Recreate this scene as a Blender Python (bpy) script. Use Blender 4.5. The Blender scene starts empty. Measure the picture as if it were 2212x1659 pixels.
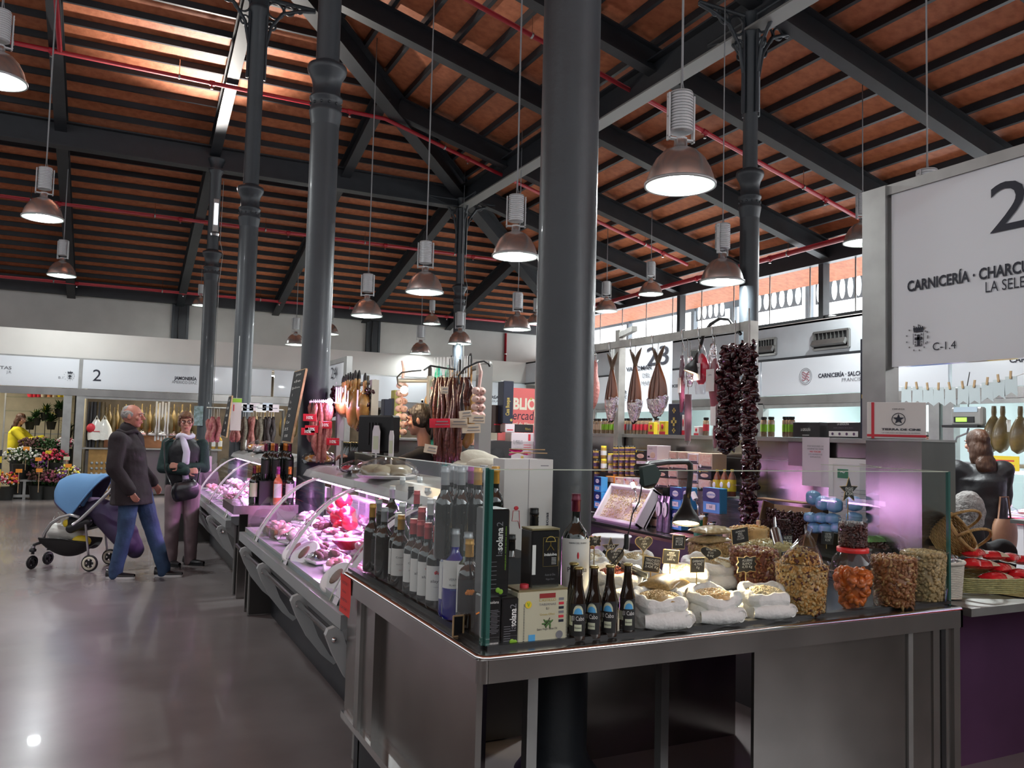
import bpy, bmesh, math, random
from mathutils import Vector, Matrix, Euler
random.seed(7)
PI=math.pi; D2R=PI/180
scn=bpy.context.scene; COL=scn.collection
# ---------------- camera ----------------
FPX=1780.96; YAW,PIT,ROL=0.45359522,0.0608218,0.02584125; CAMH=1.5
_f=Vector((math.sin(YAW)*math.cos(PIT),math.cos(YAW)*math.cos(PIT),math.sin(PIT)))
_r=Vector((math.cos(YAW),-math.sin(YAW),0)); _u=_r.cross(_f)
CAMR=_r*math.cos(ROL)+_u*math.sin(ROL); CAMU=_u*math.cos(ROL)-_r*math.sin(ROL)
CAMP=Vector((0,0,CAMH))
cam=bpy.data.objects.new('camera',bpy.data.cameras.new('camera')); COL.objects.link(cam); scn.camera=cam
M3=Matrix((CAMR,CAMU,-_f)).transposed(); cam.matrix_world=Matrix.Translation(CAMP)@M3.to_4x4()
cam.data.sensor_width=36; cam.data.lens=36*FPX/2212; cam.data.clip_start=.05; cam.data.clip_end=200
# ---------------- world: bright overcast sky, brightest on the window side ----------------
w=bpy.data.worlds.new('sky'); scn.world=w; w.use_nodes=True; nt=w.node_tree; nt.nodes.clear()
tc=nt.nodes.new('ShaderNodeTexCoord'); sp=nt.nodes.new('ShaderNodeSeparateXYZ'); nt.links.new(tc.outputs['Generated'],sp.inputs[0])
mr=nt.nodes.new('ShaderNodeMapRange'); mr.inputs[1].default_value=.15; mr.inputs[2].default_value=.6; mr.inputs[3].default_value=.66; mr.inputs[4].default_value=4.5
nt.links.new(sp.outputs[0],mr.inputs[0]); bg=nt.nodes.new('ShaderNodeBackground'); bg.inputs[0].default_value=(.93,.96,1,1)
nt.links.new(mr.outputs[0],bg.inputs[1]); wo=nt.nodes.new('ShaderNodeOutputWorld'); nt.links.new(bg.outputs[0],wo.inputs[0])
scn.view_settings.view_transform='Standard'; scn.view_settings.look='None'; scn.view_settings.gamma=1; scn.view_settings.use_curve_mapping=False
scn.view_settings.exposure=0.82
scn.cycles.max_bounces=8; scn.cycles.transparent_max_bounces=24; scn.cycles.diffuse_bounces=3; scn.cycles.glossy_bounces=4; scn.cycles.caustics_reflective=False; scn.cycles.caustics_refractive=False
scn.cycles.sample_clamp_indirect=6

# ---------------- pixel helpers (2212x1659 frame of the survey photograph) ----------------
def ray(x,y): return _f+CAMR*((x-1106)/FPX)-CAMU*((y-829.5)/FPX)
def atX(x,y,v): d=ray(x,y); return CAMP+d*(v/d.x)
def atY(x,y,v): d=ray(x,y); return CAMP+d*(v/d.y)
def atZ(x,y,v): d=ray(x,y); return CAMP+d*((v-CAMH)/d.z)
def atD(x,y,dep): return CAMP+ray(x,y)*dep

# ---------------- materials ----------------
MATS={}
def mat(name,col=(.5,.5,.5),rough=.5,metal=0,coat=0,emit=None,es=0,bump=0,bscale=40,var=0,vscale=6,var_col=None,trans=0,sheen=0,alpha=1,stretch=None):
    if name in MATS: return MATS[name]
    m=bpy.data.materials.new(name); m.use_nodes=True; n=m.node_tree.nodes; L=m.node_tree.links; b=n['Principled BSDF']
    b.inputs['Base Color'].default_value=(*col,1); b.inputs['Roughness'].default_value=rough; b.inputs['Metallic'].default_value=metal
    b.inputs['Coat Weight'].default_value=coat; b.inputs['Transmission Weight'].default_value=trans; b.inputs['Sheen Weight'].default_value=sheen; b.inputs['Alpha'].default_value=alpha
    if emit: b.inputs['Emission Color'].default_value=(*emit,1); b.inputs['Emission Strength'].default_value=es
    if bump or var:
        t=n.new('ShaderNodeTexCoord'); mp=n.new('ShaderNodeMapping'); L.new(t.outputs['Object'],mp.inputs[0])
        if stretch: mp.inputs['Scale'].default_value=stretch
    if var:
        nz=n.new('ShaderNodeTexNoise'); nz.inputs['Scale'].default_value=vscale; nz.inputs['Detail'].default_value=6; L.new(mp.outputs[0],nz.inputs[0])
        r=n.new('ShaderNodeMapRange'); r.inputs[1].default_value=.35; r.inputs[2].default_value=.65; L.new(nz.outputs[0],r.inputs[0])
        mx=n.new('ShaderNodeMix'); mx.data_type='RGBA'; L.new(r.outputs[0],mx.inputs[0])
        vc=var_col or tuple(min(1,c*(1-var)) for c in col)
        mx.inputs[6].default_value=(*col,1); mx.inputs[7].default_value=(*vc,1); L.new(mx.outputs[2],b.inputs['Base Color'])
        if emit: L.new(mx.outputs[2],b.inputs['Emission Color'])
    if bump:
        nb=n.new('ShaderNodeTexNoise'); nb.inputs['Scale'].default_value=bscale; nb.inputs['Detail'].default_value=4; L.new(mp.outputs[0],nb.inputs[0])
        bp=n.new('ShaderNodeBump'); bp.inputs['Strength'].default_value=bump; bp.inputs['Distance'].default_value=.02; L.new(nb.outputs[0],bp.inputs['Height']); L.new(bp.outputs[0],b.inputs['Normal'])
    MATS[name]=m; return m
def pane_mat(name,tint=(.9,.95,.93),refl=.5,rough=0):
    if name in MATS: return MATS[name]
    m=bpy.data.materials.new(name); m.use_nodes=True; n=m.node_tree.nodes; L=m.node_tree.links; n.remove(n['Principled BSDF'])
    t=n.new('ShaderNodeBsdfTransparent'); t.inputs[0].default_value=(*tint,1); g=n.new('ShaderNodeBsdfGlossy'); g.inputs['Roughness'].default_value=rough
    lw=n.new('ShaderNodeLayerWeight'); pw=n.new('ShaderNodeMath'); pw.operation='POWER'; pw.inputs[1].default_value=4.5; L.new(lw.outputs['Facing'],pw.inputs[0])
    ma=n.new('ShaderNodeMath'); ma.operation='MULTIPLY_ADD'; ma.inputs[1].default_value=.55*refl; ma.inputs[2].default_value=.05*refl; ma.use_clamp=True; L.new(pw.outputs[0],ma.inputs[0])
    lw.inputs[0].default_value=.5
    mx=n.new('ShaderNodeMixShader'); L.new(ma.outputs[0],mx.inputs[0]); L.new(t.outputs[0],mx.inputs[1]); L.new(g.outputs[0],mx.inputs[2])
    L.new(mx.outputs[0],n['Material Output'].inputs[0]); MATS[name]=m; return m
STEEL=mat('brushed_steel',(.37,.355,.34),.24,.95,bump=.04,bscale=14,var=.25,vscale=3,stretch=(1,1,.25))
STEELD=mat('steel_panel',(.30,.285,.27),.22,.95,bump=.05,bscale=5,var=.35,vscale=2)
STEELM=mat('satin_steel_frame',(.40,.40,.385),.38,.85,var=.15)
CHROME=mat('chrome',(.8,.8,.8),.12,1)
IRON=mat('dark_blue_iron_paint',(.030,.037,.044),.45,0,coat=.05,bump=.08,bscale=30,var=.2,vscale=4)
IRONB=mat('black_roof_steel_paint',(.020,.023,.028),.5,0,var=.2)
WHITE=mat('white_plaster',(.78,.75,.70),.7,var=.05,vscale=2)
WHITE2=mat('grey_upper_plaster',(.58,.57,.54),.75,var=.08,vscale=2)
SIGNW=mat('white_sign_acrylic',(.80,.83,.87),.16,coat=.5)
BLACK=mat('black_lettering',(.012,.014,.03),.5)
GREYT=mat('grey_lettering',(.2,.2,.22),.5)
RED=mat('red_pipe_paint',(.33,.008,.018),.45)
GLASS=pane_mat('clear_glass_pane',(.93,.96,.95),.6)
GEDGE=mat('green_glass_edge',(.03,.12,.10),.1,coat=1)
GEDGEL=mat('pale_glass_edge',(.55,.62,.50),.15,coat=1)
JAR=pane_mat('clear_plastic_jar',(.95,.95,.95),.8,.06)
PLAST=pane_mat('clear_wrap',(.92,.92,.94),2.2,.12)
BLK=mat('matt_black_plastic',(.012,.012,.013),.4)
PAPER=mat('white_paper',(.82,.80,.78),.8)
WOODP=mat('pale_wood',(.62,.42,.22),.6,var=.25,vscale=30)
FOAM=mat('white_foam',(.85,.82,.84),.7)

# ---------------- mesh builder ----------------
_tc={}
def text_mesh(s,bold=0,sp=1.0):
    k=(s,bold,sp)
    if k in _tc: return _tc[k]
    cu=bpy.data.curves.new('t','FONT'); cu.body=s; cu.size=1; cu.align_x='CENTER'; cu.resolution_u=3; cu.offset=bold; cu.space_character=sp
    o=bpy.data.objects.new('t',cu); COL.objects.link(o); dg=bpy.context.evaluated_depsgraph_get(); me=bpy.data.meshes.new_from_object(o.evaluated_get(dg))
    r=([v.co.copy() for v in me.vertices],[list(p.vertices) for p in me.polygons])
    bpy.data.objects.remove(o); bpy.data.curves.remove(cu); bpy.data.meshes.remove(me); _tc[k]=r; return r
def frame(axis):
    a=Vector(axis).normalized(); t=Vector((0,0,1)) if abs(a.z)<.9 else Vector((1,0,0)); x=t.cross(a).normalized(); return x,a.cross(x),a
class MB:
    def __init__(s): s.v=[];s.f=[];s.m=[];s.s=[];s.mats=[];s.M=Matrix()
    def mi(s,m):
        if m not in s.mats: s.mats.append(m)
        return s.mats.index(m)
    def add(s,vs,fs,m,smooth=False,M=None):
        T=s.M@M if M is not None else s.M
        b=len(s.v); s.v+= [T@Vector(v) for v in vs]; i=s.mi(m)
        for f in fs: s.f.append([b+k for k in f]); s.m.append(i); s.s.append(smooth)
        return s
    def box(s,c,d,m,M=None,bev=0):
        x,y,z=[q/2 for q in d]; c=Vector(c)
        if bev:
            b=min(bev,x*.9,y*.9,z*.9); vs=[];idx={}
            for sx in(-1,1):
                for sy in(-1,1):
                    for sz in(-1,1):
                        for k in range(3):
                            p=[sx*(x-(b if k!=0 else 0)),sy*(y-(b if k!=1 else 0)),sz*(z-(b if k!=2 else 0))]
                            idx[(sx,sy,sz,k)]=len(vs); vs.append(c+Vector(p))
            fs=[]
            for k in range(3):
                a1,a2=[q for q in range(3) if q!=k]
                for sg in(-1,1):
                    q=[]
                    for s1,s2 in((-1,-1),(1,-1),(1,1),(-1,1)):
                        t=[0,0,0];t[k]=sg;t[a1]=s1;t[a2]=s2;q.append(idx[(*t,k)])
                    fs.append(q)
            for k in range(3):
                a1,a2=[q for q in range(3) if q!=k]
                for s1 in(-1,1):
                    for s2 in(-1,1):
                        t=[0,0,0];t[a1]=s1;t[a2]=s2;p=t[:];p[k]=-1;q=t[:];q[k]=1
                        fs.append([idx[(*p,a1)],idx[(*q,a1)],idx[(*q,a2)],idx[(*p,a2)]])
            for sx in(-1,1):
                for sy in(-1,1):
                    for sz in(-1,1): fs.append([idx[(sx,sy,sz,k)] for k in range(3)])
            return s.add(vs,fs,m,False,M)
        vs=[c+Vector((sx*x,sy*y,sz*z)) for sx in(-1,1) for sy in(-1,1) for sz in(-1,1)]
        return s.add(vs,[(0,1,3,2),(4,6,7,5),(0,4,5,1),(2,3,7,6),(0,2,6,4),(1,5,7,3)],m,False,M)
    def box2(s,a,b,m,**k):
        a=Vector(a);b=Vector(b); return s.box((a+b)/2,[abs(q) for q in (b-a)],m,**k)
    def beam(s,p0,p1,wd,ht,m,up=(0,0,1)):
        p0=Vector(p0);p1=Vector(p1);a=(p1-p0).normalized();x=a.cross(Vector(up)).normalized();z=x.cross(a)
        vs=[p+x*(i*wd/2)+z*(j*ht/2) for p in(p0,p1) for i in(-1,1) for j in(-1,1)]
        return s.add(vs,[(0,1,3,2),(4,6,7,5),(0,4,5,1),(2,3,7,6),(0,2,6,4),(1,5,7,3)],m)
    def lathe(s,prof,m,c=(0,0,0),n=24,axis=(0,0,1),smooth=True,cap=True,M=None,sx=1,sy=1):
        X,Y,A=frame(axis); c=Vector(c); vs=[];fs=[]
        for r,h in prof:
            for i in range(n):
                t=2*PI*i/n; vs.append(c+X*(r*math.cos(t)*sx)+Y*(r*math.sin(t)*sy)+A*h)
        for j in range(len(prof)-1):
            for i in range(n):
                k=(i+1)%n; fs.append((j*n+i,j*n+k,(j+1)*n+k,(j+1)*n+i))
        s.add(vs,fs,m,smooth,M)
        if cap:
            for j in(0,len(prof)-1):
                if prof[j][0]>1e-4: s.add(vs[j*n:(j+1)*n],[list(range(n))],m,False,M)
        return s
    def cyl(s,p0,p1,r,m,n=12,r1=None,smooth=True):
        p0=Vector(p0);p1=Vector(p1);l=(p1-p0).length
        return s.lathe([(r,0),(r if r1 is None else r1,l)],m,p0,n,p1-p0,smooth)
    def tube(s,pts,r,m,n=8,closed=False):
        pts=[Vector(p) for p in pts]; N=len(pts); vs=[];px=None
        rr=r if hasattr(r,'__len__') else [r]*N
        for i,p in enumerate(pts):
            if closed: t=pts[(i+1)%N]-pts[i-1]
            else: t=pts[min(i+1,N-1)]-pts[max(i-1,0)]
            t=t.normalized() if t.length>1e-9 else Vector((0,0,1))
            if px is None: x,_,_=frame(t)
            else:
                x=px-t*px.dot(t); x=x.normalized() if x.length>1e-6 else frame(t)[0]
            px=x;y=t.cross(x)
            for k in range(n):
                a=2*PI*k/n; vs.append(p+x*(rr[i]*math.cos(a))+y*(rr[i]*math.sin(a)))
        fs=[]
        for j in range(N if closed else N-1):
            for i in range(n):
                k=(i+1)%n;q=(j+1)%N; fs.append((j*n+i,j*n+k,q*n+k,q*n+i))
        if not closed: fs+= [list(range(n)),list(range((N-1)*n,N*n))]
        return s.add(vs,fs,m,True)
    def ell(s,c,r,m,M=None,n=10,k=7,jit=0):
        R=(r,r,r) if not hasattr(r,'__len__') else r; c=Vector(c); vs=[];fs=[]
        R3=M if M is not None else Matrix.Identity(3)
        for j in range(1,k):
            p=PI*j/k
            for i in range(n):
                t=2*PI*i/n; q=1+random.uniform(-jit,jit) if jit else 1
                vs.append(c+R3@Vector((R[0]*math.sin(p)*math.cos(t)*q,R[1]*math.sin(p)*math.sin(t)*q,R[2]*math.cos(p)*q)))
        a=len(vs); vs+= [c+R3@Vector((0,0,R[2])),c+R3@Vector((0,0,-R[2]))]
        for j in range(k-2):
            for i in range(n):
                q=(i+1)%n; fs.append((j*n+i,(j+1)*n+i,(j+1)*n+q,j*n+q))
        for i in range(n):
            q=(i+1)%n; fs.append((a,i,q)); fs.append((a+1,(k-2)*n+q,(k-2)*n+i))
        return s.add(vs,fs,m,True)
    def prism(s,poly,h,m,M=None,smooth=False):
        n=len(poly); vs=[(x,y,0) for x,y in poly]+[(x,y,h) for x,y in poly]
        fs=[list(range(n))[::-1],list(range(n,2*n))]+[(i,(i+1)%n,n+(i+1)%n,n+i) for i in range(n)]
        return s.add(vs,fs,m,smooth,M)
    def quad(s,a,b,c,d,m): return s.add([a,b,c,d],[(0,1,2,3)],m)
    def grid(s,fn,nu,nv,m,smooth=True):
        vs=[fn(i/nu,j/nv) for j in range(nv+1) for i in range(nu+1)]
        return s.add(vs,[(j*(nu+1)+i,j*(nu+1)+i+1,(j+1)*(nu+1)+i+1,(j+1)*(nu+1)+i) for j in range(nv) for i in range(nu)],m,smooth)
    def text(s,t,size,m,M,bold=0,width=None,bend=None,sp=1.0,align=0,skew=0):
        vs,fs=text_mesh(t,bold,sp); xs=[v.x for v in vs]
        if not xs: return s
        w=max(xs)-min(xs); kx=size if width is None else width/w; c=(max(xs)+min(xs))/2+align*w/2
        out=[]
        for v in vs:
            x=(v.x-c)*kx+skew*v.y*size;y=v.y*size
            if bend: out.append((bend*math.sin(x/bend),y,bend*math.cos(x/bend)-bend))
            else: out.append((x,y,0))
        return s.add(out,fs,m,False,M)
    def build(s,name,parent=None,loc=None,shift=True):
        me=bpy.data.meshes.new(name); L=Vector(loc) if loc is not None else Vector()
        me.from_pydata([v-L for v in s.v] if shift else s.v,[],s.f)
        for m in s.mats: me.materials.append(m)
        me.polygons.foreach_set('material_index',s.m); me.polygons.foreach_set('use_smooth',s.s); me.update()
        o=bpy.data.objects.new(name,me); COL.objects.link(o); o.location=L
        if parent: o.parent=parent
        return o
def tag(o,label=None,cat=None,group=None,kind=None):
    if label:o['label']=label
    if cat:o['category']=cat
    if group:o['group']=group
    if kind:o['kind']=kind
    return o
def thing(name,label,cat,loc=(0,0,0),rz=0,group=None):
    o=bpy.data.objects.new(name,None); COL.objects.link(o); o.empty_display_size=.05; o.location=loc; o.rotation_euler=(0,0,rz); return tag(o,label,cat,group)
def struct(mb,name): return tag(mb.build(name),kind='structure')
def nth(i): return ('leftmost','second','third','fourth','fifth','sixth','seventh','eighth','ninth','tenth','eleventh','twelfth','thirteenth','fourteenth','fifteenth','sixteenth','seventeenth','eighteenth','nineteenth','twentieth','twenty-first','twenty-second','twenty-third','twenty-fourth','twenty-fifth','twenty-sixth')[i]+(' from the left' if i else '')
def kids(o): return [c for c in bpy.data.objects if c.parent==o]
_kc={}
def dup(root,loc,rz=0,label=None,group=None,rot=None,scale=None):
    r=root.copy(); COL.objects.link(r); r.location=loc; r.rotation_euler=rot if rot else (0,0,rz)
    if scale: r.scale=(scale,)*3
    if label:r['label']=label
    if group:r['group']=group
    if root.name not in _kc: _kc[root.name]=[(c,kids(c)) for c in kids(root)]
    for c,g in _kc[root.name]:
        c2=c.copy(); COL.objects.link(c2); c2.parent=r
        for d in g: d2=d.copy(); COL.objects.link(d2); d2.parent=c2
    return r
def Mx(loc,xdir,ydir):
    x=Vector(xdir).normalized();y=Vector(ydir).normalized();z=x.cross(y); m=Matrix((x,y,z)).transposed().to_4x4(); m.translation=Vector(loc); return m
def RZ(a): return Matrix.Rotation(a,4,'Z')
def TR(x,y=0,z=0): return Matrix.Translation((x,y,z))
def remesh(mb,name,m,parent=None,voxel=.01,it=4,loc=None,noise=0,ns=8,nd=2):
    o=mb.build(name,parent,loc); md=o.modifiers.new('r','REMESH'); md.mode='VOXEL'; md.voxel_size=voxel; md.use_smooth_shade=True
    s=o.modifiers.new('s','SMOOTH'); s.iterations=it; s.factor=.5
    par=o.parent; o.parent=None; COL.objects.unlink(o); tmp=bpy.data.scenes.new('tmp'); tmp.collection.objects.link(o); 
    with bpy.context.temp_override(scene=tmp,view_layer=tmp.view_layers[0]):
        dg=bpy.context.evaluated_depsgraph_get(); me=bpy.data.meshes.new_from_object(o.evaluated_get(dg))
    o.modifiers.clear(); old=o.data; o.data=me; bpy.data.meshes.remove(old)
    tmp.collection.objects.unlink(o); COL.objects.link(o); bpy.data.scenes.remove(tmp); o.parent=par
    me.materials.clear(); me.materials.append(m)
    for p in me.polygons: p.use_smooth=True
    if noise:
        from mathutils import noise as nz
        N_=[v.normal.copy() for v in me.vertices]; co=[]
        for v,q in zip(me.vertices,N_): co.extend(v.co+q*(noise*nz.fractal(v.co*ns,1.0,2.0,nd)))
        me.vertices.foreach_set('co',co); me.update()
    return o
STR='structure'

# ================= HALL =================
ZR=7.06; SL=.265; XR,YR=6.62,16.26; XW,YW,YU=12.5,18.9,23.6
def roofz(x,y): return ZR-SL*max(x-XR,y-YR)
fl=mat('grey_resin_floor',(.25,.222,.218),.24,0,coat=.15,bump=.05,bscale=2.2,var=.22,vscale=1.1,var_col=(.19,.168,.165))
struct(MB().box2((-14,-8,-.1),(15,24.4,0),fl),'floor')
ob=mat('orange_osb_roof_board',(.50,.17,.075),.60,0,bump=.15,bscale=30,var=.5,vscale=9,var_col=(.37,.11,.045),stretch=(1,1,1))
# roof boarding: two slopes meeting on the hip
rb=MB()
def P(x,y,o=0): return Vector((x,y,roofz(x,y)+o))
T=.05; YN=-6.2; XL=-11
hn=(YR-XR) # y=x+hn on hip
XH=XW+1.7;
A=[P(XL,XL+hn),P(XH,XH+hn),P(XL,XH+hn)]      # back slope (z depends on y)
rb.add([*A,*[a+Vector((0,0,T)) for a in A]],[(0,1,2),(3,5,4),(0,3,4,1),(1,4,5,2),(2,5,3,0)],ob)
B=[P(XL,YN),P(XH,YN),P(XH,XH+hn),P(XL,XL+hn)]
rb.add([*B,*[a+Vector((0,0,T)) for a in B]],[(0,1,2,3),(4,7,6,5),(0,4,5,1),(1,5,6,2),(2,6,7,3),(3,7,4,0)],ob)
struct(rb,'ceiling')
# close-set battens (they follow the slope they stand on)
bt=MB()
y=-.0
k=0
y=YU+.4
while y>1.0:
    xe=min(y-hn,XH)
    if xe>XL+.3: bt.beam((max(XL,-5),y,roofz(-99,y)-.05),(xe,y,roofz(-99,y)-.05),.05,.10,IRONB)
    y-=.455
tag(bt.build('trim_1'),kind=STR)
bt=MB(); x=XW+.35
while x>-3:
    ye=min(x+hn,YU+.3)
    if ye>YN: bt.beam((x,max(YN,.5),roofz(x,-99)-.055),(x,ye,roofz(x,-99)-.055),.062,.11,IRONB)
    x-=.52
tag(bt.build('trim_2'),kind=STR)
tn=[2]
LG=mat('pale_grey_steel_flange',(.20,.20,.19),.5)
def girder(p0,p1,hgt=.325,wd=.19,low=IRONB):
    # rolled I section
    tn[0]+=1; g=MB(); p0=Vector(p0);p1=Vector(p1); up=Vector((0,0,1)); a=(p1-p0).normalized(); x=a.cross(up).normalized(); z=x.cross(a)
    g.beam(p0,p1,.03,hgt,IRONB)
    g.beam(p0+z*(hgt/2),p1+z*(hgt/2),wd,.025,IRONB); g.beam(p0-z*(hgt/2),p1-z*(hgt/2),wd,.025,low)
    tag(g.build('trim_%d'%tn[0]),kind=STR)
G=.30
for yy in (0.9,3.0,5.1,7.25,9.31,11.6,14.06,16.26,18.6,20.8):      # rafters of the window-side slope
    x0=max(-3,yy-hn); girder((x0,yy,roofz(x0,-99)-G),(XW+.1,yy,roofz(XW+.1,-99)-G))
for xx in (-3.6,-1.0,1.56,4.06,6.62,9.25):     # rafters of the back slope
    y0=max(8.7,xx+hn); girder((xx,y0,roofz(-99,y0)-G),(xx,YU+.05,roofz(-99,YU)-G))
girder((-5,YR,ZR-.52),(XR,YR,ZR-.52),.42,.25)          # ring beams on the column heads
girder((XR,1,ZR-.52),(XR,YR,ZR-.52),.42,.25,LG)
girder(P(-1.2,-1.2+hn,-.33),P(XR,YR,-.33),.4,.25); girder(P(XR,YR,-.33),P(12.3,12.3+hn,-.33),.4,.25) # hip
# eaves beams
for a,b in (((-5,YU-.15,4.88),(XW,YU-.15,4.88)),((XW-.06,1,5.15),(XW-.06,YU,5.15))):
    tn[0]+=1; tag(MB().beam(a,b,.17,.32,IRONB).build('trim_%d'%tn[0]),kind=STR)
# back wall: stall bulkhead, recessed upper wall with dark pilasters
wb=MB()
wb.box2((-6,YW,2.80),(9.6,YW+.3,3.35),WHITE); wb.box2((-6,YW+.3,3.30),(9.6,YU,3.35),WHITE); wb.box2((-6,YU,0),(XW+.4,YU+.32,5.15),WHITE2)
struct(wb,'wall_back')
for xx in(-6,1.59,6.88):
    tn[0]+=1; g=MB(); g.box2((xx-.21,YU-.08,3.35),(xx+.21,YU,4.8),IRONB); g.box2((xx-.21,YU-.1,3.35),(xx-.15,YU-.08,4.8),IRON); g.box2((xx+.15,YU-.1,3.35),(xx+.21,YU-.08,4.8),IRON); g.tube([(xx-.03,YU-.11,4.8),(xx-.05,YU-.11,4.2),(xx-.04,YU-.11,3.36)],.014,BLK,6); tag(g.build('trim_%d'%tn[0]),kind=STR)
# window-side wall: bulkhead over the stalls, deep ledge, glazing at X=10
wr=MB(); wr.box2((9.6,-6,2.80),(9.9,YW,3.35),mat('pale_blue_grey_plaster',(.62,.65,.68),.6,var=.05))
wr.box2((9.6,-6,3.32),(12.4,YW,3.36),WHITE)
struct(wr,'wall_right')
wn=MB()
for yy in (2.7,7.25,11.76,16.26,20.8): wn.box2((12.41,yy-.06,0),(12.58,yy+.06,5.2),IRON)
wn.box2((12.44,-6,3.9),(12.56,YU,3.97),IRON)
wf=struct(wn,'window_1')
pn=MB().box2((12.49,-6,3.97),(12.5,YU,5.10),pane_mat('hazy_window_glass',(.97,.98,.98),.7)); pn.build('pane',wf)
mf=MB()
for i,yy in enumerate([q*1.12+.9 for q in range(20)]): mf.box2((12.475,yy-.014,3.97),(12.485,yy+.014,5.10),STEELM)
mf.build('glazing_bar',wf)
struct(MB().box2((12.5,-6,0),(12.7,YU,3.9),WHITE),'wall_window_side')
# ornate porch screen outside the window: slats with oval openings
og=MB(); OG=mat('blue_grey_outer_metalwork',(.20,.235,.27),.6,var=.3,vscale=1.2)
XO=14.5
def ovals(y0,y1,z0,z1,n):
    wdt=(y1-y0)/n
    for i in range(n):
        cy=y0+(i+.5)*wdt; cz=(z0+z1)/2; K=16; o=[(XO,cy+wdt*.34*math.cos(2*PI*k/K),cz+(z1-z0)*.42*math.sin(2*PI*k/K)) for k in range(K)]
        q=[]
        for k in range(K):
            t=2*PI*k/K; m_=max(abs(math.cos(t)),abs(math.sin(t))); q.append((XO,cy+wdt*.5*math.cos(t)/m_,cz+(z1-z0)*.5*math.sin(t)/m_))
        og.add(o+q,[(k,(k+1)%K,K+(k+1)%K,K+k) for k in range(K)],OG)
ovals(11.9,13.9,4.65,5.2,9); ovals(14.3,16.4,4.7,5.2,8); ovals(17.0,18.2,4.75,5.2,5); ovals(8.2,11.3,4.5,5.2,12)
og.box2((XO,2,5.2),(XO+.1,27,6.8),OG); og.box2((XO,16.4,4.95),(XO+.08,17.0,5.2),OG)
og.box2((XO,18.2,5.05),(XO+.08,27,5.2),OG)
for yy in(11.6,14.1,16.7,18.3,21.5): og.box2((XO-.05,yy-.06,0),(XO+.1,yy+.06,5.8),OG)
struct(og,'wall_outer')
struct(MB().box2((-9,-6.2,0),(13,-6,3.3),mat('dim_far_stalls',(.16,.15,.145),.6,var=.5,vscale=.8)),'wall_front_blocker')  # unseen wall, added behind the camera to block bright horizon reflections
struct(MB().box2((-9.3,-6.2,0),(-9,24,3.3),MATS['dim_far_stalls']),'wall_left_blocker')  # unseen wall, added to darken glass reflections and cut light from the left
# red sprinkler pipes
def roofp(x,y,o): return Vector((x,y,roofz(x,y)-o))
def pipe(pts,label,r=.035,drops=True):
    t=thing('sprinkler_pipe',label,'pipe',pts[0],group='red sprinkler pipes under the roof'); L0=Vector(pts[0]); g=MB(); g.tube(pts,r,RED,10); o=g.build('pipe_run',t,L0); o.location=(0,0,0)
    for a,b in zip(pts,pts[1:]):
        a=Vector(a);b=Vector(b); n=max(1,int((b-a).length/2.2))
        for i in range(n):
            p=a.lerp(b,(i+.5)/n); d=(b-a).normalized(); h=MB(); c=MB()
            h.tube([p,p+Vector((0,0,.28))],.006,CHROME,5); h.cyl(p-d*.014,p+d*.014,r+.009,STEELM,10); p=p+d*.5; c.cyl(p-d*.04,p+d*.04,r+.01,RED,10); c.cyl(p,p-Vector((0,0,.08)),.013,RED,6); c.cyl(p-Vector((0,0,.08)),p-Vector((0,0,.1)),.024,CHROME,8)
            for m_,nm in((h,'hanger'),(c,'sprinkler_head')):
                o=m_.build(nm,t,L0); o.location=(0,0,0)
yb=14.0
pipe([roofp(-5,yb,.53),roofp(4.2,yb+.1,.53),(11.3,14.5,roofz(11.3,14.5)-.49)],'red pipe that bends beside the hip beam and runs down to the windows')
pipe([roofp(-5,18.75,.50),roofp(8.6,18.75,.50)],'red pipe halfway down the slope above the white back wall')
pipe([roofp(-5,22.7,.45),roofp(12.0,22.7,.42)],'red pipe along the eaves just above the white back wall')
pipe([(1.2,9.88,roofz(1.2,9.88)-.5),(11.3,9.88,roofz(11.3,9.88)-.49)],'red pipe passing behind the largest lamp on the window side')
pipe([(11.5,3.7,5.2),(11.9,22.4,5.05)],'thick red pipe along the top of the bright windows',.05)
pipe([roofp(-.94,14.0,.53),roofp(-.94,6.2,.53)],'short red pipe climbing the roof at top left')
pipe([(11.22,YU-.04,4.7),(11.22,YU-.04,3.37)],'vertical red pipe down the white back wall',.037)
pipe([(1.2,4.9,roofz(1.2,4.9)-.45),(11.2,4.9,roofz(11.2,4.9)-.47)],'red pipe crossing the top right corner of the roof')
# ---------------- cast-iron columns ----------------
def bracket_mb(L,hh,q=1.25):
    # openwork bracket in the XZ plane, from the shaft out to +X, top at z=0
    g=MB(); th=.035
    def arc(c,r0,a0,a1,n=12,rr=.016): g.tube([(c[0]+r0*math.cos(a0+(a1-a0)*i/n),0,c[1]+r0*math.sin(a0+(a1-a0)*i/n)) for i in range(n+1)],rr,IRON,6)
    g.tube([(.08,0,-hh),(.09,0,-hh*.6),(.14,0,-hh*.34),(.26,0,-hh*.15),(.5*L/.7,0,-.07),(L,0,-.03)],.02,IRON,6)
    g.tube([(.09,0,0),(.09,0,-hh)],.02,IRON,6); g.tube([(.05,0,-.015),(L,0,-.015)],.022,IRON,6)
    for c,r in(((.18,-.13),.09),((.33,-.09),.055),((.14,-.31),.05),((.44,-.06),.035)): arc(c,r,0,2*PI,16,.012)
    return g
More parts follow.
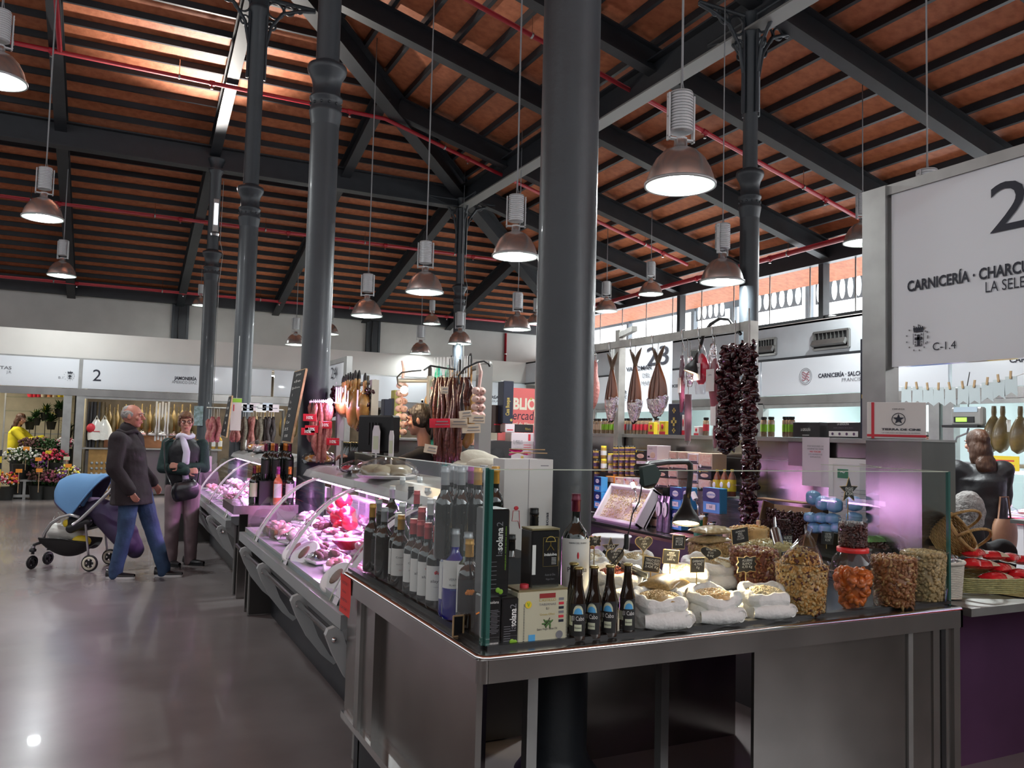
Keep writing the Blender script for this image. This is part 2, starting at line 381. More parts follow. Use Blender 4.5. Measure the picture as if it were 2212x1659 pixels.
def column(x,y,top,label,r0=.1,r1=.083,zc=4.05,br=(),cable=False):
    t=thing('iron_column',label,'column',(x,y,0),group='cast-iron columns'); s=MB()
    s.lathe([(r0+.05,0),(r0+.05,.12),(r0+.02,.16),(r0,.2),(r0,zc-.47)],IRON,n=36); s.lathe([(r1,zc+.12),(r1*.97,top-.3),(r1*1.3,top-.24),(r1*1.3,top-.2),(r1,top-.15),(r1*1.5,top-.02),(r1*1.5,top)],IRON,n=36); s.build('shaft',t)
    c=MB(); c.lathe([(r0,zc-.47),(r0+.018,zc-.36),(r0+.022,zc-.34),(r0+.01,zc-.32),(r0+.008,zc-.25),(r0+.022,zc-.23),(r0+.022,zc-.21),(r0,zc-.19),(r0-.002,zc-.1),(r0+.012,zc-.04),(r0+.045,zc+.02),(r0+.052,zc+.05),(r0+.045,zc+.08),(r0+.02,zc+.085),(r0-.005,zc+.1),(r1,zc+.12)],IRON,n=36)
    for k in range(12):
        a=2*PI*k/12; c.ell((math.cos(a)*(r0+.01),math.sin(a)*(r0+.01),zc-.285),.014,IRON,n=6,k=5)
    c.build('collar',t)
    for a in br:
        b=bracket_mb(.62,.95); o=b.build('bracket',t); o.scale=(1.25,)*3; o.location=(0,0,top-.02); o.rotation_euler=(0,0,a*D2R)
    if cable:
        g=MB(); g.tube([(r0+.012,-.03,top-.4),(r1+.02,-.03,zc+.3),(r0+.06,-.04,zc+.05),(r0+.014,-.03,zc-.5),(r0+.014,-.03,.3)],.006,STEELM,5); g.build('cable',t)
    return t
LO=(' cast-iron column ')
cl=[(1.74,3.06,7.8,'thickest dark column standing through the front stall counter',()),
 (1.62,7.30,7.8,'dark column beside the leaning chalkboard and hanging pink sausages',()),
 (1.59,11.57,7.5,'dark column behind the tower of wine bottles, with small dark hole',(0,180)),
 (1.597,16.26,6.54,'slender dark column in front of the white back wall, carrying the floodlight strip',()),
 (XR,YR,6.54,'far dark column under the hip beam with openwork brackets',(0,90,180,270)),
 (XR,7.35,6.54,'dark column behind the hanging peppers with an openwork bracket',(0,90,180,270))]
for i,(x_,y_,t_,l_,b_) in enumerate(cl): column(x_,y_,t_,l_,br=b_,r0=.125 if i<4 else .11,r1=.104 if i<4 else .085,zc=4.69 if i<4 else 4.56,cable=i in(3,4))
# floodlight strip fixed on the last column of the aisle
t=thing('floodlight','grey strip floodlight fixed high on the slender column','light',(1.597,16.0,5.3)); MB().box((0,-.03,.1),(.10,.07,.62),STEELM,bev=.01).build('housing',t); MB().box((0,-.07,.12),(.07,.01,.4),mat('floodlight_glow',(.9,.9,1),.3,emit=(.8,.88,1),es=1.2)).build('lens',t); MB().lathe([(.075,-.28),(.085,-.24)],CHROME,n=16).build('reflector_cap',t)
ul=bpy.data.lights.new('floodlight_beam','SPOT'); ul.energy=650; ul.color=(1,.93,.85); ul.spot_size=2.0; ul.spot_blend=.8; ul.shadow_soft_size=.1; uo=bpy.data.objects.new('floodlight_beam',ul); COL.objects.link(uo); uo.parent=t; uo.location=(-.15,-.5,.5); uo.rotation_euler=Vector((-.12,-1,.62)).to_track_quat('-Z','Y').to_euler()
# ---------------- pendant lamps ----------------
SHADE=mat('spun_aluminium_shade',(.86,.82,.80),.27,.92,var=.08,vscale=3,stretch=(1,1,.1)); RIM=mat('lamp_rim_grey',(.42,.42,.42),.4,.4); HOUS=mat('lamp_housing_grey',(.50,.51,.52),.4,.2)
GLOW=mat('lamp_glow',(1,1,1),.3,emit=(.90,1.0,.96),es=9); INN=mat('lamp_reflector',(.75,.85,.80),.15,.6,emit=(.55,.75,.68),es=.30)
def make_lamp():
    t=thing('pendant_lamp','x','lamp'); R=.24
    s=MB(); s.lathe([(R,.0),(R*.975,.05),(R*.88,.12),(R*.72,.19),(R*.5,.245),(R*.3,.268),(.05,.275),(.045,.34)],SHADE,n=40,cap=False); s.build('shade',t)
    s=MB(); s.lathe([(R,.0),(R*1.05,-.004),(R*1.05,.018),(R,.024)],RIM,n=40,cap=False); s.lathe([(R*.99,.004),(R*.86,.12),(R*.5,.22),(.09,.235)],INN,n=32,cap=False); s.build('rim',t)
    s=MB(); s.ell((0,0,.10),(.10,.10,.09),GLOW,n=16,k=8); s.build('bulb',t)
    s=MB(); z=.39; pr=[(.055,z-.01)]
    for k in range(13): z0=z+k*.021; pr+=[(.085,z0),(.085,z0+.014),(.078,z0+.016),(.078,z0+.020)]
    pr+=[(.085,z+.273),(.08,z+.285),(.01,z+.29)]; s.lathe(pr,HOUS,n=28,smooth=False); s.build('housing',t)
    s=MB()
    for sg in(-1,1): s.box((sg*.1,0,.49),(.012,.035,.34),HOUS); [s.ell((sg*.107,0,zz),.006,STEELM,n=6,k=4) for zz in(.35,.49,.63)]
    s.box((0,0,.335),(.21,.035,.012),HOUS); s.lathe([(.046,.27),(.046,.345)],HOUS,n=20); s.build('bracket',t)
    return t
LAMP=[((1395,1543,402),'largest pendant lamp hanging right of the thick column'),((1064,1161,555),'bell lamp just left of the thick column, second largest'),((1514,1606,610),'bell lamp hanging beside the column with the bracket above the peppers'),
((877,957,632),'bell lamp above the hanging hams, larger than its neighbours'),((52,132,472),'bell lamp at far left above the flower stall sign, larger one'),((1824,1902,525),'bell lamp beside the steel post of the big sign'),
((759,825,683),'bell lamp right of the chalkboard column'),((1088,1146,712),'bell lamp lower left of the thick column above the coral poster'),((105,161,596),'smaller far left bell lamp in front of the eaves beam'),
((1380,1431,636),'small bell lamp above the hanging dried fish'),((968,1018,743),'bell lamp in front of the far column, above the sausages'),((886,930,764),'lowest small bell lamp left of the far column'),
((617,659,745),'bell lamp partly hidden by the chalkboard column'),((914,951,700),'small high bell lamp just left of the far column'),((1286,1333,673),'bell lamp half hidden at right edge of the thick column'),
((690,731,722),'bell lamp mostly hidden, peeping out right of the chalkboard column'),((1138,1178,700),'bell lamp half hidden at left edge of the thick column'),((416,449,660),'small bell lamp partly behind the slender aisle column'),
((-62,50,175),'large bell lamp cut by the left edge high up'),((1940,2066,540),'bell lamp hidden behind the big sign except for its housing')]
lp=make_lamp(); first=True; CBL=mat('grey_lamp_cable',(.28,.29,.30),.5)
for (x0,x1,yb_),lab in LAMP:
    p=atD((x0+x1)/2,yb_,FPX*.485/(x1-x0))
    # cap distance so that every lamp hangs inside the hall
    d=(p-CAMP); k=1
    while (p.x>11.5 or p.y>22) : p=CAMP+d*k; k-=.01
    rz=random.uniform(-.6,.9)
    if first: o=lp; o.location=p; o.rotation_euler=(0,0,rz); o['label']=lab; o['group']='metal pendant lamps'; first=False; _kc[lp.name]=[(c,[]) for c in kids(lp)]
    else: o=dup(lp,p,rz,lab,'metal pendant lamps')
    s_=(p-CAMP).dot(_f)*(x1-x0)/FPX/.485; o.scale=(s_,)*3
    top=roofz(p.x,p.y)-.01; g=MB(); h=(top-p.z)/s_; g.tube([(0,0,.66),(.004,0,.9),(0,0,h*.5),(.003,.002,h)],.0065,CBL,6); g.tube([(.03,0,.66),(.012,0,.75),(.01,0,h*.6),(.006,0,h)],.003,CBL,5); g.build('cable',o)
    L=bpy.data.lights.new('lamp_light','AREA'); L.shape='DISK'; L.size=.19*s_; L.energy=44 if p.y<12 else (30 if p.y<17.5 else 8); L.color=(.93,.99,1); lo=bpy.data.objects.new('lamp_light',L); COL.objects.link(lo); lo.parent=o; lo.location=(0,0,.006)
# ================= STALL FRONTS, COUNTERS, SIGNS =================
def at(pl,x,y): return {'X':atX,'Y':atY,'Z':atZ}[pl[0]](x,y,pl[1])
def ptext(mb,s,xl,xr,yb,hpx,pl,m,bold=0,off=.004,ydir=(0,0,1)):
    p0=at(pl,xl,yb);p1=at(pl,xr,yb); c=(p0+p1)/2; xd=(1,0,0) if pl[0]=='Y' else (0,-1,0)
    h=(at(pl,(xl+xr)/2,yb-hpx)-at(pl,(xl+xr)/2,yb)).length; wv=abs((p1-p0).dot(Vector(xd)))
    n=Vector(xd).cross(Vector(ydir)); M=Mx(c+n*off,xd,ydir); return mb.text(s,h/.70,m,M,bold=bold,width=wv)
def crest(mb,c,h,xd,m=BLACK):
    M=Mx(c,xd,(0,0,1)); k=h
    mb.box((0,-.08*k,.001),(.10*k,.42*k,.002),m,M); mb.box((0,-.02*k,.001),(.32*k,.10*k,.002),m,M)
    for i in range(5):
        a=(i-2)*.09*k; mb.prism([(a-.035*k,.28*k),(a+.035*k,.28*k),(a+.045*k,.38*k),(a,.44*k),(a-.045*k,.38*k)],.001,m,M)
    mb.box((0,.25*k,.001),(.40*k,.05*k,.002),m,M); mb.box((0,.48*k,.001),(.02*k,.08*k,.002),m,M)
    pts=[(.30*k,.20*k),(-.30*k,.20*k)]
    for i in range(24):
        a=2*PI*i/24+.13; r=.40*k
        if math.sin(a)>.55: continue
        mb.box((r*math.cos(a),r*math.sin(a)*1.1-.08*k,.001),(.05*k,.05*k,.002),GREYT,M@RZ(a))
    for sx in(-1,1):
        for y_ in(.13,-.15,-.25): mb.box((sx*.13*k,y_*k,.001),(.06*k,.06*k,.002),GREYT,M)
    for sx in(-1,1): mb.box((sx*.22*k,-.03*k,.001),(.012*k,.42*k,.002),m,M)
    mb.box((0,-.30*k,.001),(.32*k,.02*k,.002),m,M)
TEAL=mat('pale_teal_wall',(.62,.74,.72),.5,var=.08,vscale=2); DARKW=mat('dark_stall_wall',(.10,.08,.06),.7,var=.4,vscale=4); CREAM=mat('cream_stall_wall',(.55,.50,.36),.7,var=.2,vscale=3)
TUBE=mat('cool_tube_light',(1,1,1),.4,emit=(.92,.95,1),es=6)
PINKL=mat('pink_tube_light',(1,.7,1),.4,emit=(.95,.55,1),es=7); VIOL=mat('violet_tube_light',(.8,.7,1),.4,emit=(.75,.55,1),es=7)
def area(name,loc,sx,sy,e,col,rot=(0,0,0),parent=None):
    L=bpy.data.lights.new(name,'AREA'); L.shape='RECTANGLE'; L.size=sx; L.size_y=sy; L.energy=e; L.color=col; o=bpy.data.objects.new(name,L); COL.objects.link(o); o.location=loc; o.rotation_euler=rot
    if parent:o.parent=parent
    return o
# --- back row: sign band panels, steel header, posts
def sign_board(name,label,a,b,fn=None,group=None,fr=STEELM):
    t=thing(name,label,'sign',tuple(Vector(a)),group=group); L=Vector(a); a=Vector(a);b=Vector(b); m=MB(); m.box2(a,b,SIGNW); o=m.build('panel',t,L); o.location=(0,0,0)
    if fn:
        g=MB(); fn(g); o=g.build('lettering',t,L); o.location=(0,0,0)
    return t
bz=YW-.06
def _f1(g):
    ptext(g,'PLANTAS',-36,25,796.5,6.5,('Y',bz),GREYT,.02); ptext(g,'J.R.',14,25,806,5.5,('Y',bz),GREYT); ptext(g,'B.1',126,136,818,5,('Y',bz),GREYT); crest(g,atY(151,812,bz-.004),.2,(1,0,0),BLACK)
sign_board('stall_sign','long white stall sign over the flower stall, cut by the left edge',(-4,bz,2.2),(-.585,YW,2.79),_f1)
def _f2(g):
    ptext(g,'2',200,218,823,25,('Y',bz),BLACK); ptext(g,'JAMONERÍA',376,425,821,7,('Y',bz),BLACK,.03); ptext(g,'AMÉRICO DÍAZ',371,425,829,6,('Y',bz),GREYT)
sign_board('stall_sign','long white stall sign numbered 2 over the ham stall',(-.52,bz,2.2),(3.22,YW,2.79),_f2)
sign_board('stall_sign','blank white sign panel right of the chalkboard aisle column, above the hanging salami',(3.28,bz,2.2),(5.4,YW,2.79))
def _f3(g): ptext(g,'CHARCUTERÍA',1002,1078,860,6,('Y',bz),BLACK,.03); ptext(g,'CARMEN SEGURA',1000,1077,868,5,('Y',bz),GREYT)
sign_board('stall_sign','white sign panel behind the coral poster and hanging garlic',(5.46,bz,2.2),(9.55,YW,2.79),_f3)
tm=[60]
def trim(mb):
    tm[0]+=1; return tag(mb.build('trim_%d'%tm[0]),kind=STR)
trim(MB().box2((-4,YW-.05,2.79),(9.6,YW,2.82),STEELM).box2((-4,YW-.10,2.05),(9.6,YW,2.19),STEEL))
for a,b in((-.83,-.68),(-.60,-.45),(5.35,5.5)): trim(MB().box2((a,YW-.08,0),(b,YW,2.06),STEELM))
trim(MB().box2((-.45,YW-.06,2.0),(5.35,YW,2.06),STEELM))
trim(MB().box2((-.585,YW-.07,2.19),(-.52,YW-.01,2.8),STEELM))
w_=MB(); w_.box2((-4,21.6,0),(-.72,21.7,2.8),CREAM); w_.box2((-4,19,2.78),(9.6,21.7,2.8),WHITE); w_.box2((-.52,19,0),(-.46,21.6,2.8),CREAM); w_.box2((-.46,21.0,0),(9.6,21.1,2.8),DARKW); w_.box2((5.4,19,0),(5.46,21,2.8),DARKW); w_.box2((9.55,18.9,0),(9.62,21,2.8),WHITE); struct(w_,'wall_stall_back')
for i,(x_,e_) in enumerate(((-2.6,30),(1.0,38),(3.6,38),(7,40))):
    t=thing('tube_light','ceiling tube light inside back stall %s'%('of flowers','of hams above the man','of hams behind the chalkboard','behind the coral poster')[i],'light',(x_,19.5,2.74)); MB().box((0,0,0),(1.2,.06,.05),STEELM).build('fitting',t); MB().cyl((-.56,0,-.035),(.56,0,-.035),.014,TUBE,8).build('tube',t); area('tube_glow',(0,0,-.06),1.2,.2,e_,(1,.9,.72),(0,0,0),t)
# --- right row
rx=9.54
def _f4(g):
    ptext(g,'CARNICERÍA · SALCHICHERÍA',1768,1904,812,9,('X',rx),BLACK,.03); ptext(g,'FRANCISCO RUIZ',1819,1904,822,8,('X',rx),GREYT)
    c=atX(1740,813,rx-.004); M=Mx(c,(0,-1,0),(0,0,1))
    for r_ in(.125,.10): g.tube([M@Vector((r_*math.cos(q*PI/12),r_*math.sin(q*PI/12),0)) for q in range(24)],.003,GREYT,4,closed=True)
    for q in range(4): g.tube([M@Vector((-.07+.014*u,.05-.033*q+.015*math.sin(u*.8+q),0)) for u in range(11)],.005,mat('wine_red_print',(.35,.05,.08),.6),4)
sign_board('stall_sign','long white sign with round logo over the right-hand butcher stalls',(rx,8.0,2.22),(9.6,10.28,2.78),_f4)
def _f5(g): ptext(g,'CARNICERÍA',1436,1473,837,6,('X',rx),BLACK,.03)
sign_board('stall_sign','white sign panel between the sign 23 and the pepper string',(rx,10.32,2.22),(9.6,15.5,2.78),_f5)
def _f6(g): ptext(g,'CARNICERÍA',2181,2290,780,12,('X',rx),BLACK,.03)
sign_board('stall_sign','white sign at far right above the scale and hams, behind the pennants',(rx,2.5,2.22),(9.6,6.9,2.78),_f6)
sign_board('stall_sign','narrow white sign panel just right of the big sign post, behind the pennants',(rx,6.95,2.22),(9.6,7.95,2.78))
trim(MB().box2((9.55,2,2.785),(9.6,YW,2.82),IRONB).box2((9.5,2,2.08),(9.6,YW,2.21),STEEL).box2((9.52,2,2.02),(9.6,YW,2.08),STEELM))
for a,b in((6.85,7.0),(7.05,7.2),(10.2,10.35),(12.2,12.35),(3.2,3.35)): trim(MB().box2((9.5,a,0),(9.62,b,2.1),STEELM))
w_=MB(); w_.box2((11.9,-6,0),(12,YW,2.8),TEAL); w_.box2((9.6,-6,2.78),(12,YW,2.8),WHITE)
for yy in(7.02,10.28,15.5): w_.box2((9.65,yy,0),(12,yy+.06,2.8),TEAL)
struct(w_,'wall_stall_right')
for i,(y_,l_) in enumerate(((5.0,'stall with the hams and scale'),(8.6,'stall behind the beer box'),(13,'stall behind the hanging fish'),(17,'farthest stall on the window side'))):
    t=thing('tube_light','ceiling tube light inside the '+l_,'light',(10.6,y_,2.74)); MB().box((0,0,0),(.06,1.5,.05),STEELM).build('fitting',t); MB().cyl((0,-.7,-.035),(0,.7,-.035),.014,TUBE,8).build('tube',t); area('tube_glow',(0,0,-.06),.2,1.5,55,(.9,.98,1),(0,0,0),t)
# air vents in the right bulkhead
for (x0,x1,y0,y1),l_ in (((1758,1834,716,750),'air grille above the logo sign, nearer the big sign post'),((1626,1676,734,765),'air grille just right of the pepper column'),((1494,1512,760,782),'small air grille seen between the hanging sausages')):
    a=atX(x0,y1-2,9.58); b=atX(x1,y0+3,9.58); yc=(a.y+b.y)/2; zc=(a.z+b.z)/2; hy=abs(a.y-b.y)/2; hz=.13
    t=thing('air_vent',l_,'vent',(9.6,yc,zc),group='air grilles in the bulkhead'); g=MB(); g.box((-.02,0,hz),(.04,2*hy,.03),STEELM); g.box((-.02,0,-hz),(.04,2*hy,.03),STEELM); g.box((-.02,hy,0),(.04,.03,2*hz),STEELM); g.box((-.02,-hy,0),(.04,.03,2*hz),STEELM); g.box((-.005,0,0),(.01,2*hy,2*hz),BLK); g.build('frame',t)
    g=MB(); g.box((-.045,0,-hz*.55),(.05,1.9*hy,.09),STEELM,Matrix.Rotation(.5,4,'Y')); g.build('flap',t)
    g=MB()
    for k in range(9): g.box((-.02,-hy+.03+k*2*(hy-.03)/8,.03),(.03,.008,.2),STEELM)
    g.build('louvre',t)
# ================= FRONT COUNTER =================
ZT=.87; CX0,CX1,CY0=.962,3.01,2.137
t=thing('steel_counter','large L-shaped stainless steel stall counter nearest the camera','counter',(CX0,CY0,0)); L0=Vector((CX0,CY0,0))
def pb(mb,name):
    o=mb.build(name,t,L0); o.location=(0,0,0); return o
def bull(mb,pts,r,m): mb.tube(pts,r,m,10)
g=MB(); g.box2((CX0+.008,CY0+.008,ZT-.012),(CX1,2.84,ZT-.001),STEELD); g.box2((CX0+.008,2.84,ZT-.012),(1.62,3.615,ZT-.001),STEELD)
bull(g,[(CX0+.012,3.615,ZT-.004),(CX0+.012,CY0+.03,ZT-.004),(CX0+.02,CY0+.018,ZT-.004),(CX0+.035,CY0+.012,ZT-.004),(CX1,CY0+.012,ZT-.004)],.011,CHROME); pb(g,'worktop')
g=MB(); g.box2((CX0,CY0+.02,.80),(CX0+.012,3.615,ZT-.006),STEEL); g.box2((CX0+.03,CY0,.80),(CX1,CY0+.012,ZT-.006),STEEL); g.lathe([(.022,.80),(.022,ZT-.006)],STEEL,(CX0+.022,CY0+.022,0),16)
g.box2((CX1-.012,CY0,.80),(CX1,2.84,ZT-.006),STEEL); g.box2((CX0+.02,CY0+.02,.80),(CX1,2.84,.812),STEELD); pb(g,'apron')
g=MB(); g.box2((1.03,2.30,.26),(1.05,3.25,.80),STEELD); g.box2((1.0,3.25,.22),(1.05,3.66,.80),STEEL); g.box2((.985,3.40,.26),(1.0,3.46,.80),STEELM); g.box2((.985,2.86,.235),(1.06,3.66,.265),CHROME); g.box2((1.05,3.58,.0),(1.08,3.66,.8),IRONB); g.box2((1.05,2.5,0),(1.10,3.6,.24),IRONB); pb(g,'side_panel')
g=MB(); g.box2((1.98,2.158,.1),(2.92,2.172,.80),STEELD); g.box2((2.72,2.150,.1),(2.745,2.158,.8),STEELM); g.box2((2.86,2.152,.1),(3.0,2.158,.8),STEEL); g.box2((2.90,2.148,.1),(2.925,2.153,.8),BLK); g.box2((1.98,2.15,.06),(3.0,2.2,.1),CHROME); pb(g,'front_panel')
g=MB(); g.box2((2.962,2.14,0),(2.997,2.84,.8),STEEL); pb(g,'end_panel')
g=MB(); g.box2((1.95,3.35,.0),(2.95,3.36,.8),STEELD); pb(g,'back_panel'); g=MB(); g.box2((1.1,3.35,.0),(1.55,3.36,.8),STEELD); pb(g,'back_panel'); g=MB(); g.box2((1.36,2.60,0),(1.40,2.64,.8),STEELM);g.box2((1.93,2.60,0),(1.965,2.64,.8),STEELM); pb(g,'support_leg')
# glass screens standing on it
def screen(label,a,b,z0,z1,edge_near,gcol=GEDGEL):
    a=Vector(a);b=Vector(b); t=thing('glass_screen',label,'glass screen',(a.x,a.y,z0),group='glass screens on the front counter'); d=(b-a).normalized(); n=Vector((-d.y,d.x,0))*.004; g=MB()
    vs=[p+Vector((0,0,z)) for p in(a,b) for z in(z0,z1)]
    g.add([vs[0]+n,vs[2]+n,vs[3]+n,vs[1]+n],[(0,1,2,3)],GLASS); L=Vector((a.x,a.y,z0)); o=g.build('pane',t,L); o.location=(0,0,0)
    g=MB(); g.beam(a+Vector((0,0,z1)),b+Vector((0,0,z1)),.010,.003,gcol)
    for p in edge_near: g.beam(Vector(p)+Vector((0,0,z0)),Vector(p)+Vector((0,0,z1)),.012,.012,GEDGE,up=(1,0,0))
    g.beam(a+Vector((0,0,z0-.004)),b+Vector((0,0,z0-.004)),.03,.012,BLK)
    o=g.build('edge',t,L); o.location=(0,0,0); return t
screen('glass screen facing the aisle, in front of the wine bottles',(1.02,2.245,0),(1.02,3.70,0),.878,1.398,[(1.02,2.25,0)])
screen('long front glass screen over the oil tins, sacks and nut tubs',(1.026,2.238,0),(3.06,2.238,0),.878,1.394,[(1.03,2.238,0)])
screen('short end glass screen between the pistachio tub and the white basket',(3.07,2.24,0),(3.07,2.9,0),.86,1.394,[(3.07,2.24,0)])
screen('upright glass pane behind the blue food packets',(2.99,2.5,0),(3.26,2.84,0),.878,1.40,[])
# back bar of the stall: worktop, tall steel upstand with top ledge
t=thing('steel_back_bar','stainless back bar with tall steel splashback, spice jars on its ledge','counter',(3.28,2.55,0)); L0=Vector((3.28,2.55,0))
g=MB(); g.box2((3.28,2.95,.83),(3.70,5.9,ZT),STEELD); g.tube([(3.285,2.95,ZT-.012),(3.285,5.9,ZT-.012)],.012,CHROME,8); pb(g,'worktop')
g=MB(); g.box2((3.69,2.95,ZT),(3.72,6.6,1.50),STEEL); g.box2((3.66,2.92,1.50),(3.86,6.6,1.525),STEELM); g.box2((3.685,2.95,1.38),(3.69,6.6,1.385),STEELM); pb(g,'splashback')
g=MB(); g.box2((3.32,3.0,0),(3.7,5.9,.83),mat('dark_under_counter',(.03,.028,.03),.5)); pb(g,'base')
g=MB(); g.box2((3.70,2.80,.0),(3.78,2.95,1.52),STEELD); pb(g,'end_post'); g=MB(); g.box2((3.46,2.66,.872),(3.70,2.98,1.52),STEEL); g.box2((3.45,2.65,1.515),(3.70,2.99,1.526),STEELM); pb(g,'end_block')
t=thing('steel_back_bar','far end of the steel back bar behind the young vendor','counter',(2.9,6.6,0)); L0=Vector((2.9,6.6,0)); g=MB(); g.box2((2.2,7.2,0),(3.7,7.25,1.42),STEEL); g.box2((2.2,7.15,1.42),(3.8,7.34,1.44),STEELM); pb(g,'splashback'); g=MB(); g.box2((2.4,6.9,0),(3.3,7.2,.85),STEELD); pb(g,'worktop')
# ================= REFRIGERATED CASES =================
GP=mat('grey_case_plastic',(.33,.35,.35),.42,coat=.2); GPL=mat('light_grey_case_plastic',(.47,.49,.49),.4,coat=.2); TRAY=mat('pinkish_tray_steel',(.75,.72,.74),.35,.3)
SEAL=mat('white_seal_strip',(.72,.68,.74),.5)
def case(label,y0,y1,caps,ribs):
    t=thing('refrigerated_case',label,'display case',(1.0,y0,0),group='refrigerated meat cases along the aisle'); L=Vector((1.0,y0,0))
    def bb(m,n): o=m.build(n,t,L); o.location=(0,0,0); return o
    # lower front: tilted grey body, rail, side panels
    g=MB(); prof=[(1.03,.655),(1.10,.60),(1.16,.46),(1.24,.34),(1.95,.34),(1.95,.70),(1.03,.70)]
    g.add([(x,y,z) for y in(y0,y1) for x,z in prof],[tuple(range(6,-1,-1)),tuple(range(7,14))]+[(i,(i+1)%7,7+(i+1)%7,7+i) for i in range(7)],GP); g.box2((.985,y0,.60),(1.035,y1,.665),GP); bb(g,'body')
    g=MB(); g.box2((1.25,y0+.05,0),(1.85,y1-.05,.34),IRONB); bb(g,'plinth')
    for yy in(y0+.02,y1-.02):
        g=MB(); g.box2((1.075,yy-.02,0.01),(1.95,yy+.02,.62),mat('dark_side_panel',(.055,.052,.05),.35,.3)); g.box2((1.07,yy-.022,0.01),(1.08,yy+.022,.62),STEELM); bb(g,'side_panel')
    for i,yc in enumerate(caps):
        g=MB(); pl=[(.925,.575),(.935,.60),(.965,.61),(1.0,.59),(1.03,.50),(1.08,.38),(1.15,.27),(1.20,.24),(1.17,.22),(1.10,.28),(1.02,.38),(.96,.49)]
        M=Matrix(((1,0,0,0),(0,0,-1,yc+.02),(0,1,0,0),(0,0,0,1))); g.prism(pl,.04,GPL,M)
        g.ell((.962,yc-.025,.555),.014,CHROME,n=8,k=6); bb(g,'bumper_cap')
    g=MB(); g.tube([(.965,y0+.05,.565),(.965,y1-.05,.565)],.016,CHROME,10); bb(g,'bumper_rail')
    # curved front glass
    def cv(u): # 0 bottom .. 1 top
        a=u*1.15; return (1.02+.50*(u**1.25)+.0*a, .66+.47*math.sin(u*PI/2*.97)**1.0)
    g=MB(); g.grid(lambda u,v:(cv(v)[0],y0+.02+u*(y1-y0-.04),cv(v)[1]),1,14,GLASS); bb(g,'curved_glass')
    for yc in ribs:
        g=MB(); g.grid(lambda u,v:(cv(v)[0]-.003,yc-.07+u*.085,cv(v)[1]+.001),1,14,SEAL); g.tube([(cv(v/12)[0]-.004,yc+.06,cv(v/12)[1]) for v in range(13)],.005,GEDGEL,5); bb(g,'glass_seal')
    # interior
    g=MB(); g.box2((1.06,y0+.03,.66),(1.90,y1-.03,.68),TRAY); g.add([(1.10,y0+.03,.68),(1.10,y1-.03,.68),(1.90,y1-.03,.80),(1.90,y0+.03,.80)],[(0,1,2,3)],TRAY); g.box2((1.88,y0,.68),(1.92,y1,.95),TRAY); bb(g,'deck')
    g=MB(); g.box2((1.40,y0+.05,.93),(1.86,y1-.05,.935),pane_mat('case_shelf_glass',(.9,.85,.92),1)); bb(g,'glass_shelf')
    g=MB(); g.add([(x,y,z) for y in(y0,y1) for x,z in [(1.47,1.115),(1.50,1.165),(1.60,1.20),(2.02,1.20),(2.02,1.175),(1.60,1.15)]],[(5,4,3,2,1,0),(6,7,8,9,10,11)]+[(i,(i+1)%6,6+(i+1)%6,6+i) for i in range(6)],mat('white_case_hood',(.34,.34,.33),.35,coat=.3)); bb(g,'hood')
    g=MB(); g.box2((1.94,y0+.03,.8),(2.0,y0+.06,1.18),STEELM); g.box2((1.94,y1-.06,.8),(2.0,y1-.03,1.18),STEELM); bb(g,'hood_post')
    g=MB(); k=int((y1-y0)/1.1)
    for i in range(k): a=y0+.1+i*(y1-y0-.2)/k; g.cyl((1.53,a,1.105),(1.53,a+(y1-y0-.2)/k-.06,1.105),.017,PINKL,8)
    bb(g,'led_tube')
    area('case_glow',(1.56-1.0,(y1-y0)/2,1.09),.12,y1-y0-.3,44*(y1-y0)/3.2,(.95,.42,1),(0,-.2,0),t)
    return t
case('nearer refrigerated case of cheese and cured meat, violet-lit, beside the front counter',3.72,6.93,(3.76,4.55,5.66,6.45),(4.0,5.25,6.35))
case('farther refrigerated case of fresh meat, violet-lit, beside the woman with crossed arms',7.78,11.42,(7.9,8.8,10.2,11.2),(8.1,9.5,10.7))
# small steel table between the two cases
t=thing('steel_side_table','small steel table between the two cases, holding wine bottles','table',(.95,7.1,0)); L0=Vector((.95,7.1,0)); g=MB(); g.box2((.95,7.05,.79),(1.47,7.75,.86),STEEL); pb(g,'tabletop'); g=MB(); g.box2((1.17,7.2,.86),(1.46,7.7,1.05),IRONB); pb(g,'raised_shelf'); g=MB(); g.box2((1.08,7.62,0),(1.46,7.66,.79),STEEL); pb(g,'leg_panel'); g=MB(); g.box2((1.07,7.06,0),(1.46,7.09,.79),STEEL); pb(g,'leg_panel')
# ================= NEXT STALL COUNTER (right) =================
t=thing('steel_counter','lower steel counter at the right edge holding the baskets','counter',(3.05,2.15,0)); L0=Vector((3.05,2.15,0)); g=MB(); g.box2((3.08,2.15,.83),(5.6,2.78,.862),STEELM); pb(g,'worktop'); g=MB(); g.box2((3.05,2.62,.0),(5.6,2.66,.83),mat('violet_glow_panel',(.19,.08,.19),.35,.6,var=.5,vscale=1)); pb(g,'front_panel'); g=MB(); g.box2((4.35,2.70,.862),(5.6,2.74,1.10),STEEL); g.box2((4.3,2.68,1.10),(5.6,2.78,1.12),STEELM); pb(g,'upstand')  # purple in the front panel's colour stands in for a violet reflection
L=area('red_lamp_spill',(3.9,2.3,.35),.5,.3,3,(.8,.3,1),(PI/2,0,0)); bpy.data.objects.remove(L)
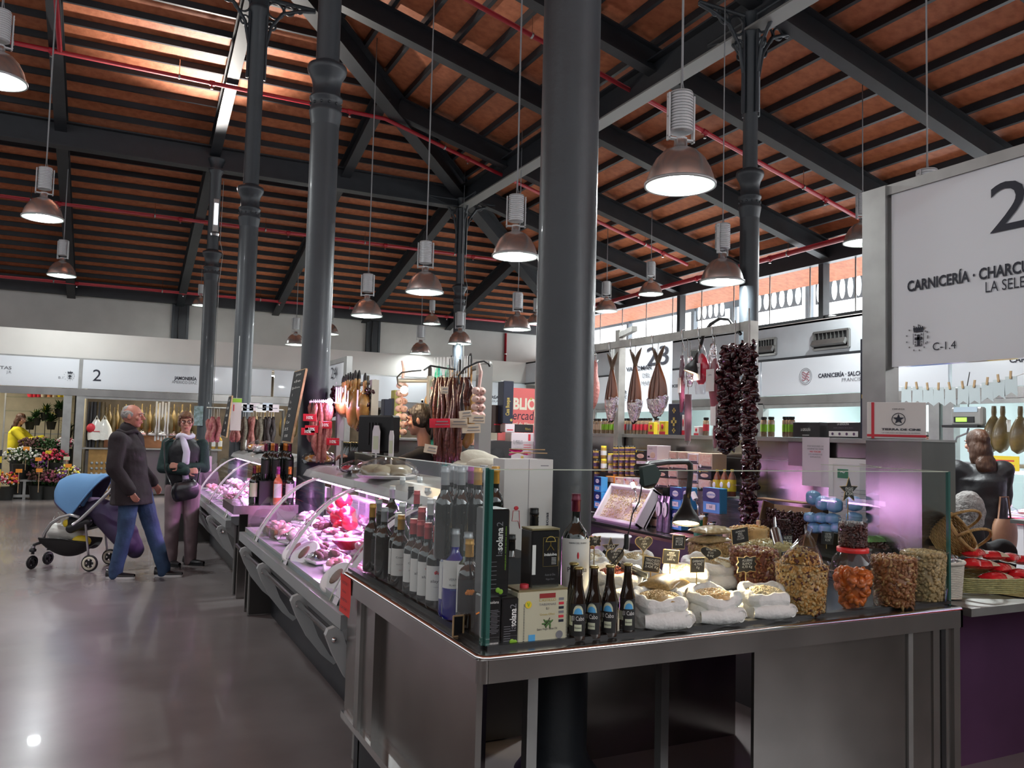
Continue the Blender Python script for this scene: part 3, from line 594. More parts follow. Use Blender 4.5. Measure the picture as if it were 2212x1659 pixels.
# ================= OVERHEAD SIGNS =================
def post_sign(label,X,y0,y1,z0,z1,fn,zpost,posts,pn=None):
    t=thing('hanging_sign',label,'sign',(X,y1,zpost)); L=Vector((X,y1,zpost))
    def bb(m,n): o=m.build(n,t,L); o.location=(0,0,0)
    g=MB(); g.box2((X-.03,y0,z1),(X+.04,y1+.17,z1+.055),STEELM)
    for yy in posts: g.box2((X-.05,yy-.075,zpost),(X+.05,yy+.075,z1+.05),STEELM)
    bb(g,'frame'); g=MB(); g.box2((X-.02,y0,z0),(X+.03,y1,z1),SIGNW); bb(g,'panel')
    if fn: g=MB(); fn(g); bb(g,'lettering')
BX=3.72
def _s2(g):
    pl=('X',BX-.022); ptext(g,'2',2140,2226,496,108,pl,BLACK); ptext(g,'CARNICERÍA · CHARCUTERÍA',1961,2308,604,24,pl,BLACK,.03); ptext(g,'LA SELECTA',2130,2272,622,24,pl,BLACK)
    crest(g,atX(1984,730,BX-.026),.135,(0,-1,0)); ptext(g,'C-1.4',2016,2066,755,17,pl,BLACK)
post_sign('big white overhead sign with a large 2 and a city crest, upper right',BX,1.6,3.02,1.905,2.83,_s2,1.525,[3.11])
def _s23(g):
    pl=('X',5.58); ptext(g,'23',1397,1443,788,40,pl,BLACK); ptext(g,'VALIOMAR',1353,1408,800,9,pl,BLACK,.02); ptext(g,'DEL',1388,1404,815,9,pl,GREYT); ptext(g,'MAR',1386,1404,832,9,pl,GREYT); crest(g,atX(1347,855,5.575),.16,(0,-1,0))
t=thing('hanging_sign','white overhead sign numbered 23 behind the hanging dried fish','sign',(5.6,7.6,0)); L0=Vector((5.6,7.6,0)); a=atX(1330,850,5.6); b=atX(1450,740,5.6)
g=MB(); g.box2((5.59,b.y,1.80),(5.62,a.y,b.z+.02),SIGNW); pb(g,'panel'); g=MB(); g.box2((5.57,b.y,b.z+.02),(5.64,a.y,b.z+.06),STEELM); g.box2((5.57,a.y,0),(5.64,a.y+.08,b.z+.06),STEELM); pb(g,'frame'); g=MB(); _s23(g); pb(g,'lettering')
t=thing('hanging_sign','narrow overhead sign numbered 24 beside the chalkboard column','sign',(2.2,8.2,0)); L0=Vector((2.2,8.2,0)); pl=('X',2.2); a=atX(716,830,2.2); b=atX(745,775,2.2); g=MB(); g.box2((2.2,b.y,1.6),(2.23,a.y+.3,b.z-.03),SIGNW); pb(g,'panel'); g=MB(); g.box2((2.19,b.y,b.z-.03),(2.24,a.y+.3,b.z+.02),STEELM); g.box2((2.19,b.y-.12,0),(2.25,b.y,b.z+.02),STEELM); pb(g,'frame'); g=MB(); ptext(g,'24',715,727,817,24,('X',2.19),BLACK); pb(g,'lettering')
# ================= GOODS ON THE FRONT COUNTER =================
def place(px,yt,yb,z0=.872):
    b=atZ(px,yb,z0); return b,(atY(px,yt,b.y).z-z0)
DG=mat('dark_green_bottle_glass',(.008,.012,.009),.06,coat=1); BRN=mat('brown_bottle_glass',(.018,.008,.004),.05,coat=1); BLUEG=mat('cobalt_bottle_glass',(.01,.015,.28),.07,coat=1); GRNG=mat('green_bottle_glass',(.02,.07,.03),.07,coat=1); PINKG=mat('rose_wine_glass',(.75,.18,.10),.08,coat=1); DBL=mat('dark_blue_bottle_glass',(.012,.014,.05),.07,coat=1)
def cap(n,c,r=.35,m=.3): return mat(n,c,r,m)
CG=cap('grey_capsule',(.35,.38,.40)); CW=cap('white_capsule',(.72,.76,.76)); CR=cap('coral_red_capsule',(.55,.06,.07)); CGO=cap('gold_capsule',(.55,.30,.05)); CPUR=cap('purple_capsule',(.42,.06,.30)); CB=cap('black_capsule',(.012,.012,.012)); CO=cap('orange_capsule',(.75,.26,.04)); CWI=cap('wine_capsule',(.13,.01,.03)); CAPG=cap('gold_crown_cap',(.45,.36,.14),.3,.9)
LW=mat('white_label',(.80,.80,.78),.6); LBK=mat('black_label',(.02,.02,.02),.5); LCR=mat('cream_label',(.62,.66,.48),.6); REDP=mat('red_print',(.62,.03,.05),.5); YELP=mat('yellow_print',(.80,.60,.03),.5); GRNP=mat('green_print',(.25,.50,.03),.5); ORP=mat('orange_print',(.80,.25,.03),.5); WPR=mat('white_print',(.85,.85,.82),.5); BLUP=mat('blue_print',(.03,.16,.55),.45); CYP=mat('sky_blue_print',(.10,.42,.78),.45); GOLDP=mat('gold_print',(.60,.45,.12),.4,.5)
def curved(g,R,w,z0,z1,m,ang=-PI/2,n=12):
    g.grid(lambda u,v:(R*math.cos(ang+(u-.5)*w/R),R*math.sin(ang+(u-.5)*w/R),z0+v*(z1-z0)),n,1,m)
def ctext(g,s,R,z,h,m,w=None,ang=-PI/2,bold=0,dx=0,vert=False):
    a=ang+dx/R; n=Vector((math.cos(a),math.sin(a),0)); x=Vector((-math.sin(a),math.cos(a),0)); M=Mx(n*(R+.0006)+Vector((0,0,z)),(0,0,1) if vert else x,-x if vert else (0,0,1))
    g.text(s,h/.7,m,M,bold=bold,width=w,bend=None if vert else R)
def bottle(label,loc,h,R=.037,glass=DG,cp=CG,lab=None,lz=(.18,.55),lw=1.3,deco=None,shape='b',rz=0,group=None,name='wine_bottle',cat='bottle',caplen=.2):
    t=thing(name,label,cat,loc,rz,group); g=MB(); r=.0145*(h/.3)**.5
    if shape=='b': pr=[(R*.9,0),(R,.012),(R,h*.56),(R*.96,h*.61),(R*.78,h*.665),(R*.5,h*.71),(r,h*.76),(r*.9,h*.97),(r,h*.975),(r,h)]
    elif shape=='g': pr=[(R*.9,0),(R,.012),(R,h*.42),(R*.95,h*.50),(R*.72,h*.62),(r*1.2,h*.76),(r,h*.82),(r,h)]
    elif shape=='beer': pr=[(R*.92,0),(R,.008),(R,h*.47),(R*.97,h*.53),(R*.75,h*.63),(r*1.15,h*.74),(r,h*.86),(r*.95,h*.96),(r,h*.965)]
    else: pr=[(R*.9,0),(R,.012),(R,h*.6),(R*.8,h*.66),(R*.75,h*.67),(r,h*.73),(r,h)]
    g.lathe(pr,glass,n=28); g.build('glass_body',t)
    g=MB()
    if shape=='beer': g.lathe([(r*1.15,h*.962),(r*1.25,h*.97),(r*1.2,h*.99),(r*.9,h)],cp,n=20)
    else: g.lathe([(r*1.02,h*(1-caplen)),(r*1.06,h*(1-caplen)+.002),(r*1.0,h*.93),(r*1.12,h*.935),(r*1.12,h*.955),(r*1.03,h*.96),(r*1.03,h*1.002)],cp,n=20)
    g.build('capsule',t)
    if lab:
        g=MB(); curved(g,R*1.012,R*2*lw,h*lz[0],h*lz[1],lab)
        if deco: deco(g,R*1.014,h)
        g.build('label',t)
    return t
CAMA=lambda loc:math.atan2(-loc[1],-loc[0])+PI/2   # turn a label towards the stall's customers
def d_flower(g,R,h):
    for q in range(7):
        a=-PI/2+(.12*math.cos(q)) ; g.ell((R*math.cos(a+q*.05-.15),R*math.sin(a+q*.05-.15),h*(.44+.012*math.sin(q*2.1))),(.005,.003,.004),REDP,n=6,k=4)
    ctext(g,'alayas',R,h*.32,.010,BLACK,.045); ctext(g,'COSECHA',R,h*.26,.003,GREYT,.02)
def d_plant(g,R,h):
    for q in range(8):
        a=-PI/2-.5+q*.14; g.tube([(R*math.cos(-PI/2)*1.01,R*math.sin(-PI/2)*1.01,h*.22),(R*1.01*math.cos((a-PI/2)/2),R*1.01*math.sin((a-PI/2)/2),h*.33),(R*1.01*math.cos(a),R*1.01*math.sin(a),h*.40+.01*math.sin(q*2))],.0012,BLACK,4)
    for q in range(6): g.ell((R*1.0*math.cos(-PI/2-.3+q*.12),R*math.sin(-PI/2-.3+q*.12),h*.46),(.004,.002,.004),GREYT,n=5,k=4)
def d_verm(g,R,h): ctext(g,'VERMUT',R,h*.44,.008,GREYT,.045); ctext(g,'BLANCO',R,h*.38,.006,GREYT,.04); ctext(g,'RIBERO',R,h*.33,.004,BLUP,.03)
def d_pear(g,R,h):
    g.ell((R*math.cos(-PI/2),R*math.sin(-PI/2),h*.52),(.009,.003,.013),YELP,n=10,k=6); ctext(g,'olivares',R,h*.34,.006,BLACK,.03); g.ell((R*.17,-R*.985,h*.2),(.003,.002,.003),REDP,n=6,k=4); ctext(g,'VIRGEN',R,h*.10,.004,REDP,.03)
def d_swirl(g,R,h):
    g.tube([(R*1.0*math.cos(-PI/2+.35*math.cos(k*.4)),R*1.0*math.sin(-PI/2+.35*math.cos(k*.4)),h*(.33+.09*math.sin(k*.4))) for k in range(4,16)],.0028,ORP,5); g.ell((-.012,-R*.95,h*.47),(.003,.002,.004),REDP,n=6,k=4); ctext(g,'orujo',R,h*.33,.005,WPR,.02)
def d_cas(g,R,h): ctext(g,'Crianza',R,h*.42,.007,BLACK,.04); ctext(g,'SELECCIÓN',R,h*.33,.004,GREYT,.035); ctext(g,'D.O.',R,h*.25,.004,REDP,.01)
def d_rose(g,R,h):
    for q in range(6): g.ell((R*math.cos(-PI/2+.1*q-.2),R*math.sin(-PI/2+.1*q-.2),h*(.40+.02*(q%2))),(.007,.003,.007),ORP,n=6,k=4)
def d_none(g,R,h): ctext(g,'RESERVA',R,h*.38,.006,GOLDP,.035)
GR='wine bottles behind the aisle glass screen'
# ((px, y of the top), height, kwargs, label)
row=[((785,1097),.30,dict(),'dark wine bottle with grey capsule, leftmost behind the aisle glass, near the red note'),
((806,1088),.30,dict(cp=CGO,glass=BRN),'dark bottle with patterned gold neck beside the leftmost bottle'),
((819,1079),.31,dict(cp=CG,glass=GRNG),'greenish bottle with grey capsule, third from the left behind the aisle glass'),
((848,1050),.33,dict(cp=CW,R=.045),'broad-shouldered dark bottle with white capsule behind the gold-capped one'),
((845,1113),.29,dict(cp=CGO,lab=LW,deco=d_cas),'short dark bottle with gold capsule and white label'),
((861,1107),.29,dict(cp=CW,lab=LW,deco=d_plant,lz=(.14,.5)),'dark bottle with white capsule and a black plant drawing on its label'),
((822,1104),.27,dict(cp=CB,lab=LBK,deco=d_swirl),'black bottle with an orange swirl on a dark label'),
((888,1051),.33,dict(cp=CB,shape='g'),'black sloping bottle with gold-banded black neck'),
((901,1060),.33,dict(cp=CR),'tall dark bottle with coral capsule standing behind the flower-label bottles'),
((924,1054),.33,dict(cp=CW,glass=GRNG,shape='g'),'green sloping bottle with white capsule'),
((889,1121),.29,dict(cp=CR,lab=LW,deco=d_cas),'red-capped bottle left of the row with red flower labels'),
((952,1140),.30,dict(cp=CG,glass=BLUEG,lab=LW,deco=d_verm,lz=(.2,.62)),'blue glass bottle with dotted white label, left of the broader blue one'),
((968,1143),.30,dict(cp=CG,glass=BLUEG,lab=LW,deco=d_verm,lz=(.35,.66),R=.042),'broader cobalt blue bottle with high white label'),
((991,1166),.28,dict(cp=CGO,glass=BRN,lab=LBK,deco=d_rose,R=.036),'brown bottle with an orange rose on a black label'),
((1012,1150),.30,dict(cp=CG,lab=LW,deco=d_pear,lz=(.14,.66),R=.036,glass=GRNG),'bottle with tall white label and yellow pear nearest the glass corner'),
((870,1030),.36,dict(cp=CW,glass=DBL),'tall dark blue bottle with white capsule in the back, left'),
((907,1030),.36,dict(cp=CW,glass=DBL),'tall dark blue bottle with white capsule in the back, right of the black sloping one'),
((1068,1060),.40,dict(cp=CR,lab=LW),'dark bottle with coral capsule seen right of the glass corner'),
((912,1096),.33,dict(cp=CR,lab=LW),'coral-capped bottle directly behind the flower-label trio'),((931,1078),.34,dict(cp=CW,glass=DBL),'white-capped dark blue bottle behind the flower-label trio'),((950,1092),.33,dict(cp=CR),'coral-capped unlabelled bottle behind the blue bottles'),((976,1088),.33,dict(cp=CW,lab=LW),'white-capped bottle with plain label behind the broad blue bottle'),((1022,1108),.32,dict(cp=CR,lab=LW),'coral-capped bottle behind the yellow pear label'),((870,1085),.32,dict(cp=CW,glass=GRNG),'white-capped green bottle behind the plant label')]
for (p,h,kw,lab) in row:
    q=atZ(*p,.872+h); q.z=.872; q.x=max(q.x,1.085); bottle(lab,q,h,rz=CAMA(q)*.8,group=GR,**kw)
for i,p in enumerate(((902,1125),(917,1130),(935,1136))):
    q=atZ(*p,.872+.29); q.z=.872; q.x=1.09
    bottle(('red-capped bottle with red flower label, farthest of its trio','red-capped bottle with red flower label, middle of its trio','red-capped bottle with red flower label, next to the blue bottles')[i],q,.29,cp=CR,lab=LW,deco=d_flower,lz=(.1,.52),rz=CAMA(q)*.8,group=GR)
# raised shelf of bottles behind the corner
t=thing('bottle_riser','low dark stepped shelf for wine bottles behind the glass corner','shelf',(1.4,2.9,.872)); L0=Vector((1.4,2.9,.872)); g=MB(); g.box2((1.10,2.60,.872),(1.40,2.84,1.07),IRONB); pb(g,'step')
for i,(px,c,y) in enumerate(((963,CG,1003),(976,CG,1004),(990,CG,1007),(998,CG,1000),(1007,CG,1006),(1020,CPUR,1008),(1033,CGO,1015),(1045,CG,1008),(1071,CGO,1013))):
    Yb=2.66+.13*((i*2)%3)/2; q=atY(px,y,Yb); h=.30; q.z=1.072
    bottle(['%s-capped dark bottle on the raised shelf, %s'%a for a in (('silver','far left of the row'),('silver','second from the left'),('silver','third from the left'),('silver','fourth, slightly taller'),('silver','fifth, beside the purple cap'),('purple','the only one of its colour'),('gold','behind the glass'),('silver','rightmost behind the glass'),('gold','right of the glass corner'))][i],q,.31,R=.033,cp=c,group='bottles on the raised shelf',rz=.4)
for i,(px,y) in enumerate(((961,1054),(980,1062),(998,1054),(1034,1056),(1050,1068))):
    q=atY(px,y,3.15 if i<3 else 2.9); h=max(.28,q.z-.872); q.z=.872
    bottle(('pink-banded white-capped bottle left in the second row','coral-capped bottle between two white-capped ones','pink-banded white-capped bottle near the reflections','white-capped bottle close to the glass corner','coral-capped bottle nearest the glass corner')[i],q,h,cp=(CW,CR,CW,CW,CR)[i],lab=LW if i%2 else None,group='bottles in the second row',rz=.4)
# chalk tag in front of the pear bottle
# ---- oil tins and boxes
def pxbox(name,label,cat,x0,x1,yt,yb,dep,m,z0=.872,fn=None,rz=0,group=None,bev=.004,part='body',plane=None):
    xc=(x0+x1)/2
    b=atZ(xc,yb,z0) if plane is None else atY(xc,yb,plane); z0=b.z; wd=(atY(x1,yb,b.y)-atY(x0,yb,b.y)).x; h=atY(xc,yt,b.y).z-z0
    t=thing(name,label,cat,b,rz,group); g=MB(); g.box((0,dep/2,h/2),(wd,dep,h),m,bev=bev); g.build(part,t)
    if fn: g=MB(); fn(g,wd,h); g.build('print',t)
    return t,wd,h
BTIN=mat('black_oil_tin',(.012,.012,.013),.3,.2,coat=.4)
FM=lambda x,z,off=-.0012,vert=False:Mx((x,off,z),(0,0,1) if vert else (1,0,0),(-1,0,0) if vert else (0,0,1))
def _las(big):
    def f(g,w_,h):
        g.text('la',.030,GREYT,FM(w_*.15,h*(.36 if big else .5),vert=True)); g.text('solana',.030,WPR,FM(w_*.15,h*(.58 if big else .66),vert=True),bold=.02,width=h*(.38 if big else .26)); g.text('2',.030,GREYT,FM(w_*.15,h*(.82 if big else .83),vert=True))
        for a,b_ in((-.02,.08),(.12,.06)): g.ell((w_*a,-.001,h*b_),(.008,.001,.008),GRNP,n=10,k=5)
        g.text('ARBEQUINA AOVE EXTRA VIRGEN',.006,GRNP,FM(w_*.34,h*.55,vert=True),width=h*.5)
        for k in range(7): g.box((-w_*.25,-.0005,h*(.1+.05*k)),(w_*.3,.0008,.0015),GREYT)
    return f
def _side(g,w_,h):
    g.text('solana',.012,WPR,FM(0,h*.88),width=w_*.6); g.ell((-w_*.34,-.001,h*.9),(.003,.001,.003),GRNP,n=6,k=4); g.box((-w_*.2,-.0006,h*.80),(w_*.25,.001,.004),ORP,Matrix.Rotation(-.4,4,'Y'))
    for k in range(16):
        g.box((0,-.0006,h*(.74-.031*k)),(w_*(.55+.2*math.sin(k*2)),.001,.0013),GREYT)
    for k in range(9): g.box((-w_*.3+k*w_*.075,-.0008,h*.06),(w_*.04,.001,h*.06),WPR)
pxbox('oil_tin','black oil tin with green olives and long white vertical lettering, lower front','tin',1083,1129,1291,1394,.07,BTIN,fn=_las(True))
pxbox('oil_tin','narrow black oil tin filled with small print, at the glass corner','tin',1050,1081,1291,1398,.09,BTIN,fn=_side)
t,wd,h=pxbox('oil_box','tall black oil box stacked above the corner tins, vertical white lettering','box',1053,1098,1100,1290,.10,BTIN,z0=1.0,fn=_las(False),plane=2.262)
t,wd,h=pxbox('oil_tin','cream olive oil tin with olive branch and red top label','tin',1118,1226,1276,1388,.10,mat('cream_tin',(.60,.58,.42),.35,.1,coat=.3),part='body')
g=MB(); g.box((0,.05,h+.002),(wd*.98,.098,.006),mat('tin_rim_gold',(.45,.38,.2),.3,.8)); g.lathe([(.014,h+.003),(.014,h+.014),(.012,h+.016)],REDP,(-wd*.27,.04,0),14); g.build('lid',t)
g=MB(); g.box((wd*.08,-.0008,h*.9),(wd*.32,.001,h*.09),mat('dark_red_print',(.30,.02,.02),.5)); g.text('CASTILLO',.012,GOLDP,FM(wd*.08,h*.79),width=wd*.34); g.text('TABERNAS',.010,GREYT,FM(wd*.08,h*.71),width=wd*.34); g.text('0,1',.010,BLACK,FM(wd*.08,h*.63)); g.text('Green Olive',.010,GOLDP,FM(wd*.08,h*.52),width=wd*.3); g.text('Extra Virgin Olive Oil',.009,BLACK,FM(wd*.08,h*.24),width=wd*.4)
g.lathe([(.011,0),(.011,.001)],YELP,(-wd*.3,-.001,h*.75),16,(0,-1,0)); g.text('V',.016,GRNP,FM(-wd*.3,h*.72,-.003),bold=.03)
g.tube([(wd*.13,-.0015,h*.47),(wd*.10,-.0015,h*.40),(wd*.02,-.0015,h*.32)],.0012,BRN,4)
for q in range(8): g.ell((wd*(.02+.02*q),-.001,h*(.36+.05*math.sin(q*1.9))),(.009,.001,.003),mat('olive_leaf_print',(.07,.17,.04),.5),Matrix.Rotation(q*.8,3,'Y'),n=6,k=4)
for q in range(6): g.box((wd*.36,-.0008,h*(.82-.085*q)),(wd*.10,.001,h*.05),(GREYT,REDP,BLACK)[q%3])
for q in range(24): g.box((-wd*.38,-.0008,h*(.06+.03*q)),(.004,.001,.0015),BLACK); g.box((wd*.47,-.0008,h*(.06+.03*q)),(.003,.001,.0015),BLACK)
g.box((-wd*.22,-.0008,h*.11),(wd*.13,.001,h*.12),CYP); g.lathe([(.012,0),(.012,.001)],GREYT,(wd*.33,-.0005,h*.13),16,(0,-1,0)); g.build('print',t)
t,wd,h=pxbox('oil_tin','black tin with gold stick-figure emblem stacked on the cream tin','tin',1147,1208,1145,1272,.075,BTIN,plane=2.265,z0=0)
g=MB(); g.box((0,.0375,h+.002),(wd*.98,.074,.005),mat('tin_rim_gold',(.45,.38,.2),.3,.8)); g.build('lid',t)
g=MB(); fx=wd*.16
g.tube([(fx+.016*math.cos(a*PI/8),-.001,h*.80+.016*math.sin(a*PI/8)) for a in range(9)],.0013,GOLDP,5); g.tube([(fx-.018,-.001,h*.80),(fx+.018,-.001,h*.80)],.0013,GOLDP,5); g.tube([(fx,-.001,h*.80),(fx,-.001,h*.74)],.0015,GOLDP,5)
for s_ in(-1,1): g.tube([(fx,-.001,h*.74),(fx+s_*.012,-.001,h*.65)],.0013,GOLDP,5)
g.tube([(fx-.026,-.001,h*.38),(fx-.026,-.001,h*.87),(fx+.026,-.001,h*.87),(fx+.026,-.001,h*.38)],.0006,GOLDP,4,closed=True)
g.text('Indaloliva',.012,WPR,FM(fx,h*.56),bold=.02,width=.044); g.text('Aceite de Oliva',.010,GREYT,FM(fx,h*.22),width=.036); g.text('Virgen Extra',.008,GREYT,FM(fx,h*.15),width=.03)
for k in range(5): g.box((fx+.012,-.0008,h*(.42+.025*k)),(.016,.001,.0012),WPR)
g.box((-wd*.42,-.0008,h*.5),(wd*.12,.001,h*.5),WPR); g.build('print',t)
# magnum and dark bottles by the column
q,h=place(1240,1067,1302)
def d_mag(g,R,h): ctext(g,'RIBERA DEL DUERO',R,h*.555,.006,BLACK,.07); ctext(g,'Pedrosa',R,h*.30,.018,BLACK,.08); g.ell((0,-R,h*.45),(.004,.002,.013),REDP,n=8,k=6); ctext(g,'Pérez Pascuas',R,h*.22,.006,GREYT,.05)
bottle('very large dark magnum bottle with big white label in front of the thick column',q,h,R=.053,cp=CWI,lab=LW,lz=(.02,.60),lw=1.35,deco=d_mag,rz=CAMA(q)*.6,caplen=.16)
for (px,yt,yb,sh,gl,lb) in ((1102,1098,1290,'b',DG,'dark bottle with gold-ringed black neck behind the tall oil box'),(1150,1098,1300,'g',BRN,'brown bottle with black neck behind the emblem tin'),(1093,1155,1325,'s',BRN,'small square-shouldered dark vinegar bottle behind the oil box')):
    q,h=place(px+8 if px==1093 else px,yt,yb); bottle(lb,q,h,R=.034 if px!=1093 else .036,glass=gl,cp=CB,shape=sh,lab=LBK if px==1150 else None,deco=d_none if px==1150 else None)
for i,(px,yb) in enumerate(((1247,1380),(1281,1376),(1316,1373),(1354,1367))):
    q=atZ(px,yb,.872); h=.222
    def d_cabo(g,R,h,i=i):
        g.grid(lambda u,v:(R*1.001*math.cos(-PI/2+(u-.5)*1.45),R*1.001*math.sin(-PI/2+(u-.5)*1.45),h*(.30+.19*v*math.sin(PI*u)**.35)),12,1,LCR); g.grid(lambda u,v:(R*1.003*math.cos(-PI/2+(u-.5)*1.1),R*1.003*math.sin(-PI/2+(u-.5)*1.1),h*(.36+.085*v*math.sin(PI*u)**.5)),10,1,CYP); curved(g,R*1.002,R*.9,h*.20,h*.33,LCR,-PI/2-1.15); curved(g,R*1.004,R*1.9,h*.25,h*.36,LBK); ctext(g,'El Cabo',R*1.008,h*.275,.013,WPR,.040); curved(g,R*1.004,R*.9,h*.13,h*.22,LCR); ctext(g,'Bonassa',R*1.01,h*.165,.006,BLACK,.02); ctext(g,'BREWING CO',R*1.003,h*.475,.005,BLACK,.034)
    bottle(('beer bottle with curved black and green label, farthest left of the four','second beer bottle from the cream tin','third beer bottle from the cream tin','beer bottle nearest the white sacks')[i],q,h,R=.0255,glass=BRN,cp=CAPG,lab=LBK,lz=(.06,.50),lw=1.1,deco=d_cabo,shape='beer',rz=CAMA(q)*.9+(.0,-.3,-.3,.15)[i],group='dark craft beer bottles in a row',name='beer_bottle')
q=atZ(1237,1366,.872); bottle('beer bottle hidden behind the leftmost of the front four',q,.222,R=.0255,glass=BRN,cp=CAPG,shape='beer',name='beer_bottle')
# tall white wine cartons
WC=mat('white_carton',(.66,.66,.64),.55)
def _wc(g,w_,h):
    g.text('Pedrosa',.06,BLACK,FM(w_*.22,h*.42,vert=True),width=h*.30); g.text('Hnos. Pérez Pascuas',.018,BLACK,FM(w_*.42,h*.38,vert=True),width=h*.4,bold=.02); g.box((0,-.0008,h/2),(.0012,.001,h),GREYT)
    g.ell((-w_*.24,-.001,h*.62),(.010,.001,.008),REDP,n=8,k=5); g.tube([(-w_*.32,-.001,h*.52),(-w_*.30,-.001,h*.60),(-w_*.18,-.001,h*.60),(-w_*.16,-.001,h*.46),(-w_*.2,-.001,h*.52)],.0012,REDP,4,closed=True); g.box((w_*.32,-.0008,h*.95),(w_*.16,.001,.003),GREYT); g.box((w_*.32,-.0008,h*.92),(w_*.14,.001,.003),GREYT)
q=atZ(1188,1000,1.392); t,wd,h=pxbox('wine_carton','tall white wine carton with red emblem in front of the thick column','box',1083,1190,992,1270,.10,WC,plane=2.80,z0=0,fn=_wc,bev=.002)
t=thing('pencil_bundle','two long wooden skewers with pink clips lying on the white carton','stationery',atY(1130,985,2.85)); g=MB(); g.cyl((-.06,0,.012),(.10,-.01,.012),.0025,WOODP,6); g.cyl((-.05,.02,.025),(.10,.01,.025),.0025,WOODP,6); g.build('skewer',t); g=MB(); g.tube([(-.06,0,.004),(.0,.01,.02),(-.05,.02,.022),(.02,.0,.006)],.004,mat('hot_pink_plastic',(.8,.03,.25),.4),6); g.build('clip',t)
# small chalk card, red note
t,wd,h=pxbox('price_card','tiny chalkboard card at the foot of the pear-label bottle','price sign',978,1000,1330,1374,.004,BLK); g=MB()
for a,b_,c_,d_ in((0,h,wd,.004),(0,0,wd,.004)): g.box((a,-.001,b_),(c_,.005,d_),WOODP)
for s_ in(-1,1): g.box((s_*wd/2,-.001,h/2),(.004,.005,h),WOODP)
g.build('wooden_edge',t)
t=thing('red_note','red handwritten paper note taped to the counter corner at its aisle end','note',(.955,3.66,.78)); g=MB(); c=mat('red_paper',(.78,.05,.04),.6); g.grid(lambda u,v:(.004*math.sin(v*3),-.02-.17*u,-.075+.165*v),4,6,c); g.build('paper',t)
g=MB()
for i,(s_,wd_) in enumerate((('ACEITE DE','%.3f'%.11),('Choto','.07'),('OFERTA','.12'),('2X 5€','.12'))): g.text(s_,.016,BLACK,Mx((-.004,-.105,.055-.036*i),(0,-1,0),(0,0,1)),width=float(wd_)*.85)
g.build('handwriting',t)
# ---- nuts, pulses, sacks
def kern(g,c,s,m,asp=(1,.65,.5)):
    R3=Euler((random.uniform(0,6),random.uniform(0,6),random.uniform(0,6))).to_matrix(); g.ell(c,(s*asp[0],s*asp[1],s*asp[2]),m,R3,n=7,k=5)
def fill(name,label,loc,prof,size,mats,n,asp=(1,.65,.5),top=True,rz=0,sx=1,sy=1,arc=None):
    """heap of kernels: prof = [(radius,z)...] outline of the heap"""
    g=MB(); core=[(max(.001,r-size*.7),z) for r,z in prof]; g.lathe(core,mats[0],n=24,sx=sx,sy=sy)
    segs=[];T=0
    for (r0,z0),(r1,z1) in zip(prof,prof[1:]):
        A=(math.hypot(r1-r0,z1-z0))*(r0+r1+.002); T+=A; segs.append((A,r0,z0,r1,z1))
    for i in range(n):
        q=random.uniform(0,T)
        for A,r0,z0,r1,z1 in segs:
            if q<=A: break
            q-=A
        u=random.random()
        if r1<r0: u=1-math.sqrt(random.random()) if r1<.2*r0 else u
        r=r0+(r1-r0)*u; z=z0+(z1-z0)*u; a=random.uniform(0,2*PI) if arc is None else random.uniform(*arc)
        r=max(0,r-size*.55); kern(g,(r*math.cos(a)*sx,r*math.sin(a)*sy,z+(0 if abs(z1-z0)>abs(r1-r0) else size*.1)),size*random.uniform(.85,1.15),random.choice(mats),asp)
    o=g.build(name); o.location=loc; o.rotation_euler=(0,0,rz); return tag(o,label,name.replace('_',' '),kind='stuff')
def nm_(n,c,v=.25): return mat(n,c,.5,coat=.2,var=v,vscale=40)
PEAN=nm_('golden_peanut',(.62,.33,.08)); RAIS=nm_('dark_raisin',(.10,.02,.015)); PALEN=nm_('pale_nut',(.66,.48,.22)); ALM=nm_('brown_almond_skin',(.33,.13,.04)); ALMW=nm_('shelled_almond',(.60,.38,.15)); PIST=nm_('pistachio_shell',(.48,.36,.17)); REDA=nm_('red_brown_almond',(.24,.06,.025)); CHK=nm_('chickpea',(.72,.42,.14)); WBEAN=nm_('white_bean',(.66,.55,.34)); SEED=nm_('pumpkin_seed',(.45,.38,.16)); LENT=nm_('red_quinoa',(.30,.06,.03)); GRAIN=nm_('wheat_grain',(.55,.36,.14)); DATE=mat('dark_date',(.07,.02,.015),.25,coat=.5,var=.4,vscale=30); APR=mat('dried_apricot',(.72,.17,.02),.4,coat=.2,var=.3,vscale=20); BEANB=mat('dark_red_bean',(.05,.008,.008),.3,coat=.4); 
def tub(label,loc,r0,r1,h,sq=False,lid=None):
    t=thing('plastic_tub',label,'tub',loc); g=MB(); g.lathe([(r0*.3,.002),(r0,.002),(r1,h)],JAR,n=36 if not sq else 4,cap=False,smooth=not sq); g.build('wall',t)
    g=MB(); g.tube([((r1+.002)*math.cos(a*PI/18),(r1+.002)*math.sin(a*PI/18),h) for a in range(36)],.0035,JAR,6,closed=True); g.build('rim',t); return t
def pt(px0,px1,yt,yb,dz=.872):
    b=atZ((px0+px1)/2,yb,dz); dep=(b-CAMP).dot(_f); r=(px1-px0)/2/FPX*dep; d=Vector((b.x,b.y,0)).normalized(); c=b+d*r; c.z=dz; h=atY((px0+px1)/2,yt,b.y).z-dz; return c,r,h
c,r,h=pt(1672,1790,1222,1334); tub('clear tub of mixed cocktail nuts nearest the white sacks, bag of nuts on top',c,r*.88,r,h); fill('mixed_nuts','yellow and red cocktail nuts filling the tub beside the white bean sack',c,[(r*.83,.005),(r*.95,h*.93),(.002,h*1.0)],.0085,[PEAN,PEAN,PEAN,PALEN,PALEN,PALEN,RAIS,ALMW],1500)
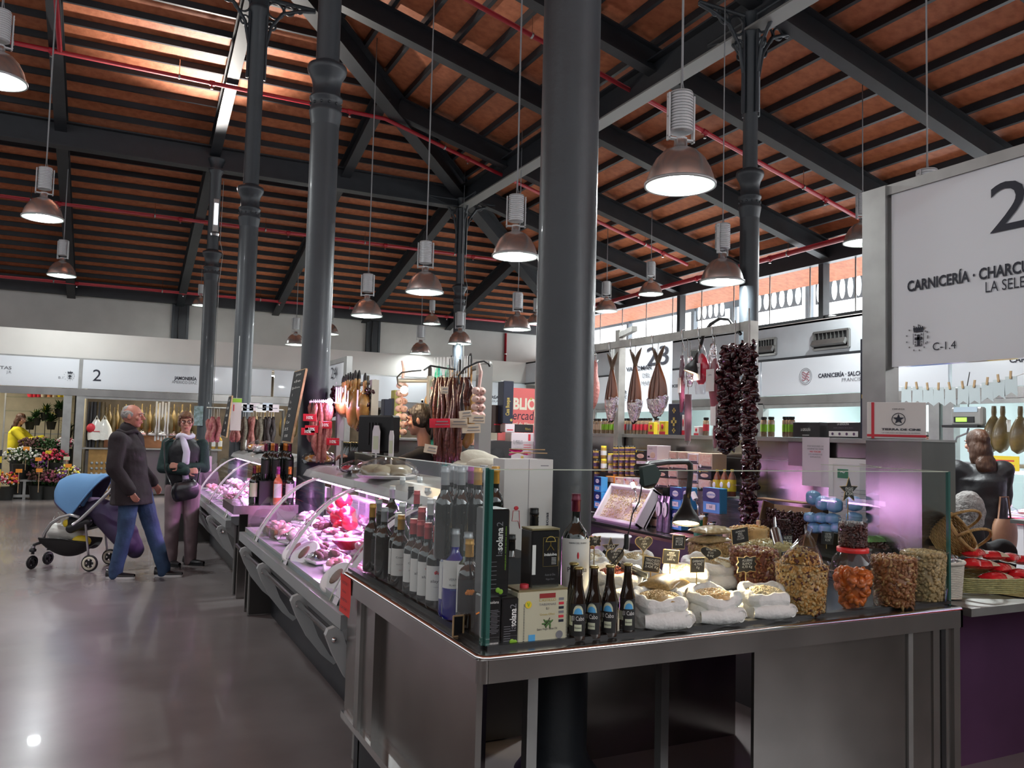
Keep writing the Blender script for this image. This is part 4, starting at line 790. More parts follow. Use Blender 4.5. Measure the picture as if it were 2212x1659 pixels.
b=thing('nut_bag','knotted clear plastic bag of nuts lying on the mixed nut tub','bag',c+Vector((0,0,h*.97))); g=MB(); g.grid(lambda u,v:(r*.80*math.cos(2*PI*u)*(1-v)**.7+.03*v,r*.8*math.sin(2*PI*u)*(1-v)**.7,.005+.105*v+.006*math.sin(u*40)*v),30,8,PLAST); g.tube([(.03,0,.10),(.045,.01,.12),(.04,.02,.14)],[.010,.016,.004],PLAST,8); g.build('film',b); fill('bagged_nuts','cocktail nuts inside the knotted bag on top of the tub',c+Vector((0,0,h*.97)),[(r*.78,.006),(r*.6,.035),(.002,.06)],.0085,[PEAN,PALEN,PEAN,RAIS],260)
c,r,h=pt(1880,1982,1208,1318); tub('clear tub of brown almonds between the apricot jar and the pistachios',c,r*.86,r,h); fill('almonds','brown-skinned almonds filling the tub right of the apricot jar',c,[(r*.81,.005),(r*.95,h*.94),(.002,h*1.02)],.0125,[ALM,ALM,ALMW,ALM],760,(1,.58,.38))
c,r,h=pt(1955,2054,1196,1307); c.y+=.02; tub('clear tub of pistachios at the right end of the front counter',c,r*.86,r,h); fill('pistachios','pistachios in shells filling the tub at the right end of the front glass',c,[(r*.81,.005),(r*.95,h*.94),(.002,h*1.0)],.0095,[PIST,PIST,PALEN],950,(1,.7,.62))
g=MB(); k0=r*.90; 
for a,m_ in((-1.15,BLUP),(-1.0,REDP),(-.8,LCR)): g.grid(lambda u,v:((k0+.006*v)*math.cos(a+(u-.5)*.14),(k0+.006*v)*math.sin(a+(u-.5)*.14),.006+v*.05),3,1,m_)
o=g.build('tub_sticker'); o.location=c; tag(o,'blue, red and cream sticker at the foot of the pistachio tub','sticker')
c,r,h=pt(1590,1704,1196,1290); c.y+=.05; tub('clear tub of reddish roasted almonds behind the curly-edged price sign',c,r*.86,r,h); fill('roasted_almonds','reddish roasted almonds in the tub behind the curly-edged sign',c,[(r*.8,.005),(r*.95,h*.94),(.002,h*1.02)],.0125,[REDA,REDA,ALM,REDA,ALMW],650,(1,.58,.4))
c,r,h=pt(1518,1618,1186,1262); c.y+=.12; tub('clear tub of pale peeled almonds behind the heart-shaped sign',c,r*.86,r,h); fill('peeled_almonds','pale peeled almonds in the tub right of the small heart sign',c,[(r*.8,.005),(r*.95,h*.94),(.002,h*1.0)],.0115,[ALMW,PALEN,ALMW],560,(1,.6,.45))
for i in range(2):
    q=c+Vector((.02*i,0,h+.012+.042*i)); o=thing('grain_bag',('lower','upper')[i]+' clear bag of pale grain lying on the peeled almond tub','bag',q,.3-.2*i); g=MB(); g.grid(lambda u,v:((u-.5)*.20,(v-.5)*.13,.024*(math.sin(PI*u)**.4*math.sin(PI*v)**.4)+.002*math.sin(u*31)*math.sin(v*17)),22,16,mat('pale_grain_in_bag',(.55,.42,.22),.3,coat=.6,var=.4,vscale=90)); g.grid(lambda u,v:((u-.5)*.20,(v-.5)*.13,-.016*(math.sin(PI*u)**.4*math.sin(PI*v)**.4)),22,16,MATS['pale_grain_in_bag']); g.build('film',o)
# big flat bin of walnuts / seeds behind
c=atZ(1655,1192,1.0); 
t=thing('seed_bin','wide shallow clear bin of pumpkin seeds and walnuts behind the roasted almonds','bin',(c.x+.1,c.y+.1,.872)); g=MB(); g.box((0,0,.07),(.34,.26,.14),JAR); g.build('wall',t); fill('pumpkin_seeds','pale green seeds heaped in the wide bin around the metal scoop',(c.x+.1,c.y+.1,.872),[(.15,.005),(.16,.14),(.002,.17)],.0085,[SEED,PALEN,SEED],700,(1,.55,.3),sx=1,sy=.76)
t=thing('wooden_tray_bin','small clear bin of shelled nuts in front of the date box','bin',(c.x+.28,c.y+.42,.872)); g=MB(); g.box((0,0,.09),(.26,.16,.18),JAR); g.build('wall',t); fill('shelled_nuts','shelled nuts in the small bin below the date punnets',(c.x+.28,c.y+.42,.872),[(.075,.005),(.078,.18),(.002,.19)],.011,[ALMW,PEAN],330,(1,.6,.5),sx=1.55)
q=atZ(1683,1176,1.05); t=thing('metal_scoop','shiny metal scoop stuck into the pale seeds','scoop',q); g=MB(); g.grid(lambda u,v:(.022*math.cos(PI*u),.0+.10*v,.022*math.sin(PI*u)-.01+.055*v),10,4,CHROME); g.build('blade',t); g=MB(); g.tube([(0,.10,.065),(.005,.15,.10)],.006,CHROME,8); g.build('handle',t); t.rotation_euler=(0,0,-.6)
# dates: cardboard box tilted, two clear punnets, wooden spatula
KRAFT=mat('brown_cardboard',(.30,.17,.09),.8,var=.2,vscale=8)
q=atX(1692,1158,3.47); t=thing('date_box','open brown cardboard box of dates leaning against the splashback','box',(3.44,q.y,.873)); L0=None; a=atX(1642,1100,3.47).y; b_=atX(1745,1100,3.47).y; wy=(a-b_)/2; Mt=Matrix.Rotation(.28,4,'Y')@TR(-.0,0,.0)
g=MB(); g.M=Mt; g.box((.06,0,.14),(.008,2*wy,.28),KRAFT); g.box((.02,wy,.14),(.09,.008,.28),KRAFT); g.box((.02,-wy,.14),(.09,.008,.28),KRAFT); g.box((.02,0,.004),(.09,2*wy,.008),KRAFT); g.box((.03,0,.29),(.07,2*wy,.006),KRAFT,Matrix.Rotation(-.3,4,'Y')); g.build('carton',t); g=MB(); g.M=Mt
for i in range(520): kern(g,(.0+random.uniform(0,.02),random.uniform(-wy*.95,wy*.95),random.uniform(.015,.24)),.013,DATE,(1,.55,.5))
g.box((.03,0,.12),(.03,1.9*wy,.23),DATE); o=g.build('dates'); o.location=t.location; tag(o,'glossy dark dates filling the leaning cardboard box','dates',kind='stuff')
g=MB(); g.M=Mt
for i in range(7): a_=random.uniform(-.1,.1); z_=random.uniform(.08,.2); g.tube([(-.018,a_,z_),(-.022,a_+random.uniform(-.03,.03),z_-.06)],.0015,WOODP,4)
o=g.build('date_stems'); o.location=t.location; tag(o,'thin pale straws among the dates in the leaning box','date stems',kind='stuff')
for i,(px,py) in enumerate(((1657,1150),(1698,1152))):
    q=atX(px,py,3.36); t=thing('date_punnet',('left','right')[i]+' clear punnet of dates leaning on the cardboard date box','punnet',q,-.5); g=MB(); g.M=Matrix.Rotation(-.7,4,'X'); 
    g.box((0,0,.045),(.10,.03,.09),PLAST,bev=.012); g.build('clear_shell',t); g=MB(); g.M=Matrix.Rotation(-.7,4,'X')
    for k in range(70): kern(g,(random.uniform(-.04,.04),random.uniform(-.01,.01),random.uniform(.01,.08)),.012,DATE,(1,.5,.5))
    g.build('dates',t)['kind']='stuff'
q=atX(1636,1175,3.1); t=tag(MB().tube([(0,0,-.03),(.004,0,.02),(.004,0,.05)],[.004,.006,.004],WOODP,6).box((.006,0,.085),(.012,.03,.08),WOODP,bev=.005).build('wooden_spatula'),'flat wooden spatula standing in the nut bin below the date box','spatula'); t.location=q
# apricot jar with red lid + bean jar
c,r,h=pt(1796,1888,1192,1322); t=thing('apricot_jar','round clear jar with bright red lid, dried apricots inside','jar',c); g=MB(); g.lathe([(r*.55,.002),(r*.62,.01),(r*.60,h*.12),(r*.74,h*.22),(r*.95,h*.5),(r*1.0,h*.68),(r*.93,h*.84),(r*.70,h*.95),(r*.68,h*.98)],JAR,n=32,cap=False)
g.build('glass',t); g=MB(); g.lathe([(r*.72,h*.955),(r*.735,h*.965),(r*.735,h*1.03),(r*.70,h*1.04)],mat('bright_red_lid',(.75,.03,.03),.35),n=32); g.build('lid',t)
fill('dried_apricots','orange dried apricots inside the red-lidded jar',c,[(r*.5,.01),(r*.66,h*.22),(r*.88,h*.5),(r*.75,h*.62),(.01,h*.50)],.020,[APR],150,(1,.95,.45))
c2=c+Vector((0,0,h*1.04)); r2=r*.68; h2=h*.54; t=thing('bean_jar','clear screw-top jar of dark beans standing on the red-lidded jar','jar',c2); g=MB(); g.lathe([(r2*.9,.0),(r2,.008),(r2,h2*.78),(r2*.94,h2*.84),(r2*.94,h2)],JAR,n=30,cap=False); g.tube([(r2*.95*math.cos(a*PI/15),r2*.95*math.sin(a*PI/15),h2*.9) for a in range(30)],.0025,JAR,5,closed=True); g.build('glass',t); fill('dark_beans','dark red beans in the jar on top of the apricots',c2,[(r2*.88,.004),(r2*.95,.012),(r2*.95,h2*.74),(.003,h2*.76)],.0075,[BEANB,RAIS],720,(1,.7,.6))
# white paper sacks
SACK=mat('white_paper_sack',(.80,.79,.76),.75,bump=.5,bscale=28)
def sack(label,px0,px1,yt,yb,grain,gl,gs,gn,asp,back=0,hh=None,rollside=1):
    c,r,h=pt(px0,px1,yt,yb); c.y+=back; h=hh or h; t=thing('white_sack',label,'sack',c)
    sx,sy=1.0,.82; s=random.uniform(0,9)
    g=MB(); g.grid(lambda u,v:( (r*(.93+.10*math.sin(PI*v))+.004*math.sin(u*2*PI*5+s)+.003*math.sin(u*2*PI*11+v*7))*math.cos(2*PI*u)*sx,(r*(.93+.1*math.sin(PI*v))+.004*math.sin(u*2*PI*5+s))*math.sin(2*PI*u)*sy,h*.72*v+.0),56,8,SACK); g.lathe([(.001,.001),(r*.93,.001)],SACK,cap=False,n=20,sy=sy); g.build('bag',t)
    g=MB(); rr=.013+r*.06
    def rim(u,v):
        a=2*PI*u; b=2*PI*v; R_=r*.93+.004*math.sin(5*a+s)+.003*math.sin(9*a); q=rr*(1+.16*math.sin(4*a+s)+.10*math.sin(11*a+2)); return ((R_+q*math.cos(b))*math.cos(a)*sx,(R_+q*math.cos(b))*math.sin(a)*sy,h*.74+.012*math.sin(a)+.006*math.sin(3*a+s)+q*1.25*math.sin(b))
    g.grid(rim,64,12,SACK); g.build('rolled_rim',t)
    g=MB(); rl=h*.25; e=Vector((r*.62*rollside,-r*sy*.86,rl)); 
    g.tube([(-r*.98,-r*sy*.62,rl),(-r*.6,-r*sy*.88,rl*1.02),(0,-r*sy*.98,rl*1.05),(r*.6,-r*sy*.92,rl*1.0),(r*.98,-r*sy*.62,rl)],[rl*.7,rl*.95,rl*1.02,rl*1.0,rl*.85],SACK,16)
    sp_=[]
    for k in range(30):
        a=k*.5; q=rl*.92*(1-k/31); sp_.append(e+Vector((q*math.cos(a)*.9,-rl*.93,q*math.sin(a))))
    g.tube(sp_,.0024,SACK,5); g.build('rolled_end',t)
    fill(gl[0],gl[1],c,[(r*.90,h*.78),(r*.70,h*.88),(.002,h*1.0)],gs,grain,gn,asp,sx=sx,sy=sy)
    return c,r,h
sack('front white sack of wheat beside the beer bottles',1362,1482,1285,1366,[GRAIN,PALEN],('wheat_grains','wheat grains in the front sack next to the beer bottles'),.0038,1000,(1,.55,.5))
c_,r_,h_=sack('front white sack of chickpeas, middle of the front three',1482,1594,1282,1353,[CHK,CHK,PALEN],('chickpeas','golden chickpeas in the middle front sack'),.0060,600,(1,.9,.9))
sack('front white sack of white beans beside the mixed nut tub',1594,1704,1276,1341,[WBEAN],('white_beans','white beans in the sack beside the mixed nut tub'),.0062,480,(1,.65,.6))
sack('white sack of red quinoa with a dark scoop behind the beer bottles',1290,1400,1235,1312,[LENT],('red_quinoa','dark red quinoa behind the second beer bottle'),.0032,1000,(1,.8,.8),back=.04)
sack('white sack of brown rice behind the chickpea sack',1452,1552,1232,1300,[GRAIN,WBEAN],('brown_rice','pale brown rice in the sack behind the chickpeas'),.0034,600,(1,.45,.45),back=.06)
sack('white sack with broad folded rim behind the white beans',1510,1640,1222,1290,[WBEAN,PALEN],('pale_lentils','pale pulses in the broad folded sack'),.0045,400,(1,.8,.5),back=.12)
sack('white sack of cracked wheat at far left, next to the magnum bottle',1262,1345,1208,1270,[WBEAN],('cracked_wheat','cracked wheat in the sack behind the hidden beer bottle'),.0032,400,(1,.8,.8),back=.12)
sack('white sack of peeled wheat behind the small square signs',1380,1470,1212,1275,[WBEAN,PALEN],('peeled_wheat','peeled wheat in the sack behind the small square signs'),.0032,500,(1,.8,.8),back=.18)
t=thing('grain_pillow_bag','clear bulging bag of wheat lying across the middle sacks','bag',atZ(1435,1262,.99),.5); g=MB(); g.grid(lambda u,v:((u-.5)*.19,(v-.5)*.12,.035*(math.sin(PI*u)**.45*math.sin(PI*v)**.45)),24,18,mat('wheat_in_clear_bag',(.56,.37,.14),.3,coat=.8,var=.45,vscale=140)); g.grid(lambda u,v:((u-.5)*.19,(v-.5)*.12,-.02*(math.sin(PI*u)**.45*math.sin(PI*v)**.45)),24,18,MATS['wheat_in_clear_bag']); g.build('film',t)
q=atZ(1370,1250,.96); t=thing('dark_scoop','dark plastic scoop resting in the red quinoa','scoop',q,.9); g=MB(); g.grid(lambda u,v:(.026*math.cos(PI*u+PI),-.05+.10*v,.026*math.sin(PI*u+PI)+.026+.035*v),10,4,mat('grey_clear_scoop',(.12,.13,.13),.2,coat=.6)); g.build('blade',t); g=MB(); g.tube([(0,.05,.045),(0,.12,.10)],.007,BLK,8); g.build('handle',t)
t=thing('white_bucket','small white plastic bucket behind the star and heart signs','bucket',atZ(1335,1235,.872)+Vector((.04,.12,0))); g=MB(); g.lathe([(.075,0),(.09,.15),(.093,.15)],FOAM,n=28); g.build('wall',t); g=MB(); g.tube([(.093*math.cos(a*PI/14),.093*math.sin(a*PI/14),.15) for a in range(28)],.004,FOAM,6,closed=True); g.build('rim',t)
# ---- chalk price signs on sticks
CHB=mat('chalkboard_black',(.018,.018,.018),.7,var=.3,vscale=30); CHALK=mat('chalk_white',(.75,.75,.70),.9); EDG=mat('light_wood_edge',(.72,.52,.22),.6)
def shp(kind,w_,h):
    if kind=='heart':
        o=[]
        for k in range(28):
            a=2*PI*k/28; o.append((w_/2*math.sin(a)**3*1.0,h/2*((13*math.cos(a)-5*math.cos(2*a)-2*math.cos(3*a)-math.cos(4*a))/15.0)))
        return o[::-1]
    if kind=='star': return [((w_/2 if k%2==0 else w_*.21)*math.sin(-2*PI*k/10),(w_/2 if k%2==0 else w_*.21)*math.cos(-2*PI*k/10)) for k in range(10)]
    if kind=='curly':
        o=[]
        for k in range(40):
            a=-2*PI*k/40; m_=max(abs(math.cos(a)),abs(math.sin(a))); q=1+.10*math.cos(8*a); o.append((w_/2*math.cos(a)/m_**.75*q,h/2*math.sin(a)/m_**.75*q))
        return o
    return [(-w_/2,-h/2),(-w_/2,h/2),(w_/2,h/2),(w_/2,-h/2)][::1]
def sgn(kind,x0,x1,y0,y1,ys,Yp,lines,label,tilt=0,yaw=0,edge=True):
    a=atY(x0,(y0+y1)/2,Yp); b=atY(x1,(y0+y1)/2,Yp); w_=(b.x-a.x)/max(.5,math.cos(yaw)); h=atY(x0,y0,Yp).z-atY(x0,y1,Yp).z; c=(a+b)/2; foot=atY((x0+x1)/2,ys,Yp)
    t=thing('price_sign',label,'price sign',(c.x,c.y,foot.z),yaw,group='chalk price signs among the nuts and pulses'); zc=c.z-foot.z
    M=Mx((0,0,zc),(math.cos(tilt),0,math.sin(tilt)),(-math.sin(tilt),0,math.cos(tilt)))
    def poly(k): return [(x*k,y*k) for x,y in shp(kind,w_,h)]
    P_=poly(1); 
    if sum(P_[i][0]*P_[(i+1)%len(P_)][1]-P_[(i+1)%len(P_)][0]*P_[i][1] for i in range(len(P_)))<0: P_=P_[::-1]
    g=MB(); g.prism([(x*(1-.0025/max(.001,w_/2)),y*(1-.0025/max(.001,h/2))) for x,y in P_],.004,CHB,M@TR(0,0,0)); g.build('board',t)
    if edge: g=MB(); g.prism(P_,.003,EDG,M@TR(0,0,-.0005)); g.build('wooden_edge',t)
    if foot.z<c.z-h/2-.005: g=MB(); g.tube([(0,.003,zc-h*.45),(0,.003,-.012)],.0022,EDG,6); g.build('stick',t)
    g=MB(); n=len(lines)
    for i,s_ in enumerate(lines):
        yy=h*(.30-.62*(i+.35)/n) if kind!='star' else h*(.10-.42*(i+.3)/n); hs=h*.52/n*(.85 if kind in('heart','star') else 1)
        g.text(s_,hs/.75,CHALK,M@TR(0,yy-hs*.2,.0046),width=min(w_*(.8 if kind=='rect' else .55)*(1 if n<4 or i<3 else .6),len(s_)*hs*.75),skew=.12)
    g.build('chalk_writing',t); return t
sgn('heart',1307,1349,1180,1223,1290,2.55,['QUINOA ROJ','ECO','8.95€','Kg'],'heart-shaped price sign in the red quinoa',.0,.1)
sgn('heart',1371,1409,1155,1192,1250,2.75,['QUINOA BLANCA','ECO','7.89€','Kg'],'largest heart-shaped price sign, highest of the hearts')
sgn('heart',1524,1547,1179,1212,1245,2.80,['QUINOA','ECO','8.9€'],'narrow turned heart-shaped sign before the peeled almonds',-.1,-.9)
sgn('star',1299,1338,1165,1202,1262,2.85,['ECO','5€'],'star-shaped sign partly behind the left heart sign')
sgn('rect',1388,1425,1202,1236,1282,2.45,['TRIGO ECO','SARRACENO','3.42€ Kg'],'tilted rectangular sign above the front wheat sack',-.16)
sgn('rect',1431,1466,1187,1218,1242,2.6,['ARROZ','INTEGRAL','ECO','5.85€ Kg'],'rectangular sign tilted beside the garbanzo sign, second row',-.1)
sgn('rect',1452,1479,1156,1186,1195,2.9,['HIGOS','SECOS','5.15€'],'rectangular sign standing highest on the dark box edge',-.06)
sgn('rect',1491,1521,1204,1237,1288,2.42,['GARBANZO','4.70€','Kg'],'rectangular sign planted in the chickpeas',-.03)
sgn('curly',1592,1632,1202,1236,1296,2.42,['ALUBIAS','BLANCA','4.70 Kg'],'curly-edged sign planted in the white beans')
sgn('curly',1272,1297,1158,1180,1215,2.9,['TRIGO','4€'],'curly-edged sign half hidden by the thick column')
sgn('rect',1580,1616,1140,1174,1192,2.85,['ALMENDRA','PIEL','FRITA','13.25€'],'tilted rectangular sign above the roasted almonds',.12)
sgn('rect',1690,1711,1155,1181,1181,3.0,['NUECES','18.20'],'small black sign in front of the metal scoop, no stick',0,0,False)
sgn('rect',1684,1705,1190,1214,1214,2.8,['PIPAS','6€'],'small black sign behind the knotted nut bag',0,.3,False)
sgn('rect',1770,1803,1147,1177,1180,2.9,['COCTEL','TOSTADO','8.25€'],'black sign left of the dark bean jar',-.1,.2,False)
sgn('rect',1872,1893,1160,1188,1200,2.9,['CIRUELA','9€'],'black sign left of the green packet',.1,.5,False)
sgn('star',1812,1853,1038,1080,1116,2.36,['PASAS','CASTA','4.20€'],'star-shaped sign standing in the dark bean jar')
# green packet, black tray, stroller of things near the right end
q=atZ(1925,1192,.98); t=thing('green_packet','shiny green food packet lying on the black tray of prunes','packet',q+Vector((0,.1,.04)),-.1); g=MB(); g.grid(lambda u,v:((u-.5)*.15,(v-.5)*.09,.026*(math.sin(PI*u)**.4*math.sin(PI*v)**.4)+.0015*math.sin(u*40)),20,12,mat('green_wrapper',(.22,.50,.16),.25,coat=.6,var=.35,vscale=12)); g.build('wrapper',t)
t=thing('prune_tray','black tray of dark prunes behind the almond tub','tray',(q.x,q.y+.1,.872)); g=MB(); g.box((0,0,.06),(.20,.16,.12),BLK,bev=.01); g.build('tray_body',t); fill('prunes','wrinkled black prunes heaped on the black tray',(q.x,q.y+.1,.985),[(.085,.0),(.06,.02),(.002,.035)],.014,[DATE],120,(1,.7,.6))
# red and white bags, baskets
WICK=mat('honey_wicker',(.48,.29,.10),.6,bump=.6,bscale=60,var=.35,vscale=40); WICKW=mat('white_wicker',(.66,.62,.54),.65,var=.15,vscale=30); STRAW=mat('green_straw_weave',(.45,.42,.18),.7,bump=.5,bscale=50,var=.3,vscale=30)
def weave(g,rf,h,n,rows,m,sx=1,sy=1,z0=0):
    for k in range(rows):
        z=z0+h*(k+.5)/rows; g.tube([((rf(z-z0)+(.0035 if (i+k)%2 else -.0035))*math.cos(2*PI*i/n)*sx,(rf(z-z0)+(.0035 if (i+k)%2 else -.0035))*math.sin(2*PI*i/n)*sy,z) for i in range(n)],h/rows*.55,m,5,closed=True)
c=atZ(2094,1302,.866)+Vector((.02,.14,0)); c.z=.864; t=thing('white_basket','white wicker basket just right of the front glass','basket',c); g=MB(); weave(g,lambda z:.085+.012*z/.14,.14,44,19,WICKW,1.0,.75); g.lathe([(.02,.003),(.085,.003)],WICKW,n=20,cap=False,sy=.75); g.build('woven_side',t); g=MB(); g.tube([(.10*math.cos(a*PI/20),.078*math.sin(a*PI/20),.145+.002*(a%2)) for a in range(40)],.008,WICKW,6,closed=True); g.build('rim',t); g=MB()
for k in range(14): a=random.uniform(0,6.28); g.ell((.05*math.cos(a),.04*math.sin(a),.14+random.uniform(0,.02)),(.03,.022,.02),PLAST,Euler((random.random()*3,0,0)).to_matrix(),n=9,k=6,jit=.2)
g.build('wrapped_goods',t)
c=atY(2028,1178,2.66); c.z=1.03
t=thing('wicker_basket','honey-coloured wicker basket with two hoop handles tipped behind the pistachios','basket',c); t.rotation_euler=(.95,.3,.15); g=MB(); weave(g,lambda z:.075+.02*z/.12,.12,36,15,WICK); g.lathe([(.005,.003),(.075,.003)],WICK,n=20,cap=False); g.build('woven_side',t); g=MB(); g.tube([(.097*math.cos(a*PI/18),.097*math.sin(a*PI/18),.122) for a in range(36)],.009,WICK,6,closed=True); g.build('rim',t)
for s_ in(-1,1): g=MB(); g.tube([(.095*math.cos(a*PI/14),s_*.05,.12+.11*math.sin(a*PI/14)) for a in range(15)],.007,WICK,7); g.build('handle',t)
g=MB(); 
for k in range(60): a=random.uniform(0,6.28);rr_=random.uniform(0,.065); kern(g,(rr_*math.cos(a),rr_*math.sin(a),.07+random.uniform(-.01,.02)),.014,DATE,(1,.6,.5))
g.build('dried_mushrooms',t)['kind']='stuff'
tag(MB().box((0,0,.03),(.14,.10,.15),KRAFT).build('support_box'),'cardboard box propping the tipped wicker basket','box').location=(c.x,c.y+.02,.92)
c=Vector((3.62,2.42,.864)); t=thing('straw_basket','flat pale straw basket of red and white packets at the right edge','basket',c,-.12); g=MB(); weave(g,lambda z:.24+.10*z,.065,60,8,STRAW,1.2,.55); g.lathe([(.02,.003),(.24,.003)],STRAW,n=24,cap=False,sx=1.2,sy=.55); g.build('woven_side',t)
RW=mat('red_packet',(.75,.02,.03),.25,coat=.7,var=.3,vscale=14); CRM=mat('cream_packet',(.72,.62,.46),.3,coat=.6,var=.2,vscale=14)
k=0
for (px,py,a_) in ((2105,1190,.2),(2140,1195,-.3),(2180,1200,.3),(2120,1215,-.2),(2160,1222,.1),(2200,1235,.4),(2100,1212,.5),(2150,1242,-.1),(2195,1252,.2),(2208,1205,-.4)):
    p=atY(px,py+6,2.36+.012*(1260-py)/5); t=thing('coffee_packet','red and cream packet in the straw basket, '+('top row, leftmost','top row, middle','top row, right','second row, left','second row, middle','at the right edge','touching the white basket','lowest one in the middle','lowest at the right','highest at the right edge')[k],'packet',p,a_,group='red and cream packets in the straw basket'); g=MB(); g.grid(lambda u,v:((u-.5)*.14,(v-.5)*.08,.024*(math.sin(PI*u)**.4*math.sin(PI*v)**.4)+.0015*math.sin(u*37+v*9)),20,12,RW); g.grid(lambda u,v:((u-.5)*.14,(v-.5)*.08,-.02*(math.sin(PI*u)**.4*math.sin(PI*v)**.4)),12,8,RW); g.build('wrapper',t); g=MB(); g.grid(lambda u,v:(.025+(u)*.046,(v-.5)*.081,.002+.0245*(math.sin(PI*(.68+.32*u))**.4*math.sin(PI*v)**.4)),8,10,CRM); g.build('cream_band',t); k+=1
# blue food packets behind the glass pane, white documents
SKY=mat('sky_blue_packet',(.22,.45,.72),.35,coat=.5,var=.25,vscale=12); 
for i,(px,py,sz) in enumerate(((1757,1078,1),(1778,1090,1),(1803,1095,1),(1845,1092,1),(1752,1117,0),(1776,1118,0),(1800,1120,0),(1760,1140,0),(1785,1142,0),(1812,1140,0),(1845,1118,0))):
    p=atX(px,py+12,3.42); t=thing('food_packet',('windowed blue packet of pulses, %s of the top row'%('leftmost','second','third','rightmost')[min(i,3)] if sz else 'plain sky-blue packet, %s behind the glass pane'%('left in the middle row','centre of the middle row','right in the middle row','left in the bottom row','centre of the bottom row','right in the bottom row','alone at the right')[i-4]),'packet',p,PI/2,group='blue packets of pulses' if sz else 'plain blue packets'); g=MB(); hh=.075 if sz else .055; g.grid(lambda u,v:(.045*math.cos(2*PI*u)*(1-abs(2*v-1)**5*.9),.03*math.sin(2*PI*u)*(1-abs(2*v-1)**5*.9),hh*v+.002*math.sin(u*50)),22,12,SKY); g.build('wrapper',t)
    if sz: g=MB(); g.grid(lambda u,v:(.046*math.cos(PI+PI*.15+PI*.7*u),.031*math.sin(PI+PI*.15+PI*.7*u),.015+.04*v),12,2,mat('speckled_pulses_window',(.45,.36,.25),.4,coat=.5,var=.8,vscale=120)); g.build('clear_window',t)
def sheet(label,x0,x1,y0,y1,X,m,fn=None,cat='notice',name='paper_notice',th=.003):
    a=atX(x0,y1,X); b=atX(x1,y0,X); t=thing(name,label,cat,(X,(a.y+b.y)/2,a.z)); wy=abs(a.y-b.y); h=b.z-a.z; g=MB(); g.box((0,0,h/2),(th,wy,h),m); g.build('sheet',t)
    if fn: g=MB(); fn(g,wy,h); g.build('print',t)
    return t
XM=lambda y,z,off=-.003:Mx((off,y,z),(0,-1,0),(0,0,1))
def _not(g,w_,h):
    for i,(s_,m_,k) in enumerate((('POR RAZONES DE',GREYT,.6),('HIGIENE NO DEBE',GREYT,.6),('NO TOCAR',REDP,.4),('LOS ALIMENTOS',GREYT,.5),('EXPUESTOS',GREYT,.38))): g.text(s_,h*.045,m_,XM(0,h*(.80-.055*i)),width=w_*k,bold=.02 if i==2 else 0)
LIL=mat('white_paper_lilac',(.72,.64,.70),.7)
sheet('white hygiene notice with one red line on the steel splashback',1733,1792,945,1048,3.66,LIL,_not)
def _off(g,w_,h):
    g.box((-.002,w_*.20,h*.80),(.001,w_*.22,h*.12),GRNP if 0 else mat('green_logo',(.02,.22,.10),.5)); g.text('~',.06,WPR,XM(w_*.2,h*.78,-.004)); g.tube([(-.002,-w_*.4,h*.1),(-.002,-w_*.4,h*.92),(-.002,w_*.4,h*.92),(-.002,w_*.4,h*.1)],.0006,GREYT,4,closed=True)
    for k in range(6): g.box((-.002,-.02*w_,h*(.6-.05*k)),(.001,w_*.5,.002),GREYT)
sheet('white framed certificate with small green logo behind the star sign',1790,1898,994,1150,3.655,PAPER,_off,'certificate','framed_certificate')
sheet('small lilac paper on the splashback right of the pepper string',1703,1733,946,1005,3.68,mat('pink_lilac_paper',(.45,.28,.40),.6))
# ================= BACK BAR GOODS =================
def xbox(name,label,cat,x0,x1,yt,yb,X,dep,m,fn=None,group=None,z0=None):
    a=atX(x0,yb,X); b=atX(x1,yb,X); p=atX((x0+x1)/2,yb,X); z=p.z if z0 is None else z0; h=atX((x0+x1)/2,yt,X).z-z; wy=abs(a.y-b.y)
    t=thing(name,label,cat,(X,p.y,z),group=group); g=MB(); g.box((dep/2,0,h/2),(dep,wy,h),m,bev=.002); g.build('body',t)
    if fn: g=MB(); fn(g,wy,h); g.build('print',t)
    return t
LILA=mat('pale_lilac_carton',(.72,.62,.66),.5); BLKC=mat('black_carton',(.02,.018,.02),.4,coat=.3); FISHP=mat('smoked_fish_print',(.72,.38,.27),.5,var=.35,vscale=60,var_col=(.80,.62,.48)); BEIGE=mat('beige_carton',(.68,.50,.38),.5)
def _fish(g,w_,h):
    g.box((-.002,-.05*w_,h*.58),(.001,w_*.75,h*.62),FISHP)
    for k in range(4): g.box((-.003,-.05*w_,h*(.38+.13*k)),(.001,w_*.7,.0015),BEIGE,Matrix.Rotation(.1,4,'X'))
    g.box((-.003,0,h*.12),(.001,w_*.95,h*.16),BLKC); g.lathe([(h*.10,0),(h*.10,.001)],WPR,(-.004,w_*.3,h*.2),12,(-1,0,0))
def _fish2(g,w_,h):
    g.box((-.002,0,h*.86),(.001,w_*.9,h*.2),BLKC); g.text('ahumados',h*.16,GOLDP,XM(-.05*w_,h*.81),bold=.02,width=w_*.5); g.lathe([(h*.12,0),(h*.12,.001)],YELP,(-.004,w_*.33,h*.84),12,(-1,0,0)); g.ell((-.002,0,h*.38),(.001,w_*.32,h*.24),FISHP,n=12,k=6)
def _lil(g,w_,h):
    g.text('PATÉ',h*.18,GREYT,XM(w_*.1,h*.7)); g.ell((-.002,-w_*.1,h*.32),(.001,w_*.25,h*.22),BEIGE,n=12,k=6); g.box((-.002,w_*.3,h*.2),(.001,w_*.2,h*.12),BLKC)
